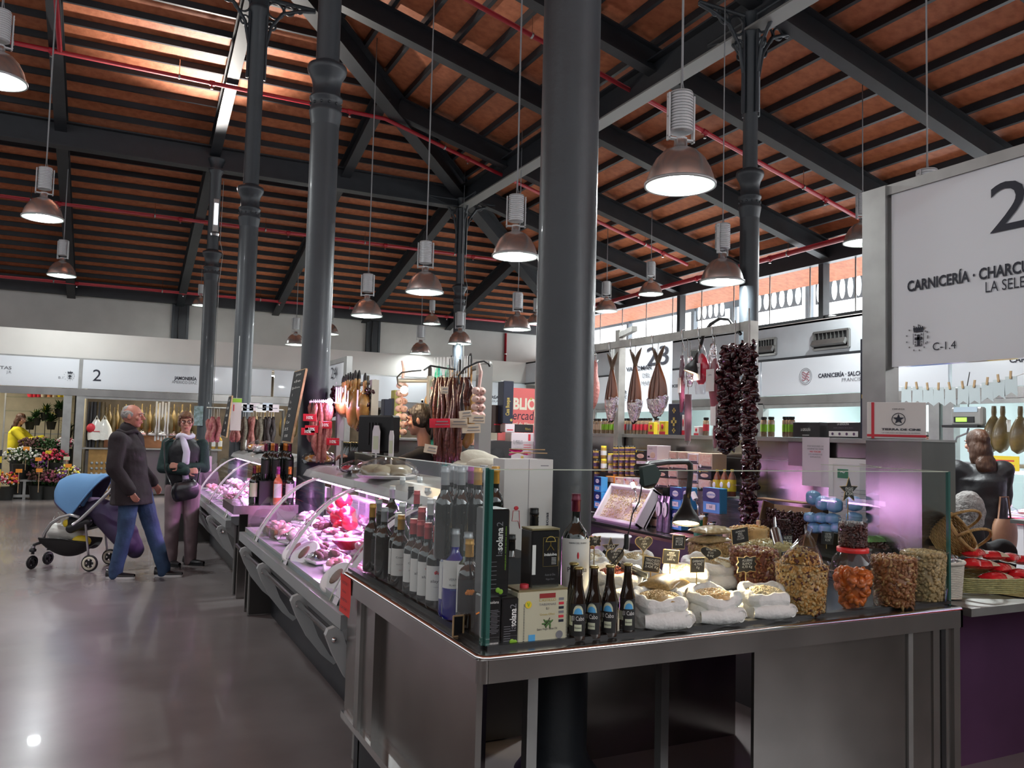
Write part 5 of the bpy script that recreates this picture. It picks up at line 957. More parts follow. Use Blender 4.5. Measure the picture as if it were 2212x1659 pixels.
def _wht(g,w_,h):
    g.ell((-.002,-w_*.05,h*.45),(.001,w_*.3,h*.28),FISHP,n=12,k=6); g.lathe([(h*.12,0),(h*.12,.001)],REDP,(-.004,w_*.2,h*.75),12,(-1,0,0)); g.box((-.002,0,h*.07),(.001,w_,h*.1),BLKC)
bx=[(1397,1419,962,993,LILA,_lil,'lilac carton topping the stack left of the navy bottle case'),(1371,1396,972,993,BLKC,_fish2,'black carton with yellow round mark, left of the top lilac carton'),
(1445,1462,975,995,BEIGE,_fish,'salmon-coloured smoked fish carton, left one of the top row'),(1463,1484,976,995,BEIGE,_fish,'salmon-coloured smoked fish carton, middle of the top row'),(1485,1507,980,1000,LILA,_fish,'pale blue smoked fish carton near the lamp elbow'),(1508,1538,979,1014,BEIGE,_fish,'wide smoked fish carton at the right end of the top row'),
(1397,1419,994,1010,LILA,_lil,'lilac pâté carton, third row from the top'),(1374,1396,996,1012,LILA,_lil,'pale carton behind the grey lamp clamp'),(1419,1444,1000,1012,FISHP,_fish,'small fish carton left of the gooseneck'),(1445,1484,997,1014,FISHP,_fish,'double fish carton behind the gooseneck bend'),
(1397,1417,1012,1030,LILA,_lil,'lilac pâté carton just under the glass edge line'),(1418,1442,1014,1031,BLKC,_fish2,'black and yellow carton under the glass edge line'),(1443,1463,1015,1033,BEIGE,_fish,'fish carton left of the gooseneck stem, upper'),(1486,1507,1002,1020,LILA,_fish,'pale fish carton right of the gooseneck stem, upper'),(1508,1536,1016,1034,BLKC,_fish2,'black and yellow carton beside the sauce bottles'),
(1397,1417,1031,1050,LILA,_lil,'lowest lilac pâté carton'),(1419,1442,1032,1052,FISHP,_fish,'fish carton above the salt boxes, left'),(1443,1465,1034,1052,FISHP,_fish,'fish carton above the salt boxes, right'),(1486,1506,1022,1042,LILA,_fish,'pale fish carton right of the gooseneck stem, lower'),(1508,1534,1036,1060,BEIGE,_fish,'lowest wide fish carton beside the sauce bottles'),(1486,1507,1044,1060,BEIGE,_fish,'beige carton under the pale fish cartons'),
(1308,1326,1029,1045,ORP,_fish,'orange carton above the polystyrene tray'),(1328,1345,1031,1047,BEIGE,_wht,'red-printed carton above the polystyrene tray'),(1346,1363,1032,1050,LILA,_wht,'black-edged carton above the tray, third from the column'),(1364,1381,1034,1052,LILA,_wht,'black-edged carton above the tray, fourth from the column'),(1382,1402,1036,1055,LILA,_wht,'black-edged carton above the tray, fifth from the column'),
(1380,1402,1056,1076,BEIGE,_wht,'carton right of the tray, second from its top'),(1378,1402,1077,1098,LILA,_wht,'carton right of the tray, third from its top'),(1376,1400,1099,1118,BLKC,_wht,'dark carton right of the tray, second from the worktop'),(1376,1400,1119,1138,BLKC,_wht,'dark carton right of the tray, on the worktop'),(1403,1424,1103,1120,BEIGE,_fish,'beige carton left of the shiny pouches, upper'),(1403,1424,1121,1140,BEIGE,_fish,'beige carton left of the shiny pouches, on the worktop')]
for x0,x1,yt,yb,m_,f_,l_ in bx: xbox('food_carton',l_,'box',x0,x1,yt,yb,3.50,.12,m_,f_,group='fish and pâté cartons on the back bar')
# supports under the upper cartons
t=thing('acrylic_shelf','clear stepped rack carrying the cartons and little jars','shelf',(3.62,4.6,.872)); L0=Vector((3.62,4.6,.872))
g=MB()
for z in (.99,1.08,1.16,1.22): g.box2((3.50,3.95,z),(3.66,5.5,z+.004),JAR)
for y_ in(3.95,4.7,5.5): g.box2((3.52,y_-.004,.872),(3.66,y_+.004,1.4),JAR)
pb(g,'shelf_board')
JL=mat('black_jar_lid',(.02,.02,.02),.4); JB=mat('jar_of_peppers_label',(.10,.05,.12),.5); OIL=mat('golden_preserve',(.55,.33,.07),.2,coat=.6,var=.4,vscale=50)
jr=None
def jar_proto(label,loc,r,h,body,lab,lid,group,name='preserve_jar',cat='jar',grind=False):
    t=thing(name,label,cat,loc,group=group); g=MB(); g.lathe([(r*.92,0),(r,.004),(r,h*.80),(r*.85,h*.84)],body,n=14); g.build('glass',t); g=MB(); g.lathe([(r*.92,h*.83),(r*.92,h),(r*.85,h)] if not grind else [(r*.9,h*.74),(r*.95,h*.78),(r*.7,h*.86),(r*.9,h*.90),(r*.85,h)],lid,n=14); g.build('lid',t); g=MB(); g.lathe([(r*1.02,h*.25),(r*1.02,h*.62)],lab,n=14,cap=False); g.build('label',t); return t
ci=0
rowsy=(978,991,1003,1015,1028); 
for ci,px in enumerate((1330,1343,1356,1367)):
    for ri,py in enumerate(rowsy):
        p=atX(px,py,3.58); hh=.052; lab='small jar of preserves, row %s from the top, %s in its row'%(('first','second','third','fourth','fifth')[ri],('leftmost','second','third','rightmost')[ci])
        if jr is None: jr=jar_proto(lab,p,.021,hh,OIL,JB,JL,'small preserve jars stacked in rows')
        else: dup(jr,p,0,lab,'small preserve jars stacked in rows')
for i,(px,py) in enumerate(((1287,990),(1288,1012),(1290,1036),(1304,990),(1304,1018),(1319,1000),(1320,1022))):
    p=atX(px,py,3.58); o=jar_proto(('jar of yellow peppers beside the column, top','jar of yellow peppers beside the column, middle','jar of yellow peppers beside the column, bottom','tall orange jar, upper','tall orange jar, lower','pinkish jar left of the small jars, upper','pinkish jar left of the small jars, lower')[i],p,.024,.10 if i in(3,4) else .075,OIL if i<5 else BEIGE,JB if i<3 else PAPER,JL if i<3 else YELP,'larger jars beside the thick column')
# salt boxes
def _salt(g,w_,h):
    g.box((-.002,0,h*.72),(.001,w_,h*.56),mat('navy_print',(.01,.03,.16),.4)); g.ell((-.003,w_*.0,h*.72),(.001,w_*.28,h*.14),WPR,n=14,k=6); g.text('COSTA',h*.09,BLUP,XM(0,h*.70,-.0045),bold=.03,width=w_*.5); g.box((-.003,0,h*.24),(.001,w_*.55,h*.22),WPR); g.text('sal',h*.20,BLACK,XM(0,h*.20,-.004))
for i,(x0,x1,yt,yb,l_) in enumerate(((1518,1554,1054,1108,'blue salt box standing highest, right of the black lamp'),(1447,1471,1053,1100,'blue salt box left of the lamp, upper'),(1447,1471,1102,1144,'blue salt box left of the lamp, lower'),(1472,1490,1053,1100,'blue salt box half behind the black lamp shade'),(1283,1298,1030,1062,'blue salt box at the column edge, upper'),(1283,1298,1063,1098,'blue salt box at the column edge, lower'))):
    xbox('salt_box',l_,'box',x0,x1,yt,yb,3.40,.06,mat('sky_salt_box',(.07,.36,.75),.35,coat=.3),_salt,group='blue boxes of salt')
tag(MB().box2((3.40,4.05,.872),(3.47,4.12,1.06),JAR).build('clear_block'),'clear block under the highest salt box','block').location=(0,-.12,0)
# polystyrene tray, pouches, sauce bottles, tubs
q=atX(1328,1128,3.33); t=thing('polystyrene_box','tilted white polystyrene box of pale shelled almonds left of the cartons','box',(3.34,q.y,.873)); g=MB(); g.M=Matrix.Rotation(.55,4,'Y'); L_=.36;Wd=.24;Tk=.02
a=abs(atX(1283,1090,3.4).y-atX(1372,1090,3.4).y)/2
g.box((.05,0,.15),(.02,2*a,.30),FOAM)
for s_ in(-1,1): g.box((.01,s_*(a-.012),.15),(.09,.024,.30),FOAM,bev=.004)
g.box((.01,0,.012),(.09,2*a,.024),FOAM,bev=.004); g.box((.01,0,.29),(.09,2*a,.024),FOAM,bev=.004); g.build('tray_body',t)
g=MB(); g.M=Matrix.Rotation(.55,4,'Y'); g.box((.02,0,.15),(.04,2*a-.05,.25),mat('pale_almond_paste',(.66,.55,.46),.6))
for i in range(520): kern(g,(-.0,random.uniform(-a+.03,a-.03),random.uniform(.03,.27)),.0095,random.choice([MATS['pale_almond_paste'],PALEN,WBEAN]),(1,.6,.5))
o=g.build('blanched_almonds'); o.location=t.location; tag(o,'blanched almonds filling the tilted polystyrene box','almonds',kind='stuff')
for i,(px,l_) in enumerate(((1426,'left'),(1440,'right'))):
    q=atX(px,1146,3.38); t=thing('shiny_pouch',l_+' tall shiny dark pouch with white oval label','pouch',(3.38,q.y,.873)); g=MB(); g.grid(lambda u,v:(.022*math.cos(2*PI*u)*(1-v*.8),.036*math.sin(2*PI*u)*(1-.1*v),.24*v+.001*math.sin(u*60)),20,8,mat('dark_shiny_film',(.09,.07,.12),.2,coat=.8,var=.6,vscale=25)); g.build('film',t); g=MB(); g.ell((-.020,0,.15),(.002,.026,.05),WPR,n=14,k=8); g.text('Nueces',.022,BLACK,Mx((-.0235,0,.13),(0,0,1),(0,1,0))); g.build('label',t)
for i,px in enumerate((1549,1565,1581)):
    q=atX(px,1072,3.52); t=thing('sauce_bottle',('left','middle','right')[i]+' yellow-labelled sauce bottle at the end of the cartons','bottle',(3.52,q.y,q.z)); h=atX(px,1014,3.52).z-q.z; g=MB(); r_=.026; g.lathe([(r_,0),(r_,h*.6),(r_*.8,h*.75),(r_*.35,h*.9),(r_*.35,h*.93)],mat('brown_sauce',(.22,.04,.01),.15,coat=1),n=16); g.build('glass_body',t); g=MB(); g.lathe([(r_*.4,h*.92),(r_*.4,h)],YELP,n=10); g.build('cap',t); g=MB(); g.lathe([(r_*1.02,h*.18),(r_*1.02,h*.62)],YELP,n=16,cap=False); g.ell((-r_*1.02,0,h*.42),(.001,r_*.6,h*.12),WPR,n=10,k=6); g.build('label',t)
trim_=thing('sauce_shelf','narrow steel bracket shelf under the sauce bottles','shelf',(3.6,0,0)); q=atX(1565,1073,3.52); tr=MB(); tr.box((-.02,q.y,q.z-.006),(.18,.36,.010),STEELM); tr.build('shelf_board',trim_)
for i,(px,yt,yb,m1,m2,l_) in enumerate(((1508,1120,1172,FOAM,GRNP,'white-lidded green seasoning tub with a brush in it'),(1374,1092,1140,CHROME,FOAM,'foil-wrapped canister in front of the dark cartons'),(1520,1095,1150,OIL,GLASS,'jar of yellow corn behind the seasoning tub'),(1537,1110,1150,WBEAN,BLUP,'clear jar of chopped nuts with blue label'),(1571,1115,1150,WBEAN,BLUP,'rounder jar of chopped nuts near the pepper string'))):
    X_=3.33 if i in(0,) else 3.42; q=atX(px,yb,X_); h=atX(px,yt,X_).z-q.z; q.z=.873; t=thing('canister',l_,'canister',q); r_=.028; g=MB(); g.lathe([(r_,0),(r_,h*.85)],(MATS['green_logo'] if i==0 else m1),n=18); g.build('body',t); g=MB(); g.lathe([(r_*1.05,h*.85),(r_*1.05,h),(r_*.9,h)],m1 if i==0 else (FOAM if i==1 else CHROME),n=18); g.build('lid',t)
    if i in(0,1): g=MB(); g.tube([(0,0,h),(0,.005,h+.06),(0,.03,h+.10)],.005,CHROME,6); g.tube([(0,.03,h+.10),(0,.06,h+.14)],.018,FOAM,12); g.build('handle',t)
q=atX(1470,1150,3.32); t=thing('sweet_packet','flat clear packet with red edge lying on the back bar','packet',(3.34,q.y-.02,.885)); g=MB(); g.grid(lambda u,v:((u-.5)*.10,(v-.5)*.20,.014*(math.sin(PI*u)**.4*math.sin(PI*v)**.4)+.001*math.sin(u*30)),14,20,mat('pink_white_packet',(.75,.45,.42),.3,coat=.7,var=.5,vscale=18,var_col=(.75,.04,.06))); g.build('film',t)
t=thing('wooden_block','brown wooden cutting block on the stall floor unit left of the back bar','block',(2.9,5.05,0)); g=MB(); g.box2((-.25,-.2,.72),(.22,.25,.80),mat('orange_wood',(.42,.17,.06),.45,coat=.3,var=.2),bev=.006); g.build('top',t)
for s_ in(-1,1): MB().box((s_*.2,0,.36),(.05,.35,.72),MATS['orange_wood']).build('leg',t)
# ---- gooseneck lamps
def goose(label,pts,shade_top,shade_bot,loc,power,col=(1,.78,.45)):
    t=thing('gooseneck_lamp',label,'lamp',loc); L=Vector(loc); g=MB(); g.tube(pts,.011,BLK,10); o=g.build('flexible_neck',t,L); o.location=(0,0,0)
    a=Vector(shade_top);b=Vector(shade_bot); l=(b-a).length; X_,Y_,A_=frame(b-a); g=MB(); g.lathe([(.012,-.03),(.016,0),(.024,l*.25),(.044,l*.6),(.054,l*.85),(.053,l)],BLK,a,26,b-a,cap=False); g.lathe([(.05,l*.95),(.03,l*.5),(.01,l*.3)],mat('lamp_inside_white',(.8,.75,.6),.3,emit=(1,.75,.4),es=1.5),a,20,b-a,cap=False); o=g.build('shade',t,L); o.location=(0,0,0)
    g=MB(); g.ell(a+A_*l*.62,.022,mat('warm_bulb',(1,1,1),.3,emit=(1,.8,.5),es=40),n=12,k=8); o=g.build('bulb',t,L); o.location=(0,0,0)
    Ls=bpy.data.lights.new('gooseneck_beam','SPOT'); Ls.energy=power; Ls.color=col; Ls.spot_size=2.2; Ls.spot_blend=.7; Ls.shadow_soft_size=.03; lo=bpy.data.objects.new('gooseneck_beam',Ls); COL.objects.link(lo); lo.parent=t; lo.location=a+A_*l*.9-L; lo.rotation_euler=(b-a).to_track_quat('-Z','Y').to_euler(); return t
Yg=2.62
def gy(x,y,Y=Yg): return atY(x,y,Y)
t=goose('black gooseneck lamp clipped to the front glass, shining on the pulses',[gy(1388,1020,2.30),gy(1400,1003,2.35),gy(1440,998,2.5),gy(1484,997),gy(1491,1004),gy(1492,1020),gy(1489,1050),gy(1484,1085)],gy(1483,1085),gy(1475,1130)+Vector((0,-.02,0)),gy(1388,1015,2.25),42)
L=Vector(t.location); g=MB(); g.box(gy(1388,1015,2.25),(.06,.03,.04),BLK,bev=.008); g.prism([(-.02,-.04),(.03,-.03),(.045,0),(.02,.03),(-.03,.02)],.02,mat('dark_green_clip',(.03,.05,.045),.3,coat=.5),Mx(gy(1396,1022,2.21),(1,0,0),(0,0,1))); g.ell(gy(1400,1040,2.28),(.035,.02,.025),BLK); o=g.build('clamp',t,L); o.location=(0,0,0)
g=MB(); g.tube([gy(1388,1020,2.26),gy(1385,1060,2.26),gy(1380,1085,2.26),gy(1366,1110,2.27),gy(1358,1150,2.27),gy(1352,1168,2.28),gy(1345,1190,2.3),gy(1325,1215,2.32),gy(1312,1226,2.34)],.0022,BLK,6); g.box(gy(1353,1170,2.27),(.014,.012,.05),BLK,bev=.003); o=g.build('cable',t,L); o.location=(0,0,0)
# ================= HANGING RAIL (dried fish, hams, peppers) =================
RXX=3.42
def rx_(x,y): return atX(x,y,RXX)
t=thing('hanging_rail','galvanised overhead rail with square posts carrying the dried fish and peppers','rail',(RXX,3.6,.872)); L0=Vector((RXX,3.6,.872)); GALV=mat('galvanised_steel',(.42,.41,.38),.4,.7,var=.25,vscale=10)
a=rx_(1290,750); b=rx_(1625,703); g=MB(); g.beam((RXX,a.y+.5,a.z),(RXX,b.y,b.z),.045,.05,GALV); pb(g,'crossbar')
g=MB(); p=rx_(1622,705); g.box2((RXX-.03,p.y-.03,.873),(RXX+.03,p.y+.03,p.z+.03),GALV); pb(g,'post'); g=MB(); p=rx_(1322,730); g.box2((RXX+.2,p.y+.2,.873),(RXX+.26,p.y+.26,p.z+.1),GALV); g.beam((RXX+.23,p.y+.23,p.z+.06),(RXX,p.y-.3,p.z+.04),.04,.04,GALV); pb(g,'post')
for px in (1290,1322,1368,1415,1480,1515,1545): 
    q=rx_(px,760-(px-1290)*.15); zz=a.z
    g=MB(); g.tube([Vector((RXX,q.y,zz+.03)),Vector((RXX-.03,q.y,zz+.02)),Vector((RXX-.02,q.y,zz-.06)),Vector((RXX,q.y,zz-.12)),Vector((RXX+.01,q.y,zz-.10))],.003,CHROME,6); pb(g,'hook')
FSK=mat('smoked_fish_skin',(.30,.085,.025),.28,coat=.5,bump=.3,bscale=30,var=.5,vscale=14,stretch=(1,1,.25)); TAIL=mat('dry_fish_tail',(.16,.10,.06),.6,var=.4,vscale=20); FOIL=mat('crumpled_foil',(.75,.72,.75),.16,1,bump=1.0,bscale=26)
def fish(label,xc,w_,yt,ym,yb):
    p=rx_(xc,yt); t=thing('dried_fish',label,'dried fish',p,group='smoked split fish hanging with foil-wrapped heads'); z1=(rx_(xc,ym).z-p.z); z2=rx_(xc,yb).z-p.z; dep=(p-CAMP).dot(_f); W=w_/2/FPX*dep/.90
    n=14
    def prof(v): return W*(.10+.90*math.sin(min(1,v*1.02)*PI*.56)**1.25)
    zt=-.10
    g=MB()
    def sk(u,v):
        a=PI*2*u; f=prof(v); c=math.cos(a); s_=math.sin(a); rib=1-.10*abs(math.sin(a*2.0)); return (.030*s_*(.3+v)*1.0, -f*c*rib*1.0, zt+(z1-zt)*v)
    g.grid(sk,32,n,FSK)
    for k in(-1,0,1): g.tube([(-.030*(.3+v/10)*1.04+.004*abs(k),k*prof(v/10)*.48,zt+(z1-zt)*v/10) for v in range(1,11)],.0025,mat('dark_fish_seam',(.08,.02,.01),.5),5)
    g.build('fillet',t)
    g=MB()
    for s_ in(-1,1): g.tube([(0,0,zt-.02),(0,s_*.02,zt+.03),(0,s_*.045,zt+.065),(0,s_*.075,zt+.10)],[.014,.016,.012,.002],TAIL,8)
    g.tube([(0,0,zt-.03),(0,0,zt+.02)],[.018,.014],TAIL,8); g.build('tail',t); g=MB(); g.tube([(0,0,zt+.02),(0,.012,zt+.01),(0,0,0),(0,0,.05)],.0022,PAPER,5); g.build('string',t)
    g=MB(); random.seed(int(xc))
    g.grid(lambda u,v:((.034+.008*random.random())*math.sin(2*PI*u)*(1-v*.5),-(W*1.04*(1-v**2*.75)+.008*random.random())*math.cos(2*PI*u),z1+.006+(z2-z1)*v+.012*random.random()+(.01*math.cos(2*PI*u))),26,9,FOIL); g.build('foil_wrap',t)
fish('left hanging smoked fish, slim, with foil-wrapped end',1323,38,762,864,914); fish('middle hanging smoked fish with violet sheen and foil-wrapped end',1373,42,753,870,916); fish('widest hanging smoked fish, right one, in front of the number 23',1422,62,748,862,904)
def hangthing(name,label,cat,px,pyt,build,X=RXX,group=None):
    p=atX(px,pyt,X); t=thing(name,label,cat,p,group=group); build(t,p); return t
MEATR=mat('bright_red_wrapped_ham',(.80,.03,.08),.3,coat=.7,var=.3,vscale=12); MAUV=mat('mauve_vacuum_pack',(.38,.09,.12),.3,coat=.6,var=.3,vscale=12); DKM=mat('dark_vacuum_meat',(.20,.05,.09),.25,coat=.8,var=.4,vscale=18)
def dz(px,y0,y1,X=RXX): return atX(px,y1,X).z-atX(px,y0,X).z
def flat_pack(g,zt,zb,wt,wb,m,th=.03,nz_=.004):
    g.grid(lambda u,v:(th*math.sin(2*PI*u)*math.sin(PI*min(.97,.03+v))**.4,-(wt+(wb-wt)*v)/2*math.cos(2*PI*u)*(math.sin(PI*min(.97,.06+v*.94))**.25)+nz_*math.sin(v*20+u*12),zt+(zb-zt)*v),24,12,m)
def b1(t,p):
    g=MB(); flat_pack(g,.02,dz(1515,800,900),.05,.16,PLAST,.035); g.build('clear_bag',t); g=MB(); z1=dz(1512,800,812);z2=dz(1512,800,878); g.grid(lambda u,v:(.032*math.sin(2*PI*u)*math.sin(PI*(.04+.92*v))**.5,-.075*math.cos(2*PI*u)*(math.sin(PI*(.03+.9*v))**.75)*(1.0 if math.cos(2*PI*u)>0 else .85),z1+(z2-z1)*v),26,14,MEATR); g.build('ham',t); g=MB(); g.box((-.04,-.01,dz(1512,800,852)),(.004,.062,.11),PAPER); g.text('JAMÓN',.014,BLACK,XM(-.01,dz(1512,800,852)+.02,-.043)); g.build('label',t); g=MB(); g.tube([(0,0,.02),(0,0,.14)],.0025,CHROME,5); g.build('string',t)
hangthing('wrapped_ham','bright red vacuum-wrapped ham piece with white label','ham',1515,752,b1)
def b2(t,p):
    g=MB(); flat_pack(g,0,dz(1545,775,880),.06,.10,MAUV,.03); g.build('pack',t); g=MB(); g.box((-.035,0,dz(1545,775,822)),(.004,.075,.14),PAPER); g.text('LOMO',.012,GREYT,XM(0,dz(1545,775,812),-.038)); g.build('label',t); g=MB(); g.tube([(0,0,0),(0,0,.16)],.0025,CHROME,5); g.build('string',t)
hangthing('wrapped_loin','mauve vacuum pack with white label beside the pepper bunch','cured meat',1544,775,b2)
def b3(t,p):
    g=MB(); flat_pack(g,.0,dz(1478,752,875),.035,.05,DKM,.02); g.build('pack',t); g=MB(); g.box((-.022,0,-.2),(.003,.03,.1),PAPER); g.build('label',t); g=MB(); g.tube([(0,0,0),(0,0,.13)],.0025,CHROME,5); g.build('string',t)
hangthing('wrapped_sausage','dark vacuum-packed sausage with narrow white label, left of the red ham','cured meat',1474,768,b3)
def b4(t,p):
    g=MB(); z=dz(1487,850,950); g.tube([(0,0,0),(0,0,z*.5),(0,0,z)],[.022,.025,.02],mat('violet_lit_sausage',(.42,.20,.26),.25,coat=.9),14); g.tube([(0,0,z),(0,0,z-.03)],[.02,.004],PLAST,10); g.build('pack',t); g=MB(); g.tube([(0,0,0),(0,0,.1),(0,.02,.42)],.0025,CHROME,5); g.build('string',t)
hangthing('wrapped_sausage','long slim sausage in clear film hanging lowest, before the navy case','cured meat',1487,852,b4)
def b5(t,p):
    g=MB(); flat_pack(g,0,dz(1548,860,968),.06,.05,PLAST,.016); g.build('clear_sleeve',t); g=MB(); flat_pack(g,-.02,dz(1548,860,960),.04,.035,MAUV,.012); g.build('meat',t); g=MB(); g.box((-.02,0,-.09),(.003,.05,.12),PAPER); g.build('label',t)
    g=MB(); g.tube([(0,0,0),(0,0,.3)],.0025,CHROME,5); g.build('string',t)
hangthing('wrapped_meat','narrow sleeve pack hanging low in front of the peppers, label at its top','cured meat',1546,868,b5)
def b6(t,p):
    g=MB(); z=dz(1287,775,880); g.tube([(.0,.02*math.sin(k),z*k/8) for k in range(9)],[.008]+[.026]*7+[.006],mat('pink_net_garlic',(.75,.33,.30),.5,bump=.5,bscale=50),10); g.tube([(0,0,z),(0,.01,z-.08)],.003,PAPER,5); g.build('strand',t); g=MB(); g.tube([(0,0,0),(0,0,.12)],.003,CHROME,5); g.build('string',t)
hangthing('garlic_strand','thin pink strand hanging at the right edge of the thick column','strand',1287,778,b6)
# clear bag tops
def b7(t,p):
    g=MB(); flat_pack(g,0,-.2,.05,.08,FOIL,.02); g.build('film',t); g=MB(); g.tube([(0,0,0),(0,0,.1)],.0025,CHROME,5); g.build('string',t)
hangthing('foil_bag','crinkled silvery bag hanging above the mauve pack','bag',1540,742,b7); hangthing('foil_bag','crinkled silvery sleeve above the long slim sausage','bag',1491,770,b7)
# second gooseneck curved over the rail
goose('black gooseneck lamp arching over the rail and lighting the red ham',[rx_(1600,722),rx_(1575,690),rx_(1555,688),rx_(1535,700),rx_(1520,722),rx_(1512,755),rx_(1511,775)],rx_(1511,772)+Vector((-.02,0,0)),rx_(1507,806)+Vector((-.05,0,0)),rx_(1600,722),6,(1,.85,.95))
# dried pepper strings
PEP=mat('dried_dark_red_pepper',(.022,.004,.006),.22,coat=.6,var=.6,vscale=25,var_col=(.06,.006,.012))
def pepper(g,c,s,m=PEP):
    R3=Euler((random.uniform(0,6),random.uniform(0,6),random.uniform(0,6))).to_matrix(); n=7; vs=[];fs=[]
    for j in range(4):
        for i in range(n):
            a=2*PI*i/n; r=s*(.35,.75,.7,.15)[j]*(1+.35*((i*j+i)%2)); vs.append(Vector(c)+R3@Vector((r*math.cos(a),r*math.sin(a)*.6,s*(j/1.5-1))))
    for j in range(3):
        for i in range(n): k=(i+1)%n; fs.append((j*n+i,j*n+k,(j+1)*n+k,(j+1)*n+i))
    g.add(vs,fs,m,True)
def pepper_string(label,path,rad,n,s,X,top,name='pepper_string',m=PEP,cat='dried peppers'):
    random.seed(3); p0=atX(*path[0],X); t=thing(name,label,cat,p0); pts=[atX(x,y,X)-p0 for x,y in path]; g=MB(); g.tube([Vector((0,0,top))]+pts,.004,PAPER,5); g.build('string',t)
    N=len(pts)-1; per=n//6
    for seg in range(6):
        g=MB()
        for i in range(per):
            u=(seg+random.random())/6*N; k=min(N-1,int(u)); f=u-k; c=pts[k].lerp(pts[k+1],f); r=rad[k]+(rad[k+1]-rad[k])*f; a=random.uniform(0,2*PI); q=math.sqrt(random.random())
            pepper(g,c+Vector((r*q*math.cos(a)*.7,r*q*math.sin(a),random.uniform(-.01,.01))),s*random.uniform(.8,1.2),m)
        o=g.build('pepper_bunch',t); o['kind']='stuff'
    return t
pepper_string('wide dangling bunch of dark dried peppers, left of the bracket column',[(1588,745),(1578,800),(1574,850),(1580,900),(1572,940),(1568,972)],[.07,.085,.08,.085,.075,.04],330,.030,3.38,.15)
pepper_string('long narrow string of black dried peppers reaching down to the nut tubs',[(1618,742),(1620,830),(1618,920),(1622,1000),(1616,1080),(1618,1150)],[.04,.045,.04,.045,.05,.04],400,.024,3.22,.2)
# ---- ledge: spice jars, cartons, navy bottle cases, beer box
SPB=mat('spice_in_glass',(.35,.22,.12),.2,coat=.8,var=.5,vscale=80); 
LZ=1.526
def ledge(px,dx=0): p=atX(px,941,3.74+dx); p.z=LZ; return p
sj={}
def spice(px,lab,label,grp):
    p=ledge(px); k=lab.name
    if k not in sj: sj[k]=jar_proto(label,p,.021,.125,SPB,lab,JL,grp,'spice_jar','spice jar',True)
    else: dup(sj[k],p,0,label,grp)
ordn=('first','second','third','fourth','fifth','sixth','seventh','eighth')
for i,px in enumerate((1304,1313,1322,1331)): spice(px,GRNP,'green-labelled spice jar, %s from the column'%ordn[i],'green-labelled spice jars')
for i,px in enumerate((1371,1379,1387,1395)): spice(px,REDP,'red-labelled spice jar, %s in the red group'%ordn[i],'red-labelled spice jars')
for i,px in enumerate((1286,1294)): spice(px,BEIGE,'beige-labelled spice jar at the thick column, %s'%ordn[i],'beige-labelled spice jars')
for i,px in enumerate((1343,1358,1364)): spice(px,GREYT,'grey-labelled spice jar between green and red ones, %s'%ordn[i],'grey-labelled spice jars')
for i,px in enumerate((1404,1418)): spice(px,REDP,'red-labelled spice jar between the yellow cartons, %s'%ordn[i],'red-labelled spice jars')
for i,px in enumerate((1650,1666,1697,1704,1710)): spice(px,GRNP,'green-labelled spice jar right of the pepper string, %s'%ordn[i],'green-labelled spice jars')
for i,px in enumerate((1349,1525)): spice(px,REDP,'red-labelled spice jar standing alone, %s'%('left of the grey ones' if i==0 else 'behind the hanging packs'),'red-labelled spice jars')
def lbox(name,label,cat,x0,x1,yt,m,fn=None,dep=.1,X=3.70,group=None): return xbox(name,label,cat,x0,x1,yt,944,X,dep,m,fn,group,z0=LZ)
def _yel(g,w_,h): g.box((-.002,0,h*.12),(.001,w_,h*.22),REDP); g.ell((-.002,0,h*.6),(.001,w_*.22,h*.2),REDP,n=8,k=5)
lbox('spice_carton','yellow and red spice carton, left of the pair','box',1400,1412,912,YELP,_yel,.05); lbox('spice_carton','yellow and red spice carton beside the navy bottle case','box',1424,1437,910,YELP,_yel,.05)
lbox('spice_carton','yellow and white carton right of the navy bottle case','box',1472,1479,896,PAPER,_yel,.05); lbox('spice_carton','white and red small carton behind the slim sausage','box',1499,1509,921,PAPER,_yel,.05)
NAVY=mat('navy_bottle_case',(.016,.02,.042),.45)
def _nav(g,w_,h):
    for zz,s_ in((.78,.018),(.42,.03),(.14,.018)):
        for k in range(4): a=k*PI/2; g.box((-.002,s_*math.cos(a)*.7,h*zz+s_*math.sin(a)*.7),(.001,s_*.7,s_*.7),GOLDP,Matrix.Rotation(0,4,'X'))
def _nav2(g,w_,h):
    _nav(g,w_,h)
    for k in range(22): g.box((-.002,-w_*.42,h*(.1+.036*k)),(.001,.004,.006),BLK)
lbox('bottle_case','tall narrow navy case with gold marks beside the big sign post','case',1858,1886,731,NAVY,_nav2,.09,3.68); lbox('bottle_case','tall navy case with a gold clover behind the dried fish','case',1443,1468,872,NAVY,_nav,.09,3.68)
def _gor(g,w_,h): g.text('LA GERGALEÑA',h*.26,WPR,XM(0,h*.42),width=w_*.36); g.box((-.002,0,h*.15),(.001,w_*.25,.003),WPR)
def _gor2(g,w_,h):
    g.text('LA GERGALEÑA',h*.18,WPR,XM(0,h*.82),width=w_*.36); g.text('aceite artesano de la sierra',h*.09,GREYT,XM(0,h*.62),width=w_*.6); g.box((-.002,0,h*.26),(.001,w_*.9,h*.34),WPR)
    for k in range(4): g.lathe([(h*.09,0),(h*.09,.001)],JB,(-.003,w_*(.33-.22*k),h*.26),12,(-1,0,0))
lbox('black_food_box','black food carton with white arched name, left of the pair','box',1712,1770,912,BLKC,_gor,.1,3.68); lbox('black_food_box','black food carton with white strip of four round marks','box',1787,1857,912,BLKC,_gor2,.1,3.68)
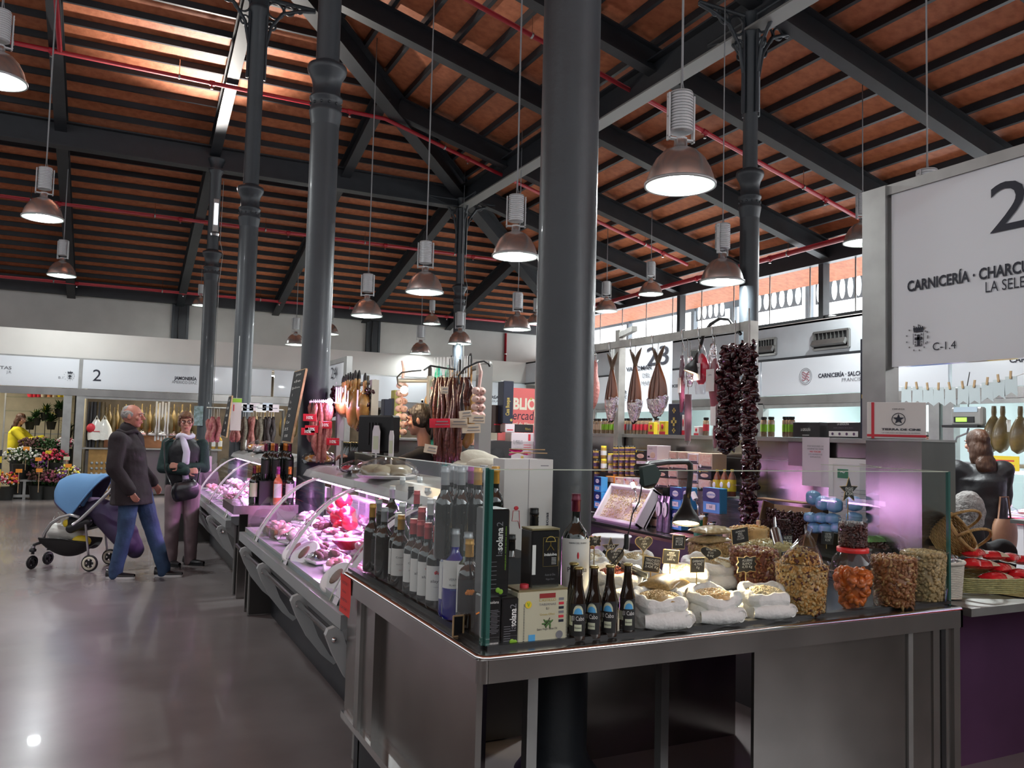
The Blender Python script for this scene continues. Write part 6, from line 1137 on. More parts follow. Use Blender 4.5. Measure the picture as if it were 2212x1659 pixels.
def _cer(g,w_,h):
    g.box((-.002,w_*.40,h*.5),(.001,w_*.05,h),REDP); g.box((-.002,0,h*.085),(.0012,w_,h*.065),REDP)
    g.text('CERVEZA',h*.055,BLACK,XM(-w_*.04,h*.80),width=w_*.21); g.tube([(-.003,-w_*.04+h*.165*math.cos(k*PI/18),h*.54+h*.165*math.sin(k*PI/18)) for k in range(36)],.0016,BLACK,5,closed=True)
    g.prism([((h*.15 if k%2==0 else h*.062)*math.sin(2*PI*k/10),(h*.15 if k%2==0 else h*.062)*math.cos(2*PI*k/10)) for k in range(10)][::-1],.001,BLACK,XM(-w_*.04,h*.54,-.003)); g.text('TIERRA DE CINE',h*.075,BLACK,XM(-w_*.08,h*.235),bold=.035,width=w_*.66); g.text('LA CERVEZA ARTESANA DE ALMERÍA',h*.045,GREYT,XM(-w_*.08,h*.15),width=w_*.64)
p=atX(1936,943,3.50); t=thing('beer_carton','white beer carton with black star in a circle and red stripes','box',(p.x,p.y,LZ),-52*D2R); g=MB(); g.box((0,.07,.091),(.265,.14,.18),mat('white_beer_carton',(.78,.75,.73),.5),bev=.002); g.build('carton',t); g=MB(); g.M=Matrix.Rotation(PI/2,4,'Z'); _cer(g,.265,.18); g.build('print',t)
# ================= GOODS IN AND ON THE REFRIGERATED CASES =================
PKM=mat('pink_fresh_meat',(.62,.22,.24),.35,coat=.4,var=.45,vscale=16,var_col=(.72,.45,.42)); WRAP=mat('glossy_film_wrapped_cheese',(.72,.60,.55),.2,coat=.8,var=.3,vscale=9); BRNS=mat('brown_cured_sausage',(.20,.10,.085),.5,bump=.3,bscale=50,var=.3,vscale=30); TRW=mat('white_food_tray',(.78,.75,.76),.4)
def lump(name,label,cat,loc,r,m,rz=0,group=None,n=5,flat=.5):
    t=thing(name,label,cat,loc,rz,group); g=MB(); g.box((0,0,.008),(r[0]*2.1,r[1]*2.1,.016),TRW,bev=.005); g.build('tray',t); g=MB()
    n=9
    for i in range(n): a=2*PI*i/n; q=.25+.35*(i%2); g.ell((r[0]*q*1.1*math.cos(a),r[1]*q*1.1*math.sin(a),.02+r[2]*(.35+.35*((i*2)%3)/2)),(r[0]*.42,r[1]*.30,r[2]*.38),m,Euler((random.uniform(-.5,.5),random.uniform(-.5,.5),a*2.3)).to_matrix(),n=12,k=8,jit=.13)
    g.build('contents',t)
    if m is WRAP or random.random()<.35: g=MB(); g.grid(lambda u,v:(r[0]*1.05*(u*2-1),r[1]*1.05*(v*2-1),.022+r[2]*.95*(math.sin(PI*u)*math.sin(PI*v))**.35+.004*math.sin(u*25+v*14)),14,12,PLAST); g.build('film',t)
    return t
def deckz(x): return .68+max(0,(x-1.10)/.8*.12)+.006
kinds=[('pink sliced ham',PKM,(.10,.08,.05)),('film-wrapped cheese',WRAP,(.10,.09,.07)),('curled brown sausage',BRNS,(.11,.08,.05)),('rosy meat cuts',PKM,(.09,.09,.04))]
for (y0,y1,nn,cs) in ((3.95,6.8,10,'nearer'),(8.0,11.2,11,'farther')):
    for i in range(nn):
        y_=y0+(y1-y0)*(i+.5)/nn
        for j,x_ in enumerate((1.22,1.47,1.72)):
            kd=kinds[(i*3+j*2+i//2)%4]; lump('food_tray','tray of %s in the %s case, %s from its near end, %s row'%(kd[0],cs,(ordn+('ninth','tenth','eleventh'))[i],('front','middle','back')[j]),'food tray',(x_,y_,deckz(x_)+.008),kd[2],kd[1],random.uniform(-.4,.4))
# cheese tubs with blue bands, salami tubs
BLB=mat('blue_cheese_band',(.10,.28,.68),.4)
for i,(y_,x_,l_) in enumerate(((5.28,1.13,'left blue-banded cheese tub leaning on the case glass'),(5.12,1.15,'right blue-banded cheese tub leaning on the case glass'),(4.25,1.13,'blue-patterned cheese pack nearest the counter corner'))):
    t=thing('cheese_tub',l_,'tub',(x_,y_,.70)); t.rotation_euler=(0,-.75,.5); g=MB(); g.lathe([(.085,-.03),(.095,.04),(.095,.055)],BLB,n=28); g.build('tub_wall',t); g=MB(); g.lathe([(.098,.055),(.098,.065),(.09,.07)],TRW,n=28); g.ell((0,0,.072),(.05,.03,.004),mat('brown_cow_print',(.22,.12,.08),.6),n=12,k=6); g.build('lid',t)
for i in range(4):
    t=thing('clear_punnet','clear upright pack of olives and peppers, %s at the far end of the nearer case'%ordn[i],'punnet',(1.12,6.60-.14*i,.69),.2); g=MB(); g.box((0,0,.06),(.04,.11,.12),PLAST,bev=.015); g.build('clear_shell',t); g=MB(); g.box((0,0,.04),(.028,.09,.07),mat('olive_mix',(.28,.16,.05),.3,coat=.6,var=.7,vscale=40)); g.build('olives',t)
# red net / red wrapped balls high in the nearer case
REDB=mat('red_wax_cheese',(.72,.02,.05),.25,coat=.8,var=.3,vscale=10)
for i,(px,py,r_) in enumerate(((722,1098,.06),(742,1082,.065),(733,1117,.07),(750,1110,.065),(738,1140,.07),(756,1130,.06))):
    p=atX(px,py,1.55); t=tag(MB().ell((0,0,0),(r_,r_,r_*.9),REDB,n=16,k=10,jit=.03).ell((0,0,r_*.85),(.012,.012,.014),REDB,n=8,k=5).build('red_cheese'),'red waxed cheese ball on the heap in the nearer case, %s from the top'%ordn[i],'cheese',group='red waxed cheeses'); t.location=p
t=tag(MB().box((0,0,.0),(.26,.5,.012),TRW).box((0,0,-.13),(.02,.4,.25),TRW).build('cheese_stand'),'white stand inside the nearer case under the red cheeses','stand'); t.location=(1.56,4.75,.92)
p=atX(700,1165,1.35); t=thing('meat_bowl','orange bowl-shaped pack of ham in the middle of the nearer case','bowl',(1.38,5.1,.76)); MB().lathe([(.05,0),(.10,.05),(.10,.06)],REDB,n=20).build('bowl_wall',t); MB().lathe([(.0,.07),(.08,.06),(.095,.055)],mat('salmon_pink_ham',(.80,.35,.28),.4),n=20).build('ham',t)
# goods on the hood of the nearer case
def bagp(label,loc,sz,m,rz=0,cat='package',name='wrapped_package',tray=BLK,extra=None):
    t=thing(name,label,cat,loc,rz); g=MB(); g.lathe([(.02,.0),(sz[0]*.5,.002),(sz[0]*.56,.02)],tray,n=24,sy=sz[1]/sz[0]); g.build('tray',t); g=MB(); s=random.uniform(0,9)
    g.grid(lambda u,v:((sz[0]*.5*(1-v**3))*math.cos(2*PI*u)*(1+.08*math.sin(7*u*2*PI+s+v*5)),(sz[1]*.5*(1-v**3))*math.sin(2*PI*u)*(1+.08*math.sin(5*u*2*PI+s)),.01+sz[2]*v+.006*math.sin(u*60+s)),40,8,PLAST); g.build('film',t); g=MB()
    for i in range(6): a=i*PI/3; g.ell((sz[0]*.22*math.cos(a),sz[1]*.22*math.sin(a),sz[2]*.35),(sz[0]*.2,sz[1]*.17,sz[2]*.3),m if i%2 else (extra or m),Euler((0,0,a)).to_matrix(),n=10,k=7,jit=.1)
    g.build('contents',t); return t
HZ=1.20
def onhood(px,X,z=HZ): p=atX(px,1000,X); p.z=z; return p
bagp('film-wrapped plate of sliced ham and orange cheese on the case hood beside the column',onhood(690,1.66),(.30,.26,.12),mat('orange_cheese',(.75,.35,.06),.5),0,extra=PKM)
bagp('plastic-wrapped bread rolls on the case hood behind the end of the aisle glass',onhood(835,1.62),(.42,.34,.13),mat('pale_bread',(.50,.42,.28),.7),0,tray=TRW)
bagp('red and white wrapped packet on the case hood beside the dark small bottles',onhood(770,1.6),(.26,.2,.08),REDB,0,extra=TRW)
t=thing('white_cloth_bag','crumpled off-white cloth bag on the end of the case hood','bag',Vector((1.72,4.0,HZ))); g=MB()
for i in range(5): g.ell((random.uniform(-.06,.06),random.uniform(-.12,.12),.07+.03*i*.6),(.11,.14,.05),mat('off_white_cloth',(.66,.62,.50),.85,bump=.4,bscale=16),Euler((random.uniform(-.4,.4),random.uniform(-.3,.3),i)).to_matrix(),n=16,k=9,jit=.05)
g.build('cloth',t)
# small dark bottles rack on hood, black till
for i,(dx,dy) in enumerate(((0,0),(0,.075),(.07,0),(.07,.075),(0,.15),(.07,.15))):
    q=onhood(748,1.63); q.x+=dx; q.y+=dy-.05; bottle('small black oil bottle beside the black till, %s'%('front left','middle left','front right','middle right','rear left','rear right')[i],q,.21,R=.028,cp=CAPG,shape='beer',group='cluster of small black oil bottles',name='oil_bottle')
t=thing('glass_stand','small steel-posted glass stand beside the cluster of oil bottles','stand',onhood(738,1.55)); g=MB(); g.cyl((0,0,0),(0,0,.22),.008,STEELM,8); g.cyl((.28,.0,0),(.28,0,.22),.008,STEELM,8); g.build('post',t); MB().box((.14,0,.222),(.36,.2,.005),JAR).build('glass_top',t)
t=thing('cash_register','black till screen seen from the back, in front of the vendor hand','till',(1.74,5.72,HZ)); g=MB(); p0=atX(757,950,1.74); z0,z1=atX(757,970,1.78).z,atX(757,900,1.78).z
g.box((.0,0,(z0+z1)/2-HZ),(.09,.34,z1-z0),BLK,Matrix.Rotation(.5,4,'Z'),bev=.012); g.build('screen',t); g=MB(); g.box((0,0,(z0-HZ)/2),(.06,.08,z0-HZ+.02),BLK); g.box((0,0,.01),(.2,.2,.02),BLK); g.build('stand',t); g=MB()
for k in range(4): g.box((-.06,.03*k-.05,(z0+z1)/2-HZ+.0),(.01,.012,(z1-z0)*.6),MATS['black_carton'],Matrix.Rotation(.5,4,'Z'))
g.build('cable_cover',t)
# two paddle signs on the hood
for i,(px,yt,yb,l_) in enumerate(((812,919,984,'white paddle-shaped price holder with picture card, left one'),(845,930,985,'narrow white paddle-shaped price holder, right one'))):
    X_=1.70; p=atX(px,yb,X_); p.z=HZ; h=atX(px,yt,X_).z-HZ; t=thing('price_paddle',l_,'price holder',p); MB().cyl((0,0,0),(0,0,h*.5),.007,TRW,8).build('stem',t); g=MB(); w_=.035 if i==0 else .02; g.prism([(-w_,h*.42),(w_,h*.42),(w_,h*.88),(w_*.6,h),(-w_*.6,h),(-w_,h*.88)],.006,TRW,Mx((0,0,0),(.5,-.86,0),(0,0,1))); g.build('paddle',t); g=MB(); g.prism([(-w_*.7,h*.5),(w_*.7,h*.5),(w_*.7,h*.78),(-w_*.7,h*.78)],.001,LCR,Mx((-.006,-.004,0),(.5,-.86,0),(0,0,1))); g.build('card',t)
# goods on the farther case's hood
for i,(px,m_,e_,l_) in enumerate(((505,PKM,TRW,'clear bag of pink cured meat on the farther case hood, left'),(530,BRNS,PKM,'bag of sliced sausage on the farther case hood, middle'),(556,MATS['orange_cheese'],PKM,'tray with orange piece on the farther case hood, right'),(575,TRW,PKM,'white wrapped tray beside the wine bottle tower'))):
    bagp(l_,onhood(max(px,524),1.7),(.30,.3,.14),m_,0,extra=e_)
t=thing('wine_carton','open carton of white-capped bottles at the far end of the farther case','box',(1.10,11.85,0)); MB().box((0,0,.45),(.5,.5,.9),MATS['dark_side_panel']).build('plinth',t); g=MB(); g.box((0,0,1.0),(.34,.30,.20),LILA); g.text('PEDROSA',.05,MATS['wine_red_print'],Mx((.06,-.152,.94),(0,0,1),(-1,0,0))); g.text('PEDROSA',.05,MATS['wine_red_print'],Mx((-.08,-.152,.94),(0,0,1),(-1,0,0))); g.build('carton',t)
for i in range(6): bottle('%s-capped bottle in the open wine carton, %s of the %s row'%('white' if i%2 else 'gold',('left','middle','right')[i%3],('front','rear')[i//3]),(.99+.11*(i%3),11.75+.14*(i//3),1.0),.32,cp=CW if i%2 else CGO,group='bottles in the open carton')
t=thing('white_bag_dispenser','tall white paper strip stand beside the far wine carton','stand',atX(493,1000,1.5)); p=t.location.copy(); t.location=(1.62,min(p.y,11.3),HZ); h=atX(493,946,1.5).z-HZ; g=MB(); g.box((0,0,h/2),(.05,.14,h),PAPER,bev=.02); g.build('body',t); g=MB(); g.ell((-.03,0,h*.75),(.004,.03,.012),BLK,n=10,k=6)
for k in range(8): g.box((-.03,0,h*(.6-.06*k)),(.002,.09,.004),GREYT)
g.build('print',t)
# ---- wine bottles on the steel side table
k=0
capsets=[(CO,'orange'),(CWI,'wine-red'),(CB,'black'),(CO,'orange'),(CWI,'wine-red'),(CB,'black')]
for i,(px,yt,c) in enumerate(((575,962,CWI),(583,964,CB),(589,966,CO),(597,966,CWI),(608,962,CB),(620,966,CO),(629,967,CWI),(638,967,CO),(647,968,CWI))):
    X_=1.02+.05*(i%3)+.035*i; p=atY(px,yt,7.30+.12*((i*2)%3)); p.z=1.052; p.x=min(p.x,1.43)
    bottle('%s-capped wine bottle on the raised steel shelf, %s from the left'%({'wine_capsule':'wine-red','black_capsule':'black','orange_capsule':'orange'}[c.name],(ordn+('ninth',))[i]),p,.315,cp=c,lab=LW if i==1 else (LBK if i%3==0 else None),lw=1,rz=CAMA(p),group='upper tier of wine bottles between the cases')
for i,(px,yt,c) in enumerate(((550,1004,CWI),(556,1008,CGO),(562,1010,CO),(569,1012,CWI),(602,1009,CPUR),(627,1012,CO))):
    p=atY(px,yt,7.26+.09*i if px<590 else 7.13)
    p.z=.861; bottle('%s-capped wine bottle on the lower steel table, %s from the left'%({'wine_capsule':'dark red','gold_capsule':'gold','orange_capsule':'orange','purple_capsule':'pink'}[c.name],ordn[i]),p,.315,cp=c,lab=LCR if i<3 else LW,lw=1,rz=CAMA(p),glass=PINKG if i==4 else DG,group='lower tier of wine bottles between the cases')
# ---- chalkboards
def cboard(label,pts,Y0,lines=10):
    # pts: top-left, top-right, bottom-right, bottom-left pixels
    a,b,c,d=[atY(x,y,Y0+dy) for (x,y),dy in zip(pts,(0.0,-.30,-.30,0.0))]; t=thing('chalkboard',label,'chalkboard',d); n=(b-a).cross(d-a).normalized()*.012; L=Vector(d)
    g=MB(); g.add([a,b,c,d,a-n,b-n,c-n,d-n],[(3,2,1,0),(4,5,6,7),(0,1,5,4),(1,2,6,5),(2,3,7,6),(3,0,4,7)],CHB); o=g.build('slate',t,L); o.location=(0,0,0)
    g=MB(); 
    for p,q in((a,b),(b,c),(c,d),(d,a)): g.beam(p,q,.018,.018,MATS['pale_wood'])
    o=g.build('frame',t,L); o.location=(0,0,0); g=MB(); x=(b-a).normalized(); y=(a-d).normalized(); nn=x.cross(y); y=nn.cross(x); H_=(a-d).length; W_=(b-a).length
    for i in range(lines):
        c0=(a.lerp(d,(i+.7)/(lines+.3))+b.lerp(c,(i+.7)/(lines+.3)))/2; g.text(('Jamón','de','Bellota','Paleta','Lomo','Ibérico','Queso','Curado','25 €','100 g','Oferta')[i%11],H_/lines*.55,CHALK,Mx(c0+nn*.014,x,y),width=W_*(.45+.25*((i*7)%3)/2),skew=.1)
    o=g.build('chalk_writing',t,L); o.location=(0,0,0); return t
cboard('tall leaning chalkboard full of handwriting at the left of the thick aisle column',((638,805),(662,798),(630,955),(612,952)),7.28)
t=cboard('small steep chalkboard behind the cured sausages over the farther case',((496,858),(502,856),(490,944),(479,940)),11.2,5)
t=thing('hanging_poster','narrow paper poster with green header hanging over the farther case','poster',atY(508,930,11.0)); p=t.location.copy(); h=atY(508,860,11).z-p.z; g=MB(); g.box((0,0,h/2),(.13,.006,h),mat('aged_white_poster',(.66,.58,.56),.7)); g.build('sheet',t); g=MB(); g.box((0,-.005,h*.93),(.13,.003,h*.12),GRNP); g.box((-.03,-.005,h*.7),(.012,.003,h*.2),REDP); g.build('print',t); MB().cyl((0,0,h),(0,0,h+.8),.004,STEELM,5).build('string',t)
t=thing('picture_card','blue-grey framed picture hanging on the slender aisle column','picture',atY(428,910,16.115)); h=.36; g=MB(); g.box((0,0,.1),(.16,.02,h),mat('blue_grey_painting',(.32,.42,.47),.6,var=.7,vscale=16,var_col=(.12,.18,.15))); g.build('canvas',t)
# ================= RACKS: HAMS AND SAUSAGES =================
HAMS=mat('cured_ham_skin',(.36,.17,.045),.32,coat=.5,bump=.25,bscale=18,var=.55,vscale=7,var_col=(.55,.32,.10)); HAMD=mat('old_ham_skin',(.20,.14,.05),.4,coat=.3,bump=.3,bscale=14,var=.6,vscale=6,var_col=(.10,.07,.03)); HOOF=mat('black_hoof',(.02,.017,.015),.5); 
def make_ham(name,label,loc,L_,m,hoof=True,rz=0,group=None,tagc=None,net=None,scale=1):
    """ham hanging hoof-up, top of the hoof at loc"""
    t=thing(name,label,'ham',loc,rz,group); g=MB(); pr=[]
    for k in range(15):
        v=k/14; r=.022+.075*max(0,math.sin(max(0,(v-.22))/.78*PI*.93))**.8 if v>.22 else .022+.004*math.sin(v*14)
        if k==14: r=.01
        pr.append((r,-L_*(.10+.90*v)))
    g.grid(lambda u,v:( (lambda kk,f:(pr[kk][0]*(1-f)+pr[min(14,kk+1)][0]*f))(min(13,int(v*14)),v*14-min(13,int(v*14)))*math.cos(2*PI*u)*.62, (lambda kk,f:(pr[kk][0]*(1-f)+pr[min(14,kk+1)][0]*f))(min(13,int(v*14)),v*14-min(13,int(v*14)))*math.sin(2*PI*u)*1.0+.03*v*v, -L_*(.10+.90*v)),20,28,net or m); g.build('ham_body',t)
    if hoof:
        for s_ in(-1,1): MB().tube([(0,0,-L_*.12),(0,s_*.008,-L_*.05),(0,s_*.014,.0),(0,s_*.008,.025)],[.018,.014,.011,.003],HOOF,8).build('hoof',t)
    g=MB(); g.tube([(0,0,-L_*.16),(.012,.012,-L_*.19),(-.01,-.02,-L_*.22),(.0,.0,-L_*.15)],.004,tagc or PAPER,5); g.build('cord',t)
    if tagc: g=MB(); g.box((-.06,-.01,-L_*.48),(.003,.04,.14),PAPER); g.build('label',t)
    return t
SAUS=mat('dark_red_cured_sausage',(.075,.014,.009),.4,coat=.25,bump=.5,bscale=60,var=.6,vscale=45,var_col=(.15,.035,.016)); SAUP=mat('pinkish_cured_sausage',(.36,.10,.09),.4,coat=.3,bump=.4,bscale=60,var=.5,vscale=45,var_col=(.50,.22,.18)); SAUB=mat('black_sausage',(.03,.018,.018),.4,coat=.4,bump=.4,bscale=60); SAUG=mat('grey_peppered_sausage',(.12,.10,.075),.6,bump=.5,bscale=70,var=.6,vscale=60,var_col=(.22,.19,.14))
def saus(name,label,p,L_,r,m,group,strl=.05,bend=.01):
    t=thing(name,label,'sausage',p,random.uniform(0,6),group); g=MB(); n=9; g.tube([(bend*math.sin(k*1.1),bend*math.cos(k*.9),-L_*k/n) for k in range(n+1)],[r*.5]+[r*random.uniform(.9,1.08) for _ in range(n-1)]+[r*.4],m,9); g.build('casing',t); MB().tube([(0,0,0),(0,0,strl)],.0022,PAPER,4).build('string',t); return t
GRK=mat('galvanised_rack_post',(.36,.36,.34),.45,.5)
# rack A: by the thick aisle column / centre (dark sausages and hams)
t=thing('hanging_rack','galvanised rack with hooks carrying hams and dark sausages above the young vendor','rack',(2.9,5.35,0)); L0=Vector(t.location)
YR1=5.2
a=atY(933,822,YR1+.9);b=atY(1050,785,YR1); g=MB(); g.tube([atY(862,822,YR1+1.1),a,b+Vector((.03,0,0))],.018,GRK,8); pb(g,'crossbar')
for px,Y_ in ((1048,YR1),): p=atY(px,795,Y_); g=MB(); g.box2((p.x-.05,Y_-.04,0),(p.x+.04,Y_+.04,p.z+.02),GRK); pb(g,'post')
p=atY(932,840,YR1+.9); g=MB(); g.box2((p.x-.03,YR1+.87,.86),(p.x+.03,YR1+.93,p.z+.1),GRK); pb(g,'post')
def onbar(px,py=None): 
    # point on rack A crossbar nearest to the ray through px
    best=None
    for k in range(101):
        q=a.lerp(b,k/100); d=q-CAMP; sx_=1106+FPX*d.dot(CAMR)/d.dot(_f)
        if best is None or abs(sx_-px)<best[0]: best=(abs(sx_-px),q)
    return best[1]
BARA=onbar
def hlen(p,py):
    d=(p-CAMP).dot(_f); # depth ; vertical size to pixel py
    return p.z-atY(1106+FPX*(p-CAMP).dot(CAMR)/d,py,p.y).z
for i,(px,yb) in enumerate(((937,950),(944,1000),(951,1003),(958,1003),(965,1003),(972,1003),(979,1003),(984,995),(990,1003),(996,1003),(1003,950),(1008,870),(1014,870),(968,960),(975,980))):
    p=atY(px,815,BARA(px).y-.16-.02*(i%4)); L_=hlen(p,yb); saus('cured_sausage','long thin dark sausage in the dense bunch of the centre rack, '+('leftmost','second','third','fourth','fifth','sixth','eighth','tenth','eleventh','twelfth','thirteenth','short right one','shortest right one','low left one','low middle one')[i],p,max(.2,L_),.0185,SAUS if i not in(0,10) else SAUB,'long dark sausages on the centre rack',.15)
for i,(px,py,c) in enumerate(((1021,765,None),(998,778,None),(980,770,'g'),(912,792,None),(922,790,None),(903,800,'y'))):
    p=BARA(px)+Vector((0,.05,0)); p.z=atY(px,py,p.y).z-.02; make_ham('cured_ham',('ham leg at the right end of the centre rack with tall black hoof','ham leg behind the dark sausages, second hoof from the right','gold-skinned ham leg before the far column','ham leg with white tag left of the green-netted ones','ham leg with hoof at the left of the centre rack','brightly lit golden ham end at the left of the centre rack')[i],p,.66,HAMS,tagc=REDB if i%2 else PAPER,group='ham legs on the centre rack')
TNET=mat('teal_net',(.10,.62,.48),.5,bump=.5,bscale=30,var=.6,vscale=50,var_col=(.03,.30,.22))
for i,(px,py) in enumerate(((940,790),(963,788))):
    p=BARA(px)+Vector((0,-.06,0)); p.z=atY(px,py,p.y).z; t=thing('netted_ham',('left','right')[i]+' ham in bright teal netting tied with a red ribbon','ham',p,group='teal-netted hams'); g=MB(); g.tube([(0,0,0),(0,0,-.06),(0,0,-.13),(0,0,-.18)],[.012,.028,.03,.022],TNET,12); g.build('net_top',t); g=MB(); g.tube([(.045*math.cos(k*.6),.045*math.sin(k*.6),-.17+.008*math.sin(k*2)) for k in range(12)],.009,REDB,6); g.build('ribbon',t); g=MB(); g.tube([(0,0,-.16),(0,0,-.3),(0,0,-.6),(0,0,-.78)],[.03,.045,.06,.03],TNET,12); g.build('net_body',t)
# garlic strings (pink)
GAR=mat('pink_garlic',(.72,.42,.38),.5,var=.4,vscale=20,var_col=(.80,.62,.55))
for i,(px,y0,y1,Y_,l_) in enumerate(((1035,835,905,YR1-.05,'braided string of pink garlic at the right post of the centre rack'),(869,825,942,YR1+1.1,'long string of pink garlic left of the young vendor, with a bright bulb above'))):
    p=atY(px,y0,Y_); t=thing('garlic_string',l_,'garlic string',p); z1=p.z-atY(px,y1,Y_).z; n=int(z1/.055); g=MB()
    for k in range(n):
        for s_ in(-1,1): g.ell((s_*.02,random.uniform(-.01,.01),-.03-z1*k/n),(.032,.032,.027),GAR,n=10,k=7,jit=.05); g.ell((s_*.02,-.03,-.03-z1*k/n),(.008,.004,.008),mat('garlic_root_end',(.45,.25,.18),.8),n=6,k=4)
    g.build('garlic_heads',t)['kind']='stuff'; g=MB(); g.tube([(0,0,-z1*.5),(0,0,0),(.01,0,.1),(-.01,0,.17)],[.01,.012,.014,.008],GAR,8); g.build('braid',t)
# paper tags on the bunch
for i,(px,py,w_,h_,l_,m_) in enumerate(((950,914,.16,.075,'red and white price tag on the dark sausages',REDB),(987,914,.17,.075,'beige label strip across the dark sausages, middle',None),(1018,926,.15,.075,'beige label strip at the right below the garlic',None),(1030,905,.13,.07,'slanted beige label strip under the garlic string',None),(930,970,.10,.07,'paper tag at the bottom left of the dark sausages',None),(960,843,.06,.06,'beige tag high on the dark sausages',None),(1005,895,.10,.06,'upper beige label strip beside the garlic',None))):
    p=atY(px,py,YR1-.13+.02*(i%3)); o=tag(MB().box((0,0,0),(w_*.9,.004,h_*.8),m_ or mat('beige_tag_paper',(.58,.47,.36),.8),bev=.001).box((w_*.1,-.003,.01),(w_*.5,.002,.006),GREYT).box((w_*.1,-.003,-.01),(w_*.6,.002,.004),GREYT).build('price_tag'),l_,'price tag'); o.location=p; o.rotation_euler=(0,random.uniform(-.15,.15),0)
# black cables with bulbs on racks
t=thing('bulb_cable','black looping cable with a bright bulb left of the centre rack','cable',atY(880,830,YR1+1)); L0=Vector(t.location); g=MB(); g.tube([atY(x,y,YR1+.8) for x,y in((872,838),(860,830),(858,815),(868,805),(888,802),(910,800))],.007,BLK,6); g.tube([atY(x,y,YR1+.3) for x,y in((915,800),(930,790),(960,795),(985,798))],.007,BLK,6); g.tube([atY(x,y,YR1-.1) for x,y in((992,830),(990,812),(1005,795),(1030,783),(1045,780),(1055,785),(1058,792))],.007,BLK,6); pb(g,'cable'); g=MB(); p=atY(873,842,YR1+.8); g.ell(p,.03,mat('bare_white_bulb',(1,1,1),.3,emit=(1,.85,.65),es=20),n=12,k=8); pb(g,'bulb')
Lp=bpy.data.lights.new('bulb_light','POINT'); Lp.energy=3.5; Lp.color=(1,.75,.45); Lp.shadow_soft_size=.04; lo=bpy.data.objects.new('bulb_light',Lp); COL.objects.link(lo); lo.location=p-L0+Vector((0,-.08,0)); lo.parent=t
# rack B: hams left, beyond the till
YB=6.6
t=thing('hanging_rack','galvanised rack of honey-coloured hams behind the black till','rack',(2.0,YB,0)); L0=Vector(t.location); a2=atY(735,838,YB+.5); b2_=atY(812,824,YB); g=MB(); g.tube([atY(724,838,YB+.62),a2,b2_],.018,GRK,8); pb(g,'crossbar'); p=atY(809,826,YB); g=MB(); g.box2((p.x-.03,YB-.03,0),(p.x+.03,YB+.03,p.z+.02),GRK); pb(g,'post'); p=atY(737,838,YB+.5); g=MB(); g.box2((p.x-.03,YB+.47,0),(p.x+.03,YB+.53,p.z+.02),GRK); pb(g,'post')
for i,(px,py,yb) in enumerate(((742,818,895),(752,812,900),(757,810,905),(768,806,925),(776,806,930),(789,812,915),(747,815,900),(762,812,895))):
    p=atY(px,py,YB+.45-.006*(px-735)-.05*(i%2)); L_=hlen(p,yb); make_ham('cured_ham','golden ham leg with black hoof and paper tag behind the till, %s from the left'%(('first','third','fourth','sixth','seventh','last','second','fifth')[i]),p,L_,HAMS,tagc=REDB if i%2 else PAPER,group='ham legs behind the till')
pepper_string('string of dark purple peppers hanging right of the chalkboard column',[(726,838),(727,870),(724,895)],[.05,.055,.05],90,.028,1.79,.05); pepper_string('black peppers hanging beside the post behind the till',[(800,838),(797,880),(790,915),(786,930)],[.05,.07,.07,.04],120,.028,1.93,.06)
# violet bulb + pink sausages at the chalkboard column
YP=6.98
t=thing('hanging_rack','short bar on the chalkboard column holding the pink sausages','rack',atY(690,866,YP)); L0=Vector(t.location); g=MB(); g.tube([atY(668,868,YP),atY(718,866,YP)],.01,GRK,6); g.tube([atY(690,867,YP),atY(685,867,7.17)],.01,GRK,6); pb(g,'crossbar')
for i,(px,yb) in enumerate(((672,955),(677,950),(682,975),(686,985),(690,1000),(694,995),(699,985),(703,1000),(707,995),(711,975),(715,950),(680,965),(697,1000))):
    p=atY(px,868,YP-.02-.02*(i%3)); p.z-=.01; saus('cured_sausage','thin pinkish sausage beside the chalkboard column, '+nth((0,1,3,4,5,6,8,9,10,11,12,2,7)[i]),p,hlen(p,yb),.017,SAUP,'long pink sausages at the chalkboard column',.03)
for i,(px,py) in enumerate(((669,902),(673,927),(665,932),(703,918),(719,954))): 
    o=tag(MB().box((0,0,0),(.11,.004,.06),REDB,bev=.001).text('10%',.035,WPR,FM(0,-.012,-.004),bold=.03).build('price_tag'),'round-ended red price tag on the pink sausages, %s'%(('top left','middle left','outermost left','centre','lowest right')[i]),'price tag'); o.location=atY(px,py,YP-.08)
t=thing('violet_bulb','small bright violet-white bulb over the pink sausages','light',atY(712,868,YP-.05)); MB().ell((0,0,0),.028,mat('violet_bulb_glow',(1,.9,1),.3,emit=(1,.6,1),es=25),n=12,k=8).build('bulb',t); MB().tube([(0,0,0),(.1,0,-.01),(.18,.02,.0)],.004,PAPER,5).build('cable',t)
Lp=bpy.data.lights.new('violet_light','POINT'); Lp.energy=2.2; Lp.color=(1,.5,1); Lp.shadow_soft_size=.04; lo=bpy.data.objects.new('violet_light',Lp); COL.objects.link(lo); lo.location=(0,-.06,0); lo.parent=t
